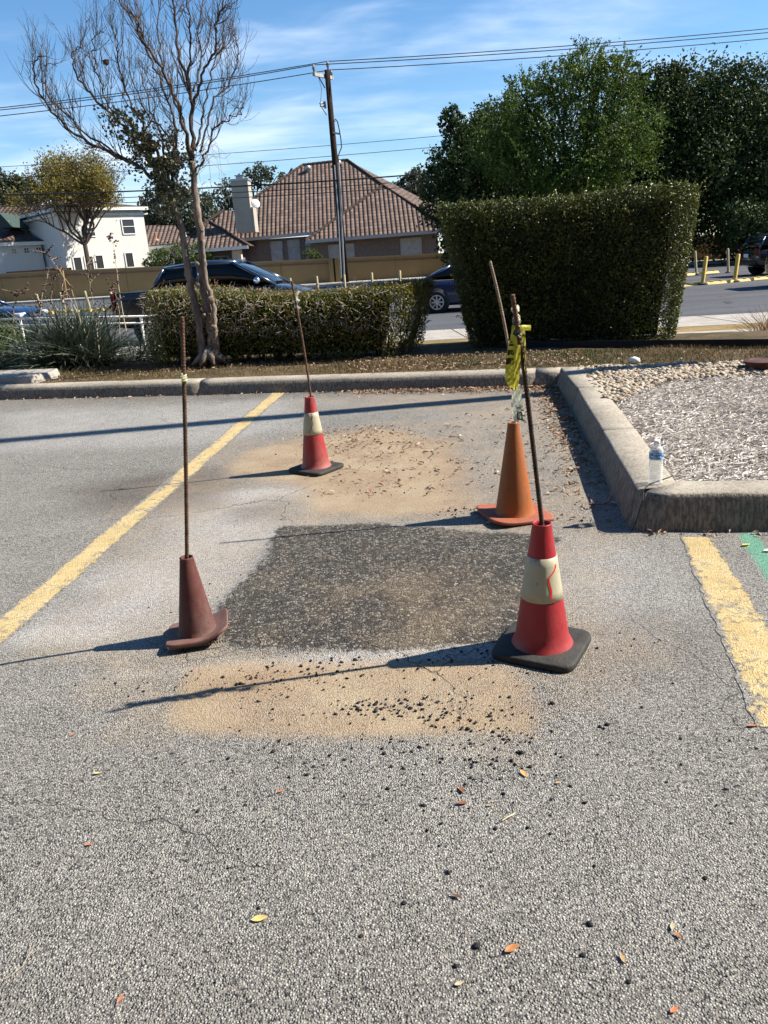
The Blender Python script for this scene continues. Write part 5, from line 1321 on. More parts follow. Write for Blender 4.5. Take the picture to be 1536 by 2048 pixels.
def shrub(name, label, blobs, n, size, m_, seed, cat='shrub'):
    r_ = np.random.RandomState(seed); c_ = blobs[0][0].copy(); t = empty(name, tuple(c_), label, cat); rl = tuple(t.location)
    V, Q, cr = crown(blobs, n, size, r_, 12, .35, .15, .65); mb = MB(); mb.add(V, Q, cr); mb.build('foliage', m_, t, rel=rl)
    mb = MB()
    for (c__, rr) in blobs:
        for q_ in range(8): e = c__ + rand_unit(1, r_)[0] * rr * .85; mb.tube([c__ - (0, 0, rr * .9), (c__ + e) / 2, e], [rr * .05, rr * .04, rr * .01], 4, False)
    mb.build('stems', M['dark_bark'], t, rel=rl); return t


M['oak'] = leafmat('dark_oak_leaves', [(0, (.018, .030, .008)), (.5, (.040, .062, .016)), (.85, (.070, .10, .026)), (1, (.13, .15, .06))], .55, .18, .25)
M['elm'] = leafmat('light_elm_leaves', [(0, (.018, .036, .006)), (.4, (.050, .085, .010)), (.75, (.10, .15, .02)), (1, (.18, .24, .04))], .55, .25, .25)
M['oak_far'] = leafmat('far_oak_leaves', [(0, (.035, .042, .024)), (.6, (.07, .085, .045)), (1, (.13, .14, .08))], .6, .2, .3)
M['yellow_leaf'] = leafmat('autumn_leaves', [(0, (.10, .09, .02)), (.5, (.20, .165, .035)), (1, (.32, .25, .045))], .6, .3, .3)
M['green_shrub'] = leafmat('bright_shrub_leaves', [(0, (.035, .055, .010)), (.5, (.075, .11, .02)), (1, (.13, .18, .035))], .5, .3, .4)
shrub('round_shrub', 'rounded bright green shrub cut by the left edge', [pb(-12, 700, 68, 11.3), pb(-60, 690, 60, 11.5), pb(25, 706, 32, 11.2)], 15000, .022, M['green_shrub'], 51)
# far right trees
Y3 = 50
tree('oak_tree', 'dark small-leaved oak left of the pale feathery tree, beyond the street', [pb(930, 345, 62, Y3), pb(900, 400, 52, Y3), pb(960, 430, 82, Y3), pb(985, 300, 60, Y3, 1), pb(925, 280, 40, Y3, 1), pb(905, 240, 22, Y3, 1), pb(1000, 250, 45, Y3, 2), pb(890, 330, 28, Y3), pb(1010, 380, 80, Y3), pb(1060, 440, 80, Y3), pb(940, 490, 60, Y3)],
     52000, .20, M['oak'], 61, 990, Y3 + 1, -.3, lump=.45)
tree('oak_tree', 'broad dark oak at the right, spreading to the frame edge', [pb(1370, 255, 95, Y3, 1), pb(1460, 250, 95, Y3, 1), pb(1330, 205, 52, Y3), pb(1400, 195, 60, Y3, 1), pb(1345, 165, 30, Y3), pb(1480, 190, 48, Y3), pb(1395, 350, 110, Y3), pb(1500, 340, 100, Y3), pb(1560, 260, 90, Y3), pb(1450, 410, 95, Y3, 1), pb(1310, 360, 90, Y3, 1), pb(1250, 420, 90, Y3, 2), pb(1150, 440, 90, Y3, 2), pb(1530, 430, 90, Y3, 1), pb(1250, 320, 70, Y3, 3), pb(1620, 350, 110, Y3), pb(1292, 190, 42, Y3), pb(1300, 260, 60, Y3), pb(1280, 150, 18, Y3)],
     120000, .20, M['oak'], 62, 1500, Y3 + 2, -.4, r0=.35, lump=.5)
te, rl, r_ = tree('feathery_tree', 'lighter green feathery tree with upswept sprays, rising above both oaks', [pb(1130, 260, 80, Y3 - 4), pb(1075, 230, 55, Y3 - 4), pb(1190, 190, 60, Y3 - 4), pb(1130, 175, 42, Y3 - 4), pb(1240, 240, 62, Y3 - 4), pb(1150, 330, 80, Y3 - 4), pb(1060, 320, 60, Y3 - 4), pb(1230, 320, 62, Y3 - 5), pb(1190, 150, 30, Y3 - 4), pb(1100, 160, 26, Y3 - 4), pb(1000, 250, 40, Y3 - 4), pb(1050, 200, 38, Y3 - 4), pb(1240, 175, 40, Y3 - 4), pb(985, 300, 40, Y3 - 4), pb(1160, 370, 40, Y3 - 6), pb(1250, 120, 18, Y3 - 4), pb(1290, 250, 34, Y3 - 4), pb(1020, 320, 45, Y3 - 4)],
                  26000, .17, M['elm'], 63, 1160, Y3 - 2, -.35, sig=.42, clump=18, lump=.45, aspect=.45)
# drooping and upswept sprays, leaf tones raised to paint sunlit highlights
Ps = []; cs_ = []
for k in range(1500):
    cx_, cy_, rr = [(1130, 250, 92), (1070, 235, 66), (1190, 190, 62), (1240, 235, 74), (1150, 320, 92), (1060, 320, 72), (1225, 315, 78), (1170, 140, 36), (1150, 370, 52), (1000, 265, 55), (1245, 165, 42), (1050, 205, 42)][r_.randint(12)]
    a = r_.uniform(0, 6.3); q_ = rr * math.sqrt(r_.rand()) ; c_ = np.array(AT(cx_ + q_ * math.cos(a), cy_ + q_ * math.sin(a), Y3 - 6 + r_.uniform(-1.5, 3) * (1.2 - q_ / rr)))
    up_ = .9 if cy_ + q_ * math.sin(a) < 200 else r_.choice([-.9, .5, -.3]); d = np.array([.7 * math.cos(a), -.4, up_ + r_.normal(0, .3)]); d /= np.linalg.norm(d); L = r_.uniform(.5, 1.3)
    for j in range(18): s_ = j / 17; Ps.append(c_ + d * L * s_ + np.array([0, 0, -.35 * s_ * s_]) + r_.normal(0, .035, 3)); cs_.append(.35 + .65 * r_.rand() if k % 3 else .2)
V, Q = leaf_quads(np.array(Ps), .14, r_, aspect=.5); mb = MB(); mb.add(V, Q, np.array(cs_)); mb.build('sprays', M['elm'], te, rel=rl)
shrub('roadside_shrub', 'dark bushy undergrowth beside the sign post at the right edge', [pb(1500, 450, 42, 46), pb(1470, 440, 30, 46), pb(1540, 470, 50, 46), pb(1475, 480, 18, 45.5), pb(1530, 500, 30, 45)], 9000, .16, M['oak'], 64)
# trees behind the houses
tree('distant_tree', 'grey-green treetop showing between the tiled roof and the dark oak', [pb(840, 380, 32, 88), pb(815, 375, 22, 88), pb(862, 370, 24, 88), pb(800, 390, 20, 88), pb(850, 410, 45, 88)], 5000, .34, M['oak_far'], 65, 840, 88, 0)
tree('distant_tree', 'wispy treetop rising directly behind the chimney', [pb(520, 355, 20, 88), pb(552, 352, 14, 88), pb(450, 390, 22, 88), pb(480, 400, 30, 88), pb(430, 410, 25, 88), pb(582, 340, 7, 88), pb(508, 362, 22, 88)], 2600, .32, M['oak_far'], 66, 500, 88, 0, sig=.6)
tree('distant_tree', 'dark rounded tree between the white house and the brown-roofed house', [pb(330, 420, 42, 84), pb(380, 425, 40, 84), pb(300, 440, 30, 84), pb(415, 440, 30, 84), pb(350, 395, 26, 84), pb(300, 400, 16, 84)], 9000, .32, M['oak_far'], 67, 350, 84, 0)
tree('distant_tree', 'dark treetop behind the white house at the far left', [pb(15, 385, 32, 84), pb(50, 385, 26, 84), pb(-20, 390, 40, 84), pb(75, 395, 18, 84), pb(30, 400, 40, 84)], 7000, .32, M['oak_far'], 68, 20, 84, 0)
shrub('garden_shrub', 'green shrub behind the tan wall, left of the brown-roofed house', [pb(350, 522, 30, 60), pb(320, 528, 24, 60), pb(395, 522, 30, 60), pb(380, 515, 22, 61), pb(300, 532, 14, 60)], 6000, .16, M['green_shrub'], 69)
shrub('garden_shrub', 'tiny shrub behind the tan wall below the arched windows', [pb(622, 512, 14, 60), pb(612, 505, 8, 60), pb(636, 516, 8, 60)], 700, .12, M['green_shrub'], 70)
shrub('garden_shrub', 'low olive bush showing over the wall beside the porch', [pb(450, 525, 10, 60), pb(462, 527, 8, 60)], 400, .12, M['green_shrub'], 71)

# yellowing tree in front of the white house
YT = 58.5; b_ = np.array(AT(180, 545, YT)); b_[2] = .0
t = empty('yellowing_tree', tuple(b_), 'half-bare tree with yellow-green leaves in front of the white house', 'tree'); rl = tuple(t.location)
yt = Twigs(np.random.RandomState(9)); tips = []
def rec(p, d, L, r, lev, r_):
    n = 4; P = [p]
    for k in range(n): d = d + r_.normal(0, .13, 3) + np.array([0, 0, .10]); d /= np.linalg.norm(d); P.append(P[-1] + d * L / n)
    yt.limb.tube(P, np.linspace(r, r * .65, n + 1), 6 if lev > 2 else 4, False)
    if lev <= 2: tips.append((P[-1], lev)); tips.append((P[2], lev))
    if lev > 0:
        for k in range(3 if lev > 1 else 4):
            o = rand_unit(1, r_)[0]; o[2] *= .6; dd = d * .95 + o * .68; dd /= np.linalg.norm(dd); rec(P[-1 - (k % 2)], dd, L * r_.uniform(.58, .95), r * .62, lev - 1, r_)
topb = np.array(AT(170, 490, YT)); r_ = np.random.RandomState(12)
for d0 in ((-.75, .1, .9), (-.35, -.3, 1.2), (.1, .3, 1.3), (.4, -.1, 1.1), (.7, .1, .8), (-.9, -.2, .6), (0, -.4, 1.3), (.5, .3, 1), (-.15, 0, 1.4)):
    rec(topb, np.array(d0) / np.linalg.norm(d0), 1.62, .10, 5, r_)
yt.limb.tube([b_, lerp(b_, topb, .6), topb], [.22, .18, .16], 8); yt.limb.build('trunk', M['twig'], t, rel=rl)
TP = np.array([q_[0] for q_ in tips]); hgt = TP[:, 2]; keep = r_.rand(len(TP)) < sstep(hgt, 4.0, 7.0) * .75 + .08; TP = TP[keep]; TP = TP[vnoise(TP[:, 0] * .9, TP[:, 2] * .9 + TP[:, 1]) > .36]; i = np.repeat(np.arange(len(TP)), 6)
P = TP[i] + r_.normal(0, .30, (len(i), 3)); V, Q = leaf_quads(P, .17, r_); mb = MB(); mb.add(V, Q, np.clip(.5 * r_.rand(len(TP))[i] + .5 * r_.rand(len(i)), 0, 1)); mb.build('crown', M['yellow_leaf'], t, rel=rl)
print('yellow tree z', TP[:, 2].min(), TP[:, 2].max(), len(TP))


# ================================================================== BUILDINGS
def rel_of(t): return tuple(t.location)


def roof(name, polys, m_, parent, thick=.12):
    """polys: list of 3D polygons whose first edge runs along the eave"""
    mb = MB(); uvs = []
    for poly in polys:
        P = [np.array(p, float) for p in poly]; n = len(P); u = P[1] - P[0]; u /= np.linalg.norm(u)
        nn = np.zeros(3)
        for i in range(n): nn += np.cross(P[i], P[(i + 1) % n])
        nn /= np.linalg.norm(nn) + 1e-9
        if nn[2] < 0: nn = -nn
        v = np.cross(nn, u)
        if v[2] < 0: v = -v
        mb.add(P, [list(range(n))]); uvs += [((p - P[0]) @ u + 50, (p - P[0]) @ v + 50) for p in P]
    mb.uv = uvs; o = mb.build(name, m_, parent, rel=rel_of(parent)); return o


def ridge_caps(pairs, m_, parent, r_=.13):
    for a, b_ in pairs:
        mb = MB(); a, b_ = np.array(a), np.array(b_); n = max(2, int(np.linalg.norm(b_ - a) / .40))
        for k in range(n):
            p, q_ = lerp(a, b_, k / n), lerp(a, b_, (k + 1.12) / n); mb.tube([p, q_], [r_ * 1.15, r_ * .9], 6)
        mb.build('ridge_tiles', m_, parent, rel=rel_of(parent))


def prism_wall(name, pts2, z0, z1, m_, parent):
    mb = MB(); mb.prism(pts2, z0, z1); return mb.build(name, m_, parent, rel=rel_of(parent))


def plane_hit(px, py, p0, n):
    d = ray(px, py); o = np.array([0, 0, HC]); t = ((np.array(p0) - o) @ n) / (d @ n); return o + d * t


def window(quad, parent, m_pane, m_frame, out, fw=.07, bars=(1, 0), name='window'):
    """quad: 4 world corners (tl,tr,br,bl) on the wall; out: outward normal"""
    q_ = [np.array(c) for c in quad]; out = np.array(out); rl = rel_of(parent)
    fr = MB()
    def bar(a, b_, w): 
        d = b_ - a; d /= np.linalg.norm(d); s_ = np.cross(d, out); s_ /= np.linalg.norm(s_); w2 = s_ * w / 2
        V = [a - w2, b_ - w2, b_ + w2, a + w2]; V = [v + out * .005 for v in V] + [v + out * .06 for v in V]
        fr.add(V, np.array([(3, 2, 1, 0), (4, 5, 6, 7), (0, 1, 5, 4), (1, 2, 6, 5), (2, 3, 7, 6), (3, 0, 4, 7)]))
    for i in range(4): bar(q_[i], q_[(i + 1) % 4], fw)
    for k in range(bars[0]): t_ = (k + 1) / (bars[0] + 1); bar(lerp(q_[0], q_[3], t_), lerp(q_[1], q_[2], t_), fw * .6)
    for k in range(bars[1]): t_ = (k + 1) / (bars[1] + 1); bar(lerp(q_[0], q_[1], t_), lerp(q_[3], q_[2], t_), fw * .6)
    f = fr.build(name, m_frame, parent, rel=rl)
    pn = MB(); pn.add([c + out * .022 for c in q_], [[0, 1, 2, 3]]); pn.build('pane', m_pane, f, rel=rl); return f


def pxwin(px0, py0, px1, py1, Y, **kw):
    a = np.array(AT(px0, py0, Y)); b_ = np.array(AT(px1, py1, Y)); x0_, x1_ = a[0], b_[0]; z1_, z0_ = a[2], b_[2]
    return [(x0_, Y, z1_), (x1_, Y, z1_), (x1_, Y, z0_), (x0_, Y, z0_)]


# --- brown-roofed house
H = empty('tiled_roof_house', AT(680, 540, 66), 'single-storey house with big brown hipped tile roof behind the utility pole', 'house')
YE, YR = 64.0, 72.0
def Ym(y): return YE + (YR - YE) * (472 - y) / 147.
mf = [AT(472, 478, YE), AT(640, 463, YE), AT(884, 455, YE), AT(694, 320, YR), AT(606, 330, YR), AT(505, 398, Ym(398)), AT(472, 424, Ym(424))]
rt = [AT(884, 455, YE), AT(896, 424, 80), AT(694, 320, YR)]
bk = [AT(896, 424, 80), AT(472, 424, 80), AT(606, 330, YR), AT(694, 320, YR)]
ZE = AT(640, 463, YE)[2]
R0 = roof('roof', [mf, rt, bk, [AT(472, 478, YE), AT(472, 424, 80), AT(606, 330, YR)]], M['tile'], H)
peak = AT(765, 371, 66.4)
wl, wr = AT(611, 481, 61), AT(889, 459, 61)
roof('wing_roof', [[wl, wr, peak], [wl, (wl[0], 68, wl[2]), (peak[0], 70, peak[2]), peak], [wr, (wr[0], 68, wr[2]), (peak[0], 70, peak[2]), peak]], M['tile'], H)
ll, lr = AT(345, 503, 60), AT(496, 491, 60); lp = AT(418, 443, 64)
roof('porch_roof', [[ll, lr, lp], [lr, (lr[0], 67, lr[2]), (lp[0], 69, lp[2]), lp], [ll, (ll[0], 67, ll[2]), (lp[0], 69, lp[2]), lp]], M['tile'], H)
roof('upper_roof', [[AT(395, 482, 63.2), AT(476, 478, 63.2), AT(476, 421, 66.5), AT(447, 421, 66.5)]], M['tile'], H)
ridge_caps([(wl, peak), (peak, AT(884, 448, 62.5)), (AT(606, 330, YR), AT(694, 320, YR)), (AT(694, 320, YR), AT(884, 454, YE)), (ll, lp), (lp, lr), (AT(505, 398, Ym(398)), AT(606, 330, YR)), (AT(447, 421, 66.5), AT(400, 452, 64.8))], M['tile_dark'], H)
mb = MB(); 
def fascia(a, b_, h_=.22, m='trim_grey'):
    a, b_ = np.array(a), np.array(b_); f = MB(); d = b_ - a; d /= np.linalg.norm(d); o_ = np.cross(d, (0, 0, 1.)); o_ /= np.linalg.norm(o_)
    if o_[1] > 0: o_ = -o_
    V = [a - (0, 0, h_), b_ - (0, 0, h_), b_ + (0, 0, .01), a + (0, 0, .01)]; V = V + [v + o_ * .12 for v in V]
    f.add(V, np.array([(3, 2, 1, 0), (4, 5, 6, 7), (0, 1, 5, 4), (1, 2, 6, 5), (2, 3, 7, 6), (3, 0, 4, 7)])); return f.build('gutter', M[m], H, rel=rel_of(H))
fascia(mf[0], AT(634, 463, YE)); fascia(wl, wr); fascia(ll, lr, .22, 'trim')
x_l = AT(484, 500, YE + .6)[0]; x_m = AT(622, 500, 61.7)[0]; x_r = AT(876, 480, 61.7)[0]; zt1 = min(mf[0][2], ZE) - .15; zt2 = min(wl[2], wr[2]) - .12
prism_wall('wall', [(x_l, YE + .6), (x_m + .5, YE + .6), (x_m + .5, 74), (x_l, 74)], -.3, zt1, M['brick'], H)
prism_wall('wing_wall', [(x_m, 61.7), (x_r, 61.7), (x_r, 74), (x_m, 74)], -.3, zt2, M['brick'], H)
x_p0, x_p1 = AT(362, 510, 61.2)[0], AT(484, 510, 61.2)[0]
prism_wall('porch_wall', [(x_p0, 61.2), (x_l + .3, 61.2), (x_l + .3, 70), (x_p0, 70)], -.3, min(ll[2], lr[2]) - .12, M['brick'], H)
prism_wall('porch_column', [(AT(465, 510, 60.6)[0], 60.4), (AT(483, 510, 60.6)[0], 60.4), (AT(483, 510, 60.6)[0], 61.1), (AT(465, 510, 60.6)[0], 61.1)], -.3, lr[2] - .12, mat('sunlit_column', (.62, .50, .42), .9, nscale=6, namp=.12), H)  # column takes the wall brick lightened as if sunlit
O_ = (0, -1, 0)
for (a, b_, c__, d_), Y, mm, bars in (((541, 484, 565, 497), YE + .6, 'blind', (0, 0)), ((543, 501, 566, 522), YE + .6, 'blind', (1, 0)), ((575, 481, 599, 493), YE + .6, 'blind', (0, 0)), ((577, 497, 601, 520), YE + .6, 'blind', (1, 0)), ((611, 485, 627, 491), YE + .6, 'blind', (0, 0)),
                                     ((612, 495, 628, 520), YE + .6, 'blind', (1, 0)), ((657, 491, 709, 513), 61.7, 'blind', (1, 1)), ((801, 478, 843, 509), 61.7, 'blind', (0, 1)), ((427, 514, 458, 530), 61.2, 'pane', (0, 1))):
    window(pxwin(a, b_, c__, d_, Y), H, M[mm], M['trim_grey'], O_, .08, bars)
# chimney (a part, rooted in the roof)
cc = AT(487, 415, 62.6); ztop = AT(485, 366, 62.6)[2]; zbot = AT(487, 462, 62.6)[2]; ra_ = math.radians(6)
mb = MB(); mb.box((cc[0], cc[1], (ztop + zbot) / 2), (1.28, .95, ztop - zbot + .3), rotz(-ra_)); mb.box((cc[0] + .12, cc[1] + .1, lerp(zbot, ztop, .22)), (1.42, 1.1, (ztop - zbot) * .52), rotz(-ra_))
ch = mb.build('chimney', mat('chimney_stucco', (.36, .33, .28), .9, nscale=2, namp=.08), H, rel=rel_of(H))
mb = MB(); mb.box((cc[0], cc[1], ztop + .2), (1.42, 1.08, .14), rotz(-ra_)); mb.box((cc[0], cc[1], ztop + .36), (.55, .45, .2), rotz(-ra_)); mb.box((cc[0], cc[1], ztop + .52), (.7, .55, .06), rotz(-ra_)); mb.build('cap', M['metal_grey'], ch, rel=rel_of(H))
ds = AT(511, 407, 61.8); mb = MB(); prof = [(0, .10), (.15, .085), (.30, .03), (.34, 0), (.33, -.012), (.15, .06), (0, .08)]
Rm = np.array(Matrix.Rotation(math.radians(70), 3, 'X') @ Matrix.Rotation(math.radians(25), 3, 'Y')); mb.lathe(prof, ds, 24, rot=Rm); mb.tube([np.array(ds) + (0, .1, 0), (ds[0] - .3, ds[1] + .5, ds[2] - .2)], .03, 6)
mb.build('satellite_dish', M['trim'], H, rel=rel_of(H))
for (px_v, py_v) in ((616, 340), (677, 330)):
    v_ = AT(px_v, py_v, Ym(py_v) - .3); mb = MB(); mb.lathe([(.17, -.5), (.17, .0), (.26, .02), (.26, .22), (.2, .34), (0, .36)], v_, 12); mb.build('roof_vent', M['metal_grey'], H, True, rel=rel_of(H))

# --- white house (its front is turned towards the sun)
HW = empty('white_house', AT(200, 540, 62), 'white stucco two-storey house with brown tile roofs behind the tan wall at the left', 'house'); rl = rel_of(HW)
PA = np.array(AT(127, 480, 59.5)); PB = np.array(AT(296, 480, 64.0)); dv = (PB - PA)[:2]; Lw = np.linalg.norm(dv); dv /= Lw; nW = np.array([dv[1], -dv[0], 0]); back = -nW[:2] * 7
def WH(px, py): return plane_hit(px, py, PA, nW)
zt_ = WH(210, 424)[2]; xa_, xb_ = WH(122, 470), WH(293, 470)
prism_wall('wall', [tuple(xa_[:2]), tuple(xb_[:2]), tuple(xb_[:2] + back), tuple(xa_[:2] + back)], -.3, zt_ + .05, M['stucco_white'], HW)
mb = MB(); e0, e1 = xa_.copy(), xb_.copy(); e0[:2] += nW[:2] * .35 - dv * .3; e1[:2] += nW[:2] * .35 + dv * .3
for zz_, hh_ in ((zt_ + .10, .22), (zt_ - .22, .12)):
    off = 0 if hh_ > .2 else .22; a = e0[:2] - nW[:2] * off; b_ = e1[:2] - nW[:2] * off
    mb.prism([tuple(a), tuple(b_), tuple(b_ + back * 1.08), tuple(a + back * 1.08)], zz_, zz_ + hh_)
mb.build('eave', M['trim'], HW, rel=rl)
def P3(v, z): return (v[0], v[1], z)
ez = zt_ + .33; c0_ = e0[:2] - nW[:2] * 4 + dv * 1.5; c1_ = e1[:2] - nW[:2] * 4 - dv * 3.0
zr = ez + .75
roof('roof', [[P3(e0, ez), P3(e1, ez), P3(c1_, zr), P3(c0_, zr)], [P3(e1, ez), P3(e1[:2] + back * 1.08, ez), P3(c1_, zr)], [P3(e0, ez), P3(e0[:2] + back * 1.08, ez), P3(c0_, zr)], [P3(e1[:2] + back * 1.08, ez), P3(e0[:2] + back * 1.08, ez), P3(c0_, zr), P3(c1_, zr)]], M['tile_dark'], HW)
for (a, b_, c__, d_), mm, bars in (((244, 438, 269, 468), 'pane', (1, 0)), ((166, 455, 190, 473), 'pane', (1, 0)), ((147, 514, 164, 541), 'pane_dark', (0, 0)), ((170, 512, 187, 540), 'pane_dark', (0, 0)), ((191, 510, 207, 538), 'pane_dark', (0, 0)), ((251, 505, 267, 535), 'pane_dark', (0, 0))):
    c_l, c_r = WH(a, (b_ + d_) / 2), WH(c__, (b_ + d_) / 2); z1_, z0_ = WH((a + c__) / 2, b_)[2], WH((a + c__) / 2, d_)[2]
    window([P3(c_l, z1_), P3(c_r, z1_), P3(c_r, z0_), P3(c_l, z0_)], HW, M[mm], M['trim'], nW, .08, bars)
# left one-storey wing, parallel to the main front
PC = np.array(AT(84, 520, 61.8))
def WL(px, py): return plane_hit(px, py, PC, nW)
la_, lb_ = WL(-45, 510), WL(86, 510); zl = WL(40, 490)[2]
prism_wall('wing_wall', [tuple(la_[:2]), tuple(lb_[:2]), tuple(lb_[:2] - nW[:2] * 6), tuple(la_[:2] - nW[:2] * 6)], -.3, zl, M['stucco_white'], HW)
f0, f1 = la_[:2] + nW[:2] * .3, lb_[:2] + nW[:2] * .3 + dv * .2
mb = MB(); mb.prism([tuple(f0), tuple(f1), tuple(f1 - nW[:2] * .3), tuple(f0 - nW[:2] * .3)], zl - .05, zl + .2); mb.build('eave', M['trim'], HW, rel=rl)
g0, g1 = f0 - nW[:2] * 3.4, f1 - nW[:2] * 3.4 - dv * .9
roof('wing_roof', [[P3(f0, zl + .2), P3(f1, zl + .2), P3(g1, zl + 1.55), P3(g0, zl + 1.55)], [P3(f1, zl + .2), P3(f1 - nW[:2] * 6, zl + .2), P3(g1, zl + 1.55)]], M['tile_dark'], HW)
for px_w in (28, 53, 77.5):
    c_l, c_r = WL(px_w - 5.5, 502), WL(px_w + 5, 502); z1_, z0_ = WL(px_w, 497 - (px_w - 28) * .05)[2], WL(px_w, 508 - (px_w - 28) * .06)[2]
    window([P3(c_l, z1_), P3(c_r, z1_), P3(c_r, z0_), P3(c_l, z0_)], HW, M['pane'], M['trim'], nW, .05, (1, 1))
# rear upper roof at the left, shaded connector, green gable, right low wing
ua, ub = np.array(AT(-40, 440, 64)), np.array(AT(128, 436, 64))
prism_wall('upper_wall', [(ua[0], 64), (ub[0] + .3, 64), (ub[0] + .3, 70), (ua[0], 70)], -.3, ub[2] - .1, M['stucco_white'], HW)
roof('upper_roof', [[tuple(AT(-45, 450, 63.4)), tuple(AT(132, 432, 63.4)), tuple(AT(150, 408, 67)), tuple(AT(-40, 412, 67))]], M['tile_dark'], HW)
mb = MB(); gq = [AT(-8, 456, 60.5), AT(25, 454, 60.5), AT(-2, 425, 60.5)]; mb.add(gq + [(p[0], p[1] + 3, p[2]) for p in gq], [[0, 1, 2], [5, 4, 3], [0, 3, 4, 1], [1, 4, 5, 2], [2, 5, 3, 0]]); mb.build('gable', mat('dark_green_siding', (.03, .055, .05), .8), HW, rel=rl)
q0_, q1_ = AT(290, 492, 66.5), AT(372, 484, 66.5)
prism_wall('side_wall', [(q0_[0], 66.8), (q1_[0], 66.8), (q1_[0], 72), (q0_[0], 72)], -.3, q1_[2], M['stucco_white'], HW)
roof('side_roof', [[AT(293, 492, 66.4), AT(375, 484, 66.4), AT(350, 451, 69.5), AT(293, 451, 69.5)]], M['tile'], HW)
mb = MB(); a, b_ = np.array(AT(296, 494, 66.35)), np.array(AT(372, 486, 66.35)); mb.add([a - (0, 0, .2), b_ - (0, 0, .2), b_, a, a - (0, -.1, .2), b_ - (0, -.1, .2), b_ + (0, .1, 0), a + (0, .1, 0)], np.array([(0, 1, 2, 3), (7, 6, 5, 4), (0, 4, 5, 1), (3, 2, 6, 7)])); mb.build('eave', M['trim'], HW, rel=rl)
v_ = AT(313, 478, 66.3); mb = MB(); mb.tube([v_, (v_[0], v_[1], v_[2] + .55)], .05, 8); mb.lathe([(.22, -.12), (.05, .05)], v_, 10); mb.build('roof_vent', mat('terracotta', (.50, .22, .14), .8), HW, rel=rl)

# --- tan wall beyond the street
YW = 56.2
tops = [(-60, 552), (0, 549), (100, 543.5), (250, 537.5), (430, 529), (560, 523), (690, 517), (790, 512.5), (893, 507.5), (1000, 500), (1200, 488), (1380, 478), (1452, 474.5)]
WT = empty('tan_wall', (0, YW, -.2), 'long tan boundary wall with pilasters along the far side of the street', 'wall'); rl = rel_of(WT)
tp_ = [AT(x, y, YW) for x, y in tops]
for k in range(len(tp_) - 1):
    a, b_ = tp_[k], tp_[k + 1]; xa_, xb2 = a[0] + .012, b_[0] - .012
    mb = MB(); mb.add([(xa_, YW, -.6), (xb2, YW, -.6), (xb2, YW + .28, -.6), (xa_, YW + .28, -.6), (xa_, YW, a[2]), (xb2, YW, b_[2]), (xb2, YW + .28, b_[2]), (xa_, YW + .28, a[2])], np.array([(3, 2, 1, 0), (4, 5, 6, 7), (0, 1, 5, 4), (1, 2, 6, 5), (2, 3, 7, 6), (3, 0, 4, 7)])); mb.build('panel', M['wall_tan'], WT, rel=rl)
    mb = MB(); zo = .05
    mb.add([(a[0], YW - .05, a[2] - .02), (b_[0], YW - .05, b_[2] - .02), (b_[0], YW + .33, b_[2] - .02), (a[0], YW + .33, a[2] - .02), (a[0], YW - .05, a[2] + .06), (b_[0], YW - .05, b_[2] + .06), (b_[0], YW + .33, b_[2] + .06), (a[0], YW + .33, a[2] + .06)], np.array([(3, 2, 1, 0), (4, 5, 6, 7), (0, 1, 5, 4), (1, 2, 6, 5), (2, 3, 7, 6), (3, 0, 4, 7)])); mb.build('coping', mat('tan_coping', (.30, .22, .12), .9, nscale=1, namp=.1) if k == 0 else bpy.data.materials['tan_coping'], WT, rel=rl)
    mb = MB(); mb.add([(a[0], YW - .03, a[2] - .30), (b_[0], YW - .03, b_[2] - .30), (b_[0], YW - .03, b_[2] - .20), (a[0], YW - .03, a[2] - .20), (a[0], YW + .01, a[2] - .30), (b_[0], YW + .01, b_[2] - .30), (b_[0], YW + .01, b_[2] - .20), (a[0], YW + .01, a[2] - .20)], np.array([(0, 1, 2, 3), (0, 4, 5, 1), (3, 2, 6, 7)])); mb.build('band', M['wall_trim'], WT, rel=rl)
for px_c in (122, 410, 663, 672, 893, 1100):
    c_ = AT(px_c, float(np.interp(px_c, [t_[0] for t_ in tops], [t_[1] for t_ in tops])), YW); mb = MB(); mb.box((c_[0], YW - .02, (c_[2] - .7) / 2 + .02), (.42, .5, c_[2] + .75)); mb.build('pilaster', M['wall_tan'], WT, rel=rl)
mb = MB(); a, b_ = AT(12, 544, 57), AT(142, 535, 57); mb.add([(a[0], 57, 0), (b_[0], 57, 0), (b_[0], 57, b_[2]), (a[0], 57, a[2]), (a[0], 57.05, 0), (b_[0], 57.05, 0), (b_[0], 57.05, b_[2]), (a[0], 57.05, a[2])], np.array([(0, 1, 2, 3), (7, 6, 5, 4), (3, 2, 6, 7)]))
tag(mb.build('wooden_fence', mat('red_cedar', (.28, .10, .05), .9, nscale=4, namp=.3)), 'reddish wooden fence top showing just over the tan wall by the white house', 'fence')


# ================================================================== UTILITY POLE, WIRES, SIGN
YP = 54.0; base = np.array(AT(691, 562, YP)); base[2] = -.2; top = np.array(AT(654, 140, YP))
UP = empty('utility_pole', tuple(base), 'tall dark brown leaning wooden utility pole with crossarm in front of the tiled roof', 'utility pole'); rl = rel_of(UP)
mb = MB(); mb.tube([base, lerp(base, top, .5), top], [.235, .21, .165], 14); mb.build('pole', M['pole_wood'], UP, True, rel=rl)
ca, cb = np.array(AT(627, 148, YP - 1.2)), np.array(AT(665, 156, YP + 1.0)); d = cb - ca; L = np.linalg.norm(d); d /= L
mb = MB(); s_ = np.cross(d, (0, 0, 1)); s_ /= np.linalg.norm(s_); V = []
for e in (ca, cb):
    for (u_, w_) in ((-.07, -.10), (.07, -.10), (.07, .10), (-.07, .10)): V.append(e + s_ * u_ + np.array([0, 0, w_]))
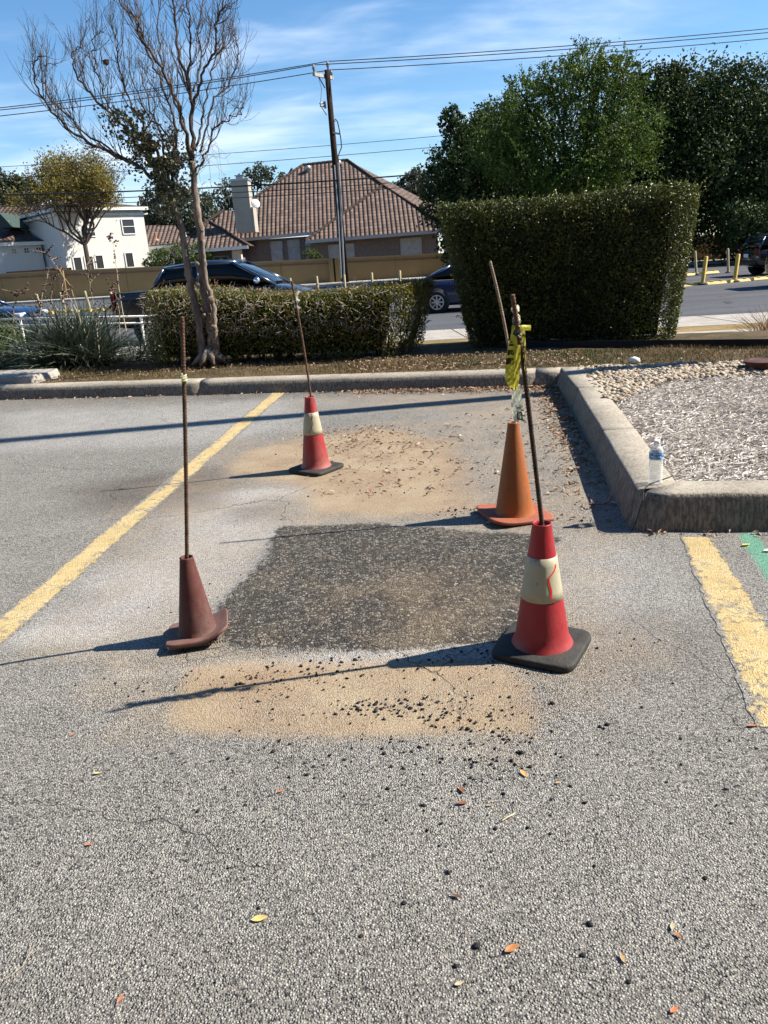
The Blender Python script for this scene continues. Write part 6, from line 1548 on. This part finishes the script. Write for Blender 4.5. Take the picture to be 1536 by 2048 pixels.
mb.add(V, [[0, 1, 2, 3][::-1], [4, 5, 6, 7], [0, 1, 5, 4], [1, 2, 6, 5], [2, 3, 7, 6], [3, 0, 4, 7]]); mb.build('crossarm', mat('weathered_arm', (.34, .31, .28), .85, nscale=3, namp=.2), UP, rel=rl)
mb = MB(); mb.tube([AT(637, 153, YP - .6), AT(650, 176, YP - .1)], .035, 5); mb.build('brace', M['pole_wood'], UP, rel=rl)
INS = {}
for k, (x_, y0_, y1_, Y) in {'a': (628, 146, 129, YP - 1.15), 'b': (656, 140, 122, YP), 'c': (663, 155, 140, YP + .9)}.items():
    a, b_ = np.array(AT(x_, y0_, Y)), np.array(AT(x_, y1_, Y)); hh_ = b_[2] - a[2]
    mb = MB(); mb.lathe([(.05, 0), (.05, hh_ * .3), (.10, hh_ * .35), (.06, hh_ * .45), (.12, hh_ * .52), (.06, hh_ * .62), (.11, hh_ * .7), (.06, hh_ * .8), (.07, hh_ * .98), (0, hh_)], a, 12); mb.build('insulator', M['insul'], UP, True, rel=rl); INS[k] = (x_, y1_, Y)
mb = MB(); mb.tube([AT(683, 556, YP - .3), AT(676, 420, YP - .3), AT(669, 330, YP - .3)][::1], .045, 6); mb.build('conduit', M['metal_grey'], UP, rel=rl)
cd = [AT(689, 558, YP - .4), AT(683, 440, YP - .4), AT(680, 370, YP - .4), AT(677, 325, YP - .4)]
mb = MB(); mb.tube(cd, .055, 7); mb.build('conduit', M['metal_grey'], UP, rel=rl)
mb = MB(); mb.tube([AT(677, 325, YP - .4), AT(676, 312, YP - .4), AT(683, 295, YP - .4), AT(682, 280, YP - .4), AT(679, 262, YP - .4), AT(675, 243, YP - .4), AT(671, 238, YP - .4), AT(667, 241, YP - .4), AT(671, 243, YP - .4)], .035, 5); mb.build('riser_cable', M['wire'], UP, rel=rl)
mb = MB(); mb.tube([AT(664, 265, YP - .1), AT(680, 268, YP - .4)], .06, 5); mb.build('bracket', M['metal_grey'], UP, rel=rl)
mb = MB(); mb.tube([AT(650, 206, YP), AT(640, 207, YP - .4), AT(641, 212, YP - .4), AT(651, 213, YP)], .06, 6); mb.tube([AT(641, 210, YP - .4), AT(653, 230, YP - .1)], .03, 5); mb.tube([AT(649, 203, YP - .1), AT(651, 217, YP - .1)], .08, 6); mb.build('fuse_cutout', M['insul'], UP, rel=rl)
mb = MB(); mb.tube([AT(636, 150, YP - .6), AT(643, 178, YP - .5), AT(641, 206, YP - .4)], .014, 4); mb.build('jumper', M['wire'], UP, rel=rl)


def wire(pts, Y, r_, label, group='overhead power lines'):
    P = np.array(pts, float); xs2 = np.linspace(P[0, 0], P[-1, 0], 46); cf_ = np.polyfit(P[:, 0], P[:, 1], min(2, len(P) - 1)); mb = MB(); C = []
    for x in xs2: C.append(AT(x, float(np.polyval(cf_, x)), Y))
    C = np.array(C); mb.tube(C, r_, 5, False); o = mb.build('power_line', M['wire'], rel=C[0]); o.location = C[0]; return tag(o, label, 'power line', group)
wire([(-80, 224), (200, 193), (430, 158), (560, 139), (656, 123)], YP, .026, 'left span of the topmost wire, ending at the pole-top insulator')
wire([(656, 123), (900, 108), (1200, 87), (1620, 49)], YP, .026, 'right span of the topmost wire, leaving the pole-top insulator')
wire([(-80, 228), (200, 197), (430, 163), (628, 130)], YP - 1.15, .026, 'left span of the second wire, ending at the crossarm tip')
wire([(628, 130), (900, 114), (1200, 94), (1620, 57)], YP - 1.15, .026, 'right span of the second wire, just under the topmost one')
wire([(-80, 240), (200, 210), (430, 175), (663, 140)], YP + .9, .026, 'left span of the lowest of the three top wires')
wire([(663, 140), (900, 126), (1200, 106), (1620, 69)], YP + .9, .026, 'right span of the lowest of the three top wires')
wire([(-80, 337), (200, 324), (430, 307), (660, 292), (870, 272), (1200, 240), (1620, 190)], YP + .5, .016, 'thin wire crossing the pole well above the roof ridge')
wire([(-80, 359), (200, 348), (430, 333), (660, 312), (870, 291), (1200, 262), (1620, 215)], YP + .4, .018, 'thin wire crossing the pole just above the roof ridge')
wire([(-80, 392), (200, 383), (430, 375), (690, 361), (860, 346), (1200, 316), (1536, 275), (1620, 264)], YP - .35, .045, 'thick black cable crossing in front of the tiled roof')
wire([(-80, 404), (200, 396), (430, 388), (690, 374), (860, 357), (1200, 330), (1620, 281)], YP - .3, .024, 'thin cable just below the thick one across the tiled roof')
wire([(-80, 414), (200, 407), (430, 398), (690, 385), (860, 369), (1200, 342), (1620, 296)], YP - .25, .022, 'lowest thin cable across the tiled roof')

YS = 49.6; sb = np.array(AT(1459, 512, YS)); st_ = np.array(AT(1467, 377, YS))
t = empty('sign_post', tuple(sb), 'grey street sign seen edge-on on a post with a red strip, before the dark oaks', 'sign post'); rl = rel_of(t)
mb = MB(); mb.tube([sb - (0, 0, .1), st_], .07, 8); mb.build('post', M['metal_grey'], t, True, rel=rl)
c_ = np.array(AT(1468, 395, YS - .05)); mb = MB(); mb.box(c_, (.05, .75, 1.32), rotz(-.35)); mb.build('sign_plate', mat('sign_back', (.16, .18, .18), .6, metal=.3), t, rel=rl)
c_ = np.array(AT(1461.5, 465, YS)); mb = MB(); mb.tube([c_ - (0, 0, .33), c_ + (0, 0, .33)], .088, 8); mb.build('red_strip', M['red'], t, True, rel=rl)


# --- delineator posts and yellow lane separators
def post(px0, py0, px1, py1, Y, m_, label, r_=.045):
    b_ = np.array(AT(px0, py0, Y)); tp2 = np.array(AT(px1, py1, Y)); t = empty('delineator_post', tuple(b_), label, 'delineator', 'yellow delineator posts in the street'); rl = rel_of(t)
    d = tp2 - b_; mb = MB(); mb.tube([b_, b_ + d * .06, b_ + d * .1, b_ + d * .98, tp2], [r_ * 1.5, r_ * 1.3, r_, r_, r_ * .7], 8); mb.build('tube', m_, t, True, rel=rl)
    mb = MB(); mb.lathe([(.0, -.03), (r_ * 2.6, -.03), (r_ * 2.4, .02), (r_ * 1.3, .06), (0, .06)], b_, 10); mb.build('foot', M['cone_base'], t, rel=rl)
for a_ in ((1405, 568, 1412.5, 512.5, 29.0, 'yellow_plastic', 'bright yellow leaning post, left one of the front pair right of the tall hedge', .075), (1469, 563, 1477, 508, 29.4, 'yellow_plastic', 'bright yellow leaning post, right one of the front pair right of the tall hedge', .075),
           (1392.5, 549, 1390, 502, 35.5, 'yellow_faded', 'faded thin post nearest the tall hedge in the rear row', .06), (1456.5, 546, 1455.5, 497, 36.2, 'yellow_faded', 'faded post in front of the sign post', .06), (1520, 541, 1521, 492, 36.8, 'yellow_faded', 'faded post beside the dark vehicle at the right edge', .06),
           (181, 621, 169, 582, 35, 'yellow_faded', 'faded leaning post between the blue vehicle and the pickup bed, centre one', .06), (231, 618, 219, 578, 34, 'yellow_faded', 'faded leaning post just behind the pickup bed', .06), (131, 622, 120, 585, 35.6, 'yellow_faded', 'faded leaning post nearest the blue vehicle front', .06), (84, 626, 73, 588, 36, 'yellow_faded', 'faded post directly over the nose of the blue vehicle', .05),
           (584, 594, 580, 556, 31.5, 'yellow_faded', 'faded post top behind the low hedge, just in front of the pickup hood', .05), (637, 592, 633, 552, 31.3, 'yellow_faded', 'faded post top behind the low hedge, left of the utility pole', .05), (691, 588, 688, 549, 31.0, 'yellow_faded', 'faded post top at the foot of the utility pole', .05), (746, 585, 743, 545, 30.8, 'yellow_faded', 'faded post top midway between utility pole and dark blue sedan', .05), (801, 582, 799, 541, 30.6, 'yellow_faded', 'faded post top just left of the dark blue sedan', .055)):
    post(*a_[:5], M[a_[5]], a_[6], a_[7])


ORD = ['first', 'second', 'third', 'fourth', 'fifth', 'sixth']
def separators(p0, p1, n, label, Wd=.26, H_=.10):
    p0, p1 = np.array(p0), np.array(p1)
    for k in range(n):
        a, b_ = lerp(p0, p1, k / n), lerp(p0, p1, (k + .90) / n); d = b_ - a; L = np.linalg.norm(d[:2]); an = math.atan2(d[1], d[0]); c_ = (a + b_) / 2
        mb = MB(); x = L / 2; yy = Wd / 2
        V = [(-x, -yy, 0), (x, -yy, 0), (x, yy, 0), (-x, yy, 0), (-x * .88, -yy * .5, H_), (x * .88, -yy * .5, H_), (x * .88, yy * .5, H_), (-x * .88, yy * .5, H_)]
        mb.add(V, np.array([(3, 2, 1, 0), (4, 5, 6, 7), (0, 1, 5, 4), (1, 2, 6, 5), (2, 3, 7, 6), (3, 0, 4, 7)]))
        mb.box((x * .5, 0, H_ + .015), (.12, .16, .03)); mb.box((-x * .4, 0, H_ + .015), (.12, .16, .03))
        o = mb.build('lane_separator', M['yellow_plastic']); o.location = c_; o.rotation_euler = (0, 0, an); tag(bevel(o, .012), label % ORD[k], 'lane separator', 'yellow lane separator blocks')
s0 = np.array(G(1360, 574, -.44)); s1 = np.array(G(1620, 549, -.44)); s0 = np.array(AT(1360, 575, 28.9)); s1 = np.array(AT(1640, 548, 30.2))
separators(s0, s1, 6, '%s yellow separator block rightwards from the tall hedge, front row')
separators(np.array(AT(1360, 553, 35.3)), np.array(AT(1440, 545, 35.9)), 2, '%s faded separator block rightwards from the tall hedge, rear row')
separators(np.array(AT(88, 629, 35.5)), np.array(AT(240, 620, 33.5)), 6, '%s yellow separator block counted from the blue vehicle towards the pickup')


# ================================================================== VEHICLES
def carpaint(name, c, rough=.22):
    m, nt, q, p, o = newmat(name); tcn = nt.nodes.new('ShaderNodeTexCoord').outputs['Object']; n = q.noise(tcn, 3, 4).outputs[0]
    nt.links.new(q.mix(q.mr(n, .3, .7, 0, .25), c, tuple(x * .6 + .01 for x in c)), p.inputs['Base Color']); p.inputs['Coat Weight'].default_value = .8; p.inputs['Coat Roughness'].default_value = .05; p.inputs['Roughness'].default_value = rough; p.inputs['Metallic'].default_value = .3; return m
M['paint_navy'] = carpaint('navy_paint', (.012, .028, .085)); M['paint_black'] = carpaint('black_blue_paint', (.003, .004, .006), .4); M['paint_blue'] = carpaint('deep_blue_paint', (.006, .020, .075)); M['paint_grey'] = carpaint('charcoal_paint', (.02, .02, .024))
M['glass_dark'] = mat('car_glass', (.004, .005, .006), .08, spec=.35); M['tyre'] = mat('tyre_rubber', (.014, .014, .014), .85, nscale=20, namp=.3); M['rim'] = mat('alloy_rim', (.62, .64, .66), .3, metal=.7); M['chrome'] = mat('chrome', (.75, .77, .8), .12, metal=1.0); M['lamp'] = mat('headlamp_lens', (.65, .70, .75), .08, spec=1); M['tail_lamp'] = mat('tail_lamp', (.09, .006, .006), .3); M['trim_black'] = mat('black_trim', (.012, .012, .013), .5)


def loft(secs, close_ends=True):
    """secs: list of equal-length closed rings"""
    mb = MB(); n = len(secs[0]); V = np.array(secs).reshape(-1, 3); m_ = len(secs)
    i = np.arange(m_ - 1)[:, None] * n; j = np.arange(n)[None, :]; k = (j + 1) % n
    mb.add(V, np.stack([i + j, i + k, i + n + k, i + n + j], -1).reshape(-1, 4))
    if close_ends: mb.P.append([q_ for q_ in range(n)][::-1]); mb.P.append([(m_ - 1) * n + q_ for q_ in range(n)]); mb.pr += [.5, .5]
    return mb


def wheel(t, x, y, r_, side, spokes=8):
    w = empty('wheel', (0, 0, 0)); w.parent = t; w.location = (x, y, r_)
    Rm = np.array(Matrix.Rotation(math.radians(90), 3, 'X'))
    mb = MB(); mb.lathe([(r_ * .62, -.10), (r_ * .92, -.11), (r_, -.08), (r_, .08), (r_ * .92, .11), (r_ * .62, .10)], (0, 0, 0), 36, rot=Rm); mb.build('tyre', M['tyre'], w, True)
    mb = MB(); s_ = side; mb.lathe([(r_ * .66, .09), (r_ * .66, .115), (r_ * .58, .115), (r_ * .56, .06), (.02, .03)], (0, 0, 0), 36, rot=Rm, fn=(lambda V: V * np.array([1, 1, -s_])) if s_ > 0 else None)
    V0 = len(mb.V)
    for k in range(spokes):
        a = k * 2 * math.pi / spokes; c_, s2 = math.cos(a), math.sin(a)
        Rk = np.array([[c_, 0, s2], [0, 1, 0], [-s2, 0, c_]])
        mb.box(tuple(Rk @ np.array([r_ * .36, s_ * .095, 0])), (r_ * .50, .035, r_ * .13), Rk)
    mb.box((0, s_ * .105, 0), (r_ * .26, .04, r_ * .26)); mb.build('rim', M['rim'], w)
    return w


def car(name, label, cat, origin, heading, body, cab, paint, roof_paint, hw=.90, wheels=(.85, 3.75), wr=.335, extras=None, L=4.8, arch=True, sub=2):
    t = empty(name, origin, label, cat); t.rotation_euler = (0, 0, heading)
    secs = []
    for (x, z0, zb, w, crown_) in body:
        zm = lerp(z0, zb, .5)
        secs.append([(x, -w * .90, z0), (x, -w * .99, z0 + .10), (x, -w, zm), (x, -w * .985, zb - .10), (x, -w * .93, zb), (x, -w * .5, zb + crown_), (x, w * .5, zb + crown_), (x, w * .93, zb), (x, w * .985, zb - .10), (x, w, zm), (x, w * .99, z0 + .10), (x, w * .90, z0)])
    b = loft(secs).build('body', paint, t, True); m = b.modifiers.new('subdivision', 'SUBSURF'); m.levels = sub; m.render_levels = sub
    secs = []
    for (x, zb, zt2, wb_, wt_) in cab:
        secs.append([(x, -wb_, zb), (x, -lerp(wb_, wt_, .55), lerp(zb, zt2, .55)), (x, -wt_, zt2 - .05), (x, -wt_ * .85, zt2), (x, wt_ * .85, zt2), (x, wt_, zt2 - .05), (x, lerp(wb_, wt_, .55), lerp(zb, zt2, .55)), (x, wb_, zb)])
    g_ = loft(secs).build('windows', M['glass_dark'], t, True); m = g_.modifiers.new('subdivision', 'SUBSURF'); m.levels = 1; m.render_levels = 1
    # roof panel and pillars, proud of the glass
    rp = [c_ for c_ in cab if c_[2] > max(q_[2] for q_ in cab) - .12]
    secs = []
    for (x, zb, zt2, wb_, wt_) in rp: secs.append([(x, -wt_ * 1.01, zt2 - .10), (x, -wt_ * 1.02, zt2 - .02), (x, -wt_ * .8, zt2 + .022), (x, wt_ * .8, zt2 + .022), (x, wt_ * 1.02, zt2 - .02), (x, wt_ * 1.01, zt2 - .10)])
    loft(secs).build('roof', roof_paint, t, True)
    c0, c1 = cab[0], cab[-1]; r0_, r1__ = rp[0], rp[-1]
    for s_ in (-1, 1):
        for ca_, cb_ in ((c0, r0_), (c1, r1__)): mb = MB(); mb.tube([(ca_[0], s_ * ca_[3] * .99, ca_[1]), (cb_[0], s_ * cb_[4] * 1.0, cb_[2] - .05)], .045, 6); mb.build('pillar', roof_paint, t, True)
        xm = (r0_[0] + r1__[0]) / 2; mb = MB(); mb.tube([(xm, s_ * lerp(c0[3], c1[3], .5) * 1.0, c0[1]), (xm, s_ * (r0_[4] + .012), r0_[2] - .05)], .035, 6); mb.build('pillar', roof_paint, t, True)
    for wx_ in wheels:
        for s_ in (-1, 1):
            if arch:
                mb = MB(); mb.lathe([(0, -.015), (wr * 1.17, -.015), (wr * 1.2, 0), (wr * 1.17, .02), (0, .02)], (wx_, s_ * (hw - .005), wr * 1.03), 30, rot=np.array(Matrix.Rotation(math.radians(90), 3, 'X'))); mb.build('wheel_arch', M['trim_black'], t, True)
            wheel(t, wx_, s_ * (hw - .055), wr, s_)
    if extras: extras(t, hw)
    return t


def mirror(t, x, z, hw, m_):
    for s_ in (-1, 1):
        mb = MB(); mb.lathe([(0, -.10), (.07, -.08), (.09, 0), (.07, .08), (0, .10)], (0, 0, 0), 10, rot=np.array(Matrix.Rotation(math.radians(90), 3, 'X'))); o = mb.build('mirror', m_, t, True); o.location = (x, s_ * (hw + .08), z)
HD = math.atan(-.10)
# x=0 rear, x=L front
sedan_body = [(.0, .38, .80, .62, .01), (.12, .24, .98, .80, .03), (.7, .20, 1.02, .89, .04), (1.4, .18, .98, .91, .02), (2.4, .18, .95, .92, .02), (3.3, .18, .95, .91, .03), (4.0, .19, .90, .89, .05), (4.6, .24, .76, .80, .04), (4.82, .34, .60, .55, .01)]
sedan_cab = [(.62, .98, 1.00, .78, .74), (1.10, .97, 1.28, .82, .66), (1.55, .96, 1.43, .84, .62), (2.2, .95, 1.46, .85, .62), (2.75, .95, 1.42, .85, .62), (3.2, .94, 1.20, .84, .66), (3.65, .93, .95, .80, .72)]
def sedan_x(t, hw):
    for s_ in (-1, 1):
        mb = MB(); mb.box((.06, s_ * .58, .80), (.16, .36, .16)); o = bevel(mb.build('tail_light', M['tail_lamp'], t), .03)
        for x in (1.75, 2.75): mb = MB(); mb.box((x, s_ * (hw + .012), .86), (.17, .02, .03)); mb.build('door_handle', M['chrome'], t)
        mb = MB(); mb.box((2.3, s_ * (hw + .002), .98), (2.7, .015, .02)); mb.build('chrome_strip', M['chrome'], t)
    mirror(t, 3.2, .98, hw, M['paint_navy'])
yS = 24.6; xS = AT(812, 560, yS)[0] - .05
car('sedan', 'dark blue sedan with multi-spoke alloy wheel seen between the two hedges', 'car', (xS, yS + .9, -.45), HD, sedan_body, sedan_cab, M['paint_navy'], M['paint_navy'], hw=.91, wheels=(1.05, 3.85), extras=sedan_x)
# pickup
tb_ = [(.0, .45, 1.30, .86, .0), (.10, .40, 1.36, .98, -.28), (.6, .38, 1.36, 1.0, -.30), (1.02, .38, 1.36, 1.0, -.30), (1.10, .38, 1.36, 1.0, .0), (2.6, .36, 1.34, 1.0, .0), (4.0, .36, 1.30, 1.0, .02), (4.25, .38, 1.27, .99, .05), (4.85, .42, 1.16, .96, .05), (5.12, .48, 1.02, .86, .02), (5.22, .55, .88, .6, 0)]
tc_ = [(1.10, 1.33, 1.40, .90, .86), (1.22, 1.34, 1.66, .91, .80), (1.44, 1.34, 1.88, .92, .74), (2.5, 1.33, 1.96, .92, .72), (3.25, 1.32, 1.93, .92, .72), (3.80, 1.30, 1.66, .91, .78), (4.35, 1.28, 1.32, .88, .82)]
def truck_x(t, hw):
    for s_ in (-1, 1):
        mb = MB(); mb.box((.05, s_ * .88, 1.05), (.10, .14, .5)); bevel(mb.build('tail_light', M['tail_lamp'], t), .02)
        for x in (2.0, 3.1): mb = MB(); mb.box((x, s_ * (hw + .015), 1.18), (.18, .03, .04)); mb.build('door_handle', M['trim_black'], t)
        mb = MB(); mb.box((5.0, s_ * .72, .90), (.22, .34, .2)); bevel(mb.build('headlight', M['lamp'], t), .03)
    mirror(t, 3.95, 1.42, hw + .06, M['chrome'])
    mb = MB(); mb.box((-.05, 0, .55), (.14, 1.8, .2)); bevel(mb.build('bumper', M['trim_black'], t), .03)
    mb = MB(); mb.box((.55, 0, 1.30), (1.1, 1.82, .05)); mb.build('bed_cover', M['trim_black'], t)
yT = 20.6; xT = AT(226, 590, yT)[0]
car('pickup_truck', 'black pickup truck with dark blue sheen passing behind the tree and low hedge', 'pickup truck', (xT, yT + 1.0, -.45), HD - .02, tb_, tc_, M['paint_black'], carpaint('truck_roof_blue', (.015, .03, .055)), hw=1.0, wheels=(1.0, 4.25), wr=.40, extras=truck_x, L=5.85, sub=1)
# blue vehicle at the left
sb_ = [(.0, .45, .95, .75, .0), (.15, .30, 1.05, .90, .0), (1.4, .25, 1.06, .93, .01), (2.6, .25, 1.05, .93, .02), (3.4, .25, 1.06, .93, .04), (4.1, .27, 1.02, .92, .06), (4.55, .32, .92, .86, .05), (4.72, .40, .74, .66, .01)]
scb = [(.10, 1.04, 1.30, .82, .74), (.35, 1.04, 1.55, .84, .68), (1.3, 1.05, 1.66, .86, .66), (2.4, 1.05, 1.64, .86, .66), (2.9, 1.05, 1.40, .86, .70), (3.45, 1.05, 1.08, .84, .76)]
def suv_x(t, hw):
    for s_ in (-1, 1):
        mb = MB(); mb.box((4.45, s_ * .66, .82), (.34, .36, .13)); bevel(mb.build('headlight', M['lamp'], t), .04)
    for k in range(3): mb = MB(); mb.box((4.70 - .015 * k, 0, .78 - .09 * k), (.06, .80, .045)); bevel(mb.build('grille_bar', M['chrome'], t), .01)
    mb = MB(); mb.box((4.66, 0, .70), (.05, .9, .34)); mb.build('grille', M['trim_black'], t); mirror(t, 2.95, 1.12, hw, M['paint_blue'])
yB = 24.5; xB = AT(80, 615, yB)[0] - 4.72
car('suv', 'shiny blue vehicle with chrome grille entering at the left edge', 'car', (xB, yB + .3, -.42), HD, sb_, scb, M['paint_blue'], M['paint_blue'], hw=.93, wheels=(.9, 3.75), wr=.36, extras=suv_x)
# dark vehicle at the right edge (rear end in frame)
def rear_x(t, hw):
    mb = MB(); mb.box((-.02, 0, .52), (.16, 1.5, .16)); bevel(mb.build('bumper', M['trim_black'], t), .03)
    for s_ in (-1, 1): mb = MB(); mb.box((.06, s_ * .72, .92), (.16, .2, .28)); bevel(mb.build('tail_light', M['tail_lamp'], t), .03)
    mb = MB(); mb.box((-.045, 0, .80), (.02, .4, .14)); mb.build('number_plate', M['trim'], t)
yR_ = 32.2; xR_ = AT(1513, 540, yR_)[0]
car('suv', 'dark charcoal vehicle cut by the right edge behind the yellow posts', 'car', (xR_, yR_ + .9, -.42), math.atan(-.02), sb_, scb, M['paint_grey'], M['paint_grey'], hw=.93, wheels=(.9, 3.75), wr=.36, extras=rear_x)
c_ = G(1436, 585, -.45)
car('suv', 'charcoal vehicle in the near lane just beyond the right edge, seen by its shadow', 'car', (c_[0] + 2.0, c_[1] + .6, -.45), math.atan(-.05), sb_, scb, M['paint_grey'], M['paint_grey'], hw=.93, wheels=(.9, 3.75), wr=.36)

# lamp post beyond the right edge whose long shadow crosses the lot
lb0 = np.array([6.1, 7.48, .0]); t = empty('light_pole', tuple(lb0), 'parking lot light pole on a round concrete base just beyond the right edge', 'light pole')
mb = MB(); mb.lathe([(.30, -.2), (.30, .78), (.27, .82), (0, .82)], (0, 0, 0), 32); mb.build('concrete_base', M['kerb'], t, True)
mb = MB(); mb.tube([(0, 0, .82), (0, 0, 5), (0, 0, 10.5)], [.13, .115, .10], 12); mb.build('pole', M['metal_grey'], t, True)
mb = MB(); mb.tube([(0, 0, 10.3), (.8, .0, 10.45)], .05, 8); mb.box((1.1, 0, 10.45), (.7, .35, .14)); mb.build('lamp_head', M['metal_grey'], t)

# unseen store-like block, added behind the viewpoint to darken the shade
t = empty('sky_blocker', (0, -5, 0), 'long unseen brown building added behind the viewpoint to block sky light', 'building')
mb = MB(); mb.box((0, -9.0, 4.4), (76, 8, 8.8)); mb.build('wall', mat('blocker_brick', (.16, .11, .085), .9, nscale=5, namp=.2), t, rel=(0, -5, 0))  # body of the added sky blocker
mb = MB(); mb.box((0, -9.0, 9.1), (77, 9, .6)); mb.build('blocker_cap', mat('blocker_parapet', (.22, .19, .16), .9), t, rel=(0, -5, 0))
for k in range(-6, 7):
    mb = MB(); mb.box((k * 5.4, -4.97, 1.6), (3.6, .06, 2.6)); mb.build('blocker_window', M['pane'], t, rel=(0, -5, 0))
# dark cord over the island corner
mb = MB(); cpts = [G(1345, 952, .183), G(1300, 968, .185), G(1286, 980, .186), (IC[0] + .055, IC[1] + .010, .15), (IC[0] + .028, IC[1] - .004, .07), (IC[0] + .0, IC[1] - .015, .004)]
mb.tube(cpts, .0028, 6); tag(mb.build('cord', M['navy_black']), 'thin dark cord draped over the island corner below the water bottle', 'cord')
W.cycles.sampling_method = 'AUTOMATIC' if hasattr(W, 'cycles') else None
S.cycles.use_adaptive_sampling = True; S.cycles.adaptive_threshold = 0.02; S.cycles.max_bounces = 4; S.cycles.diffuse_bounces = 2; S.cycles.glossy_bounces = 2; S.cycles.transmission_bounces = 4; S.cycles.transparent_max_bounces = 12
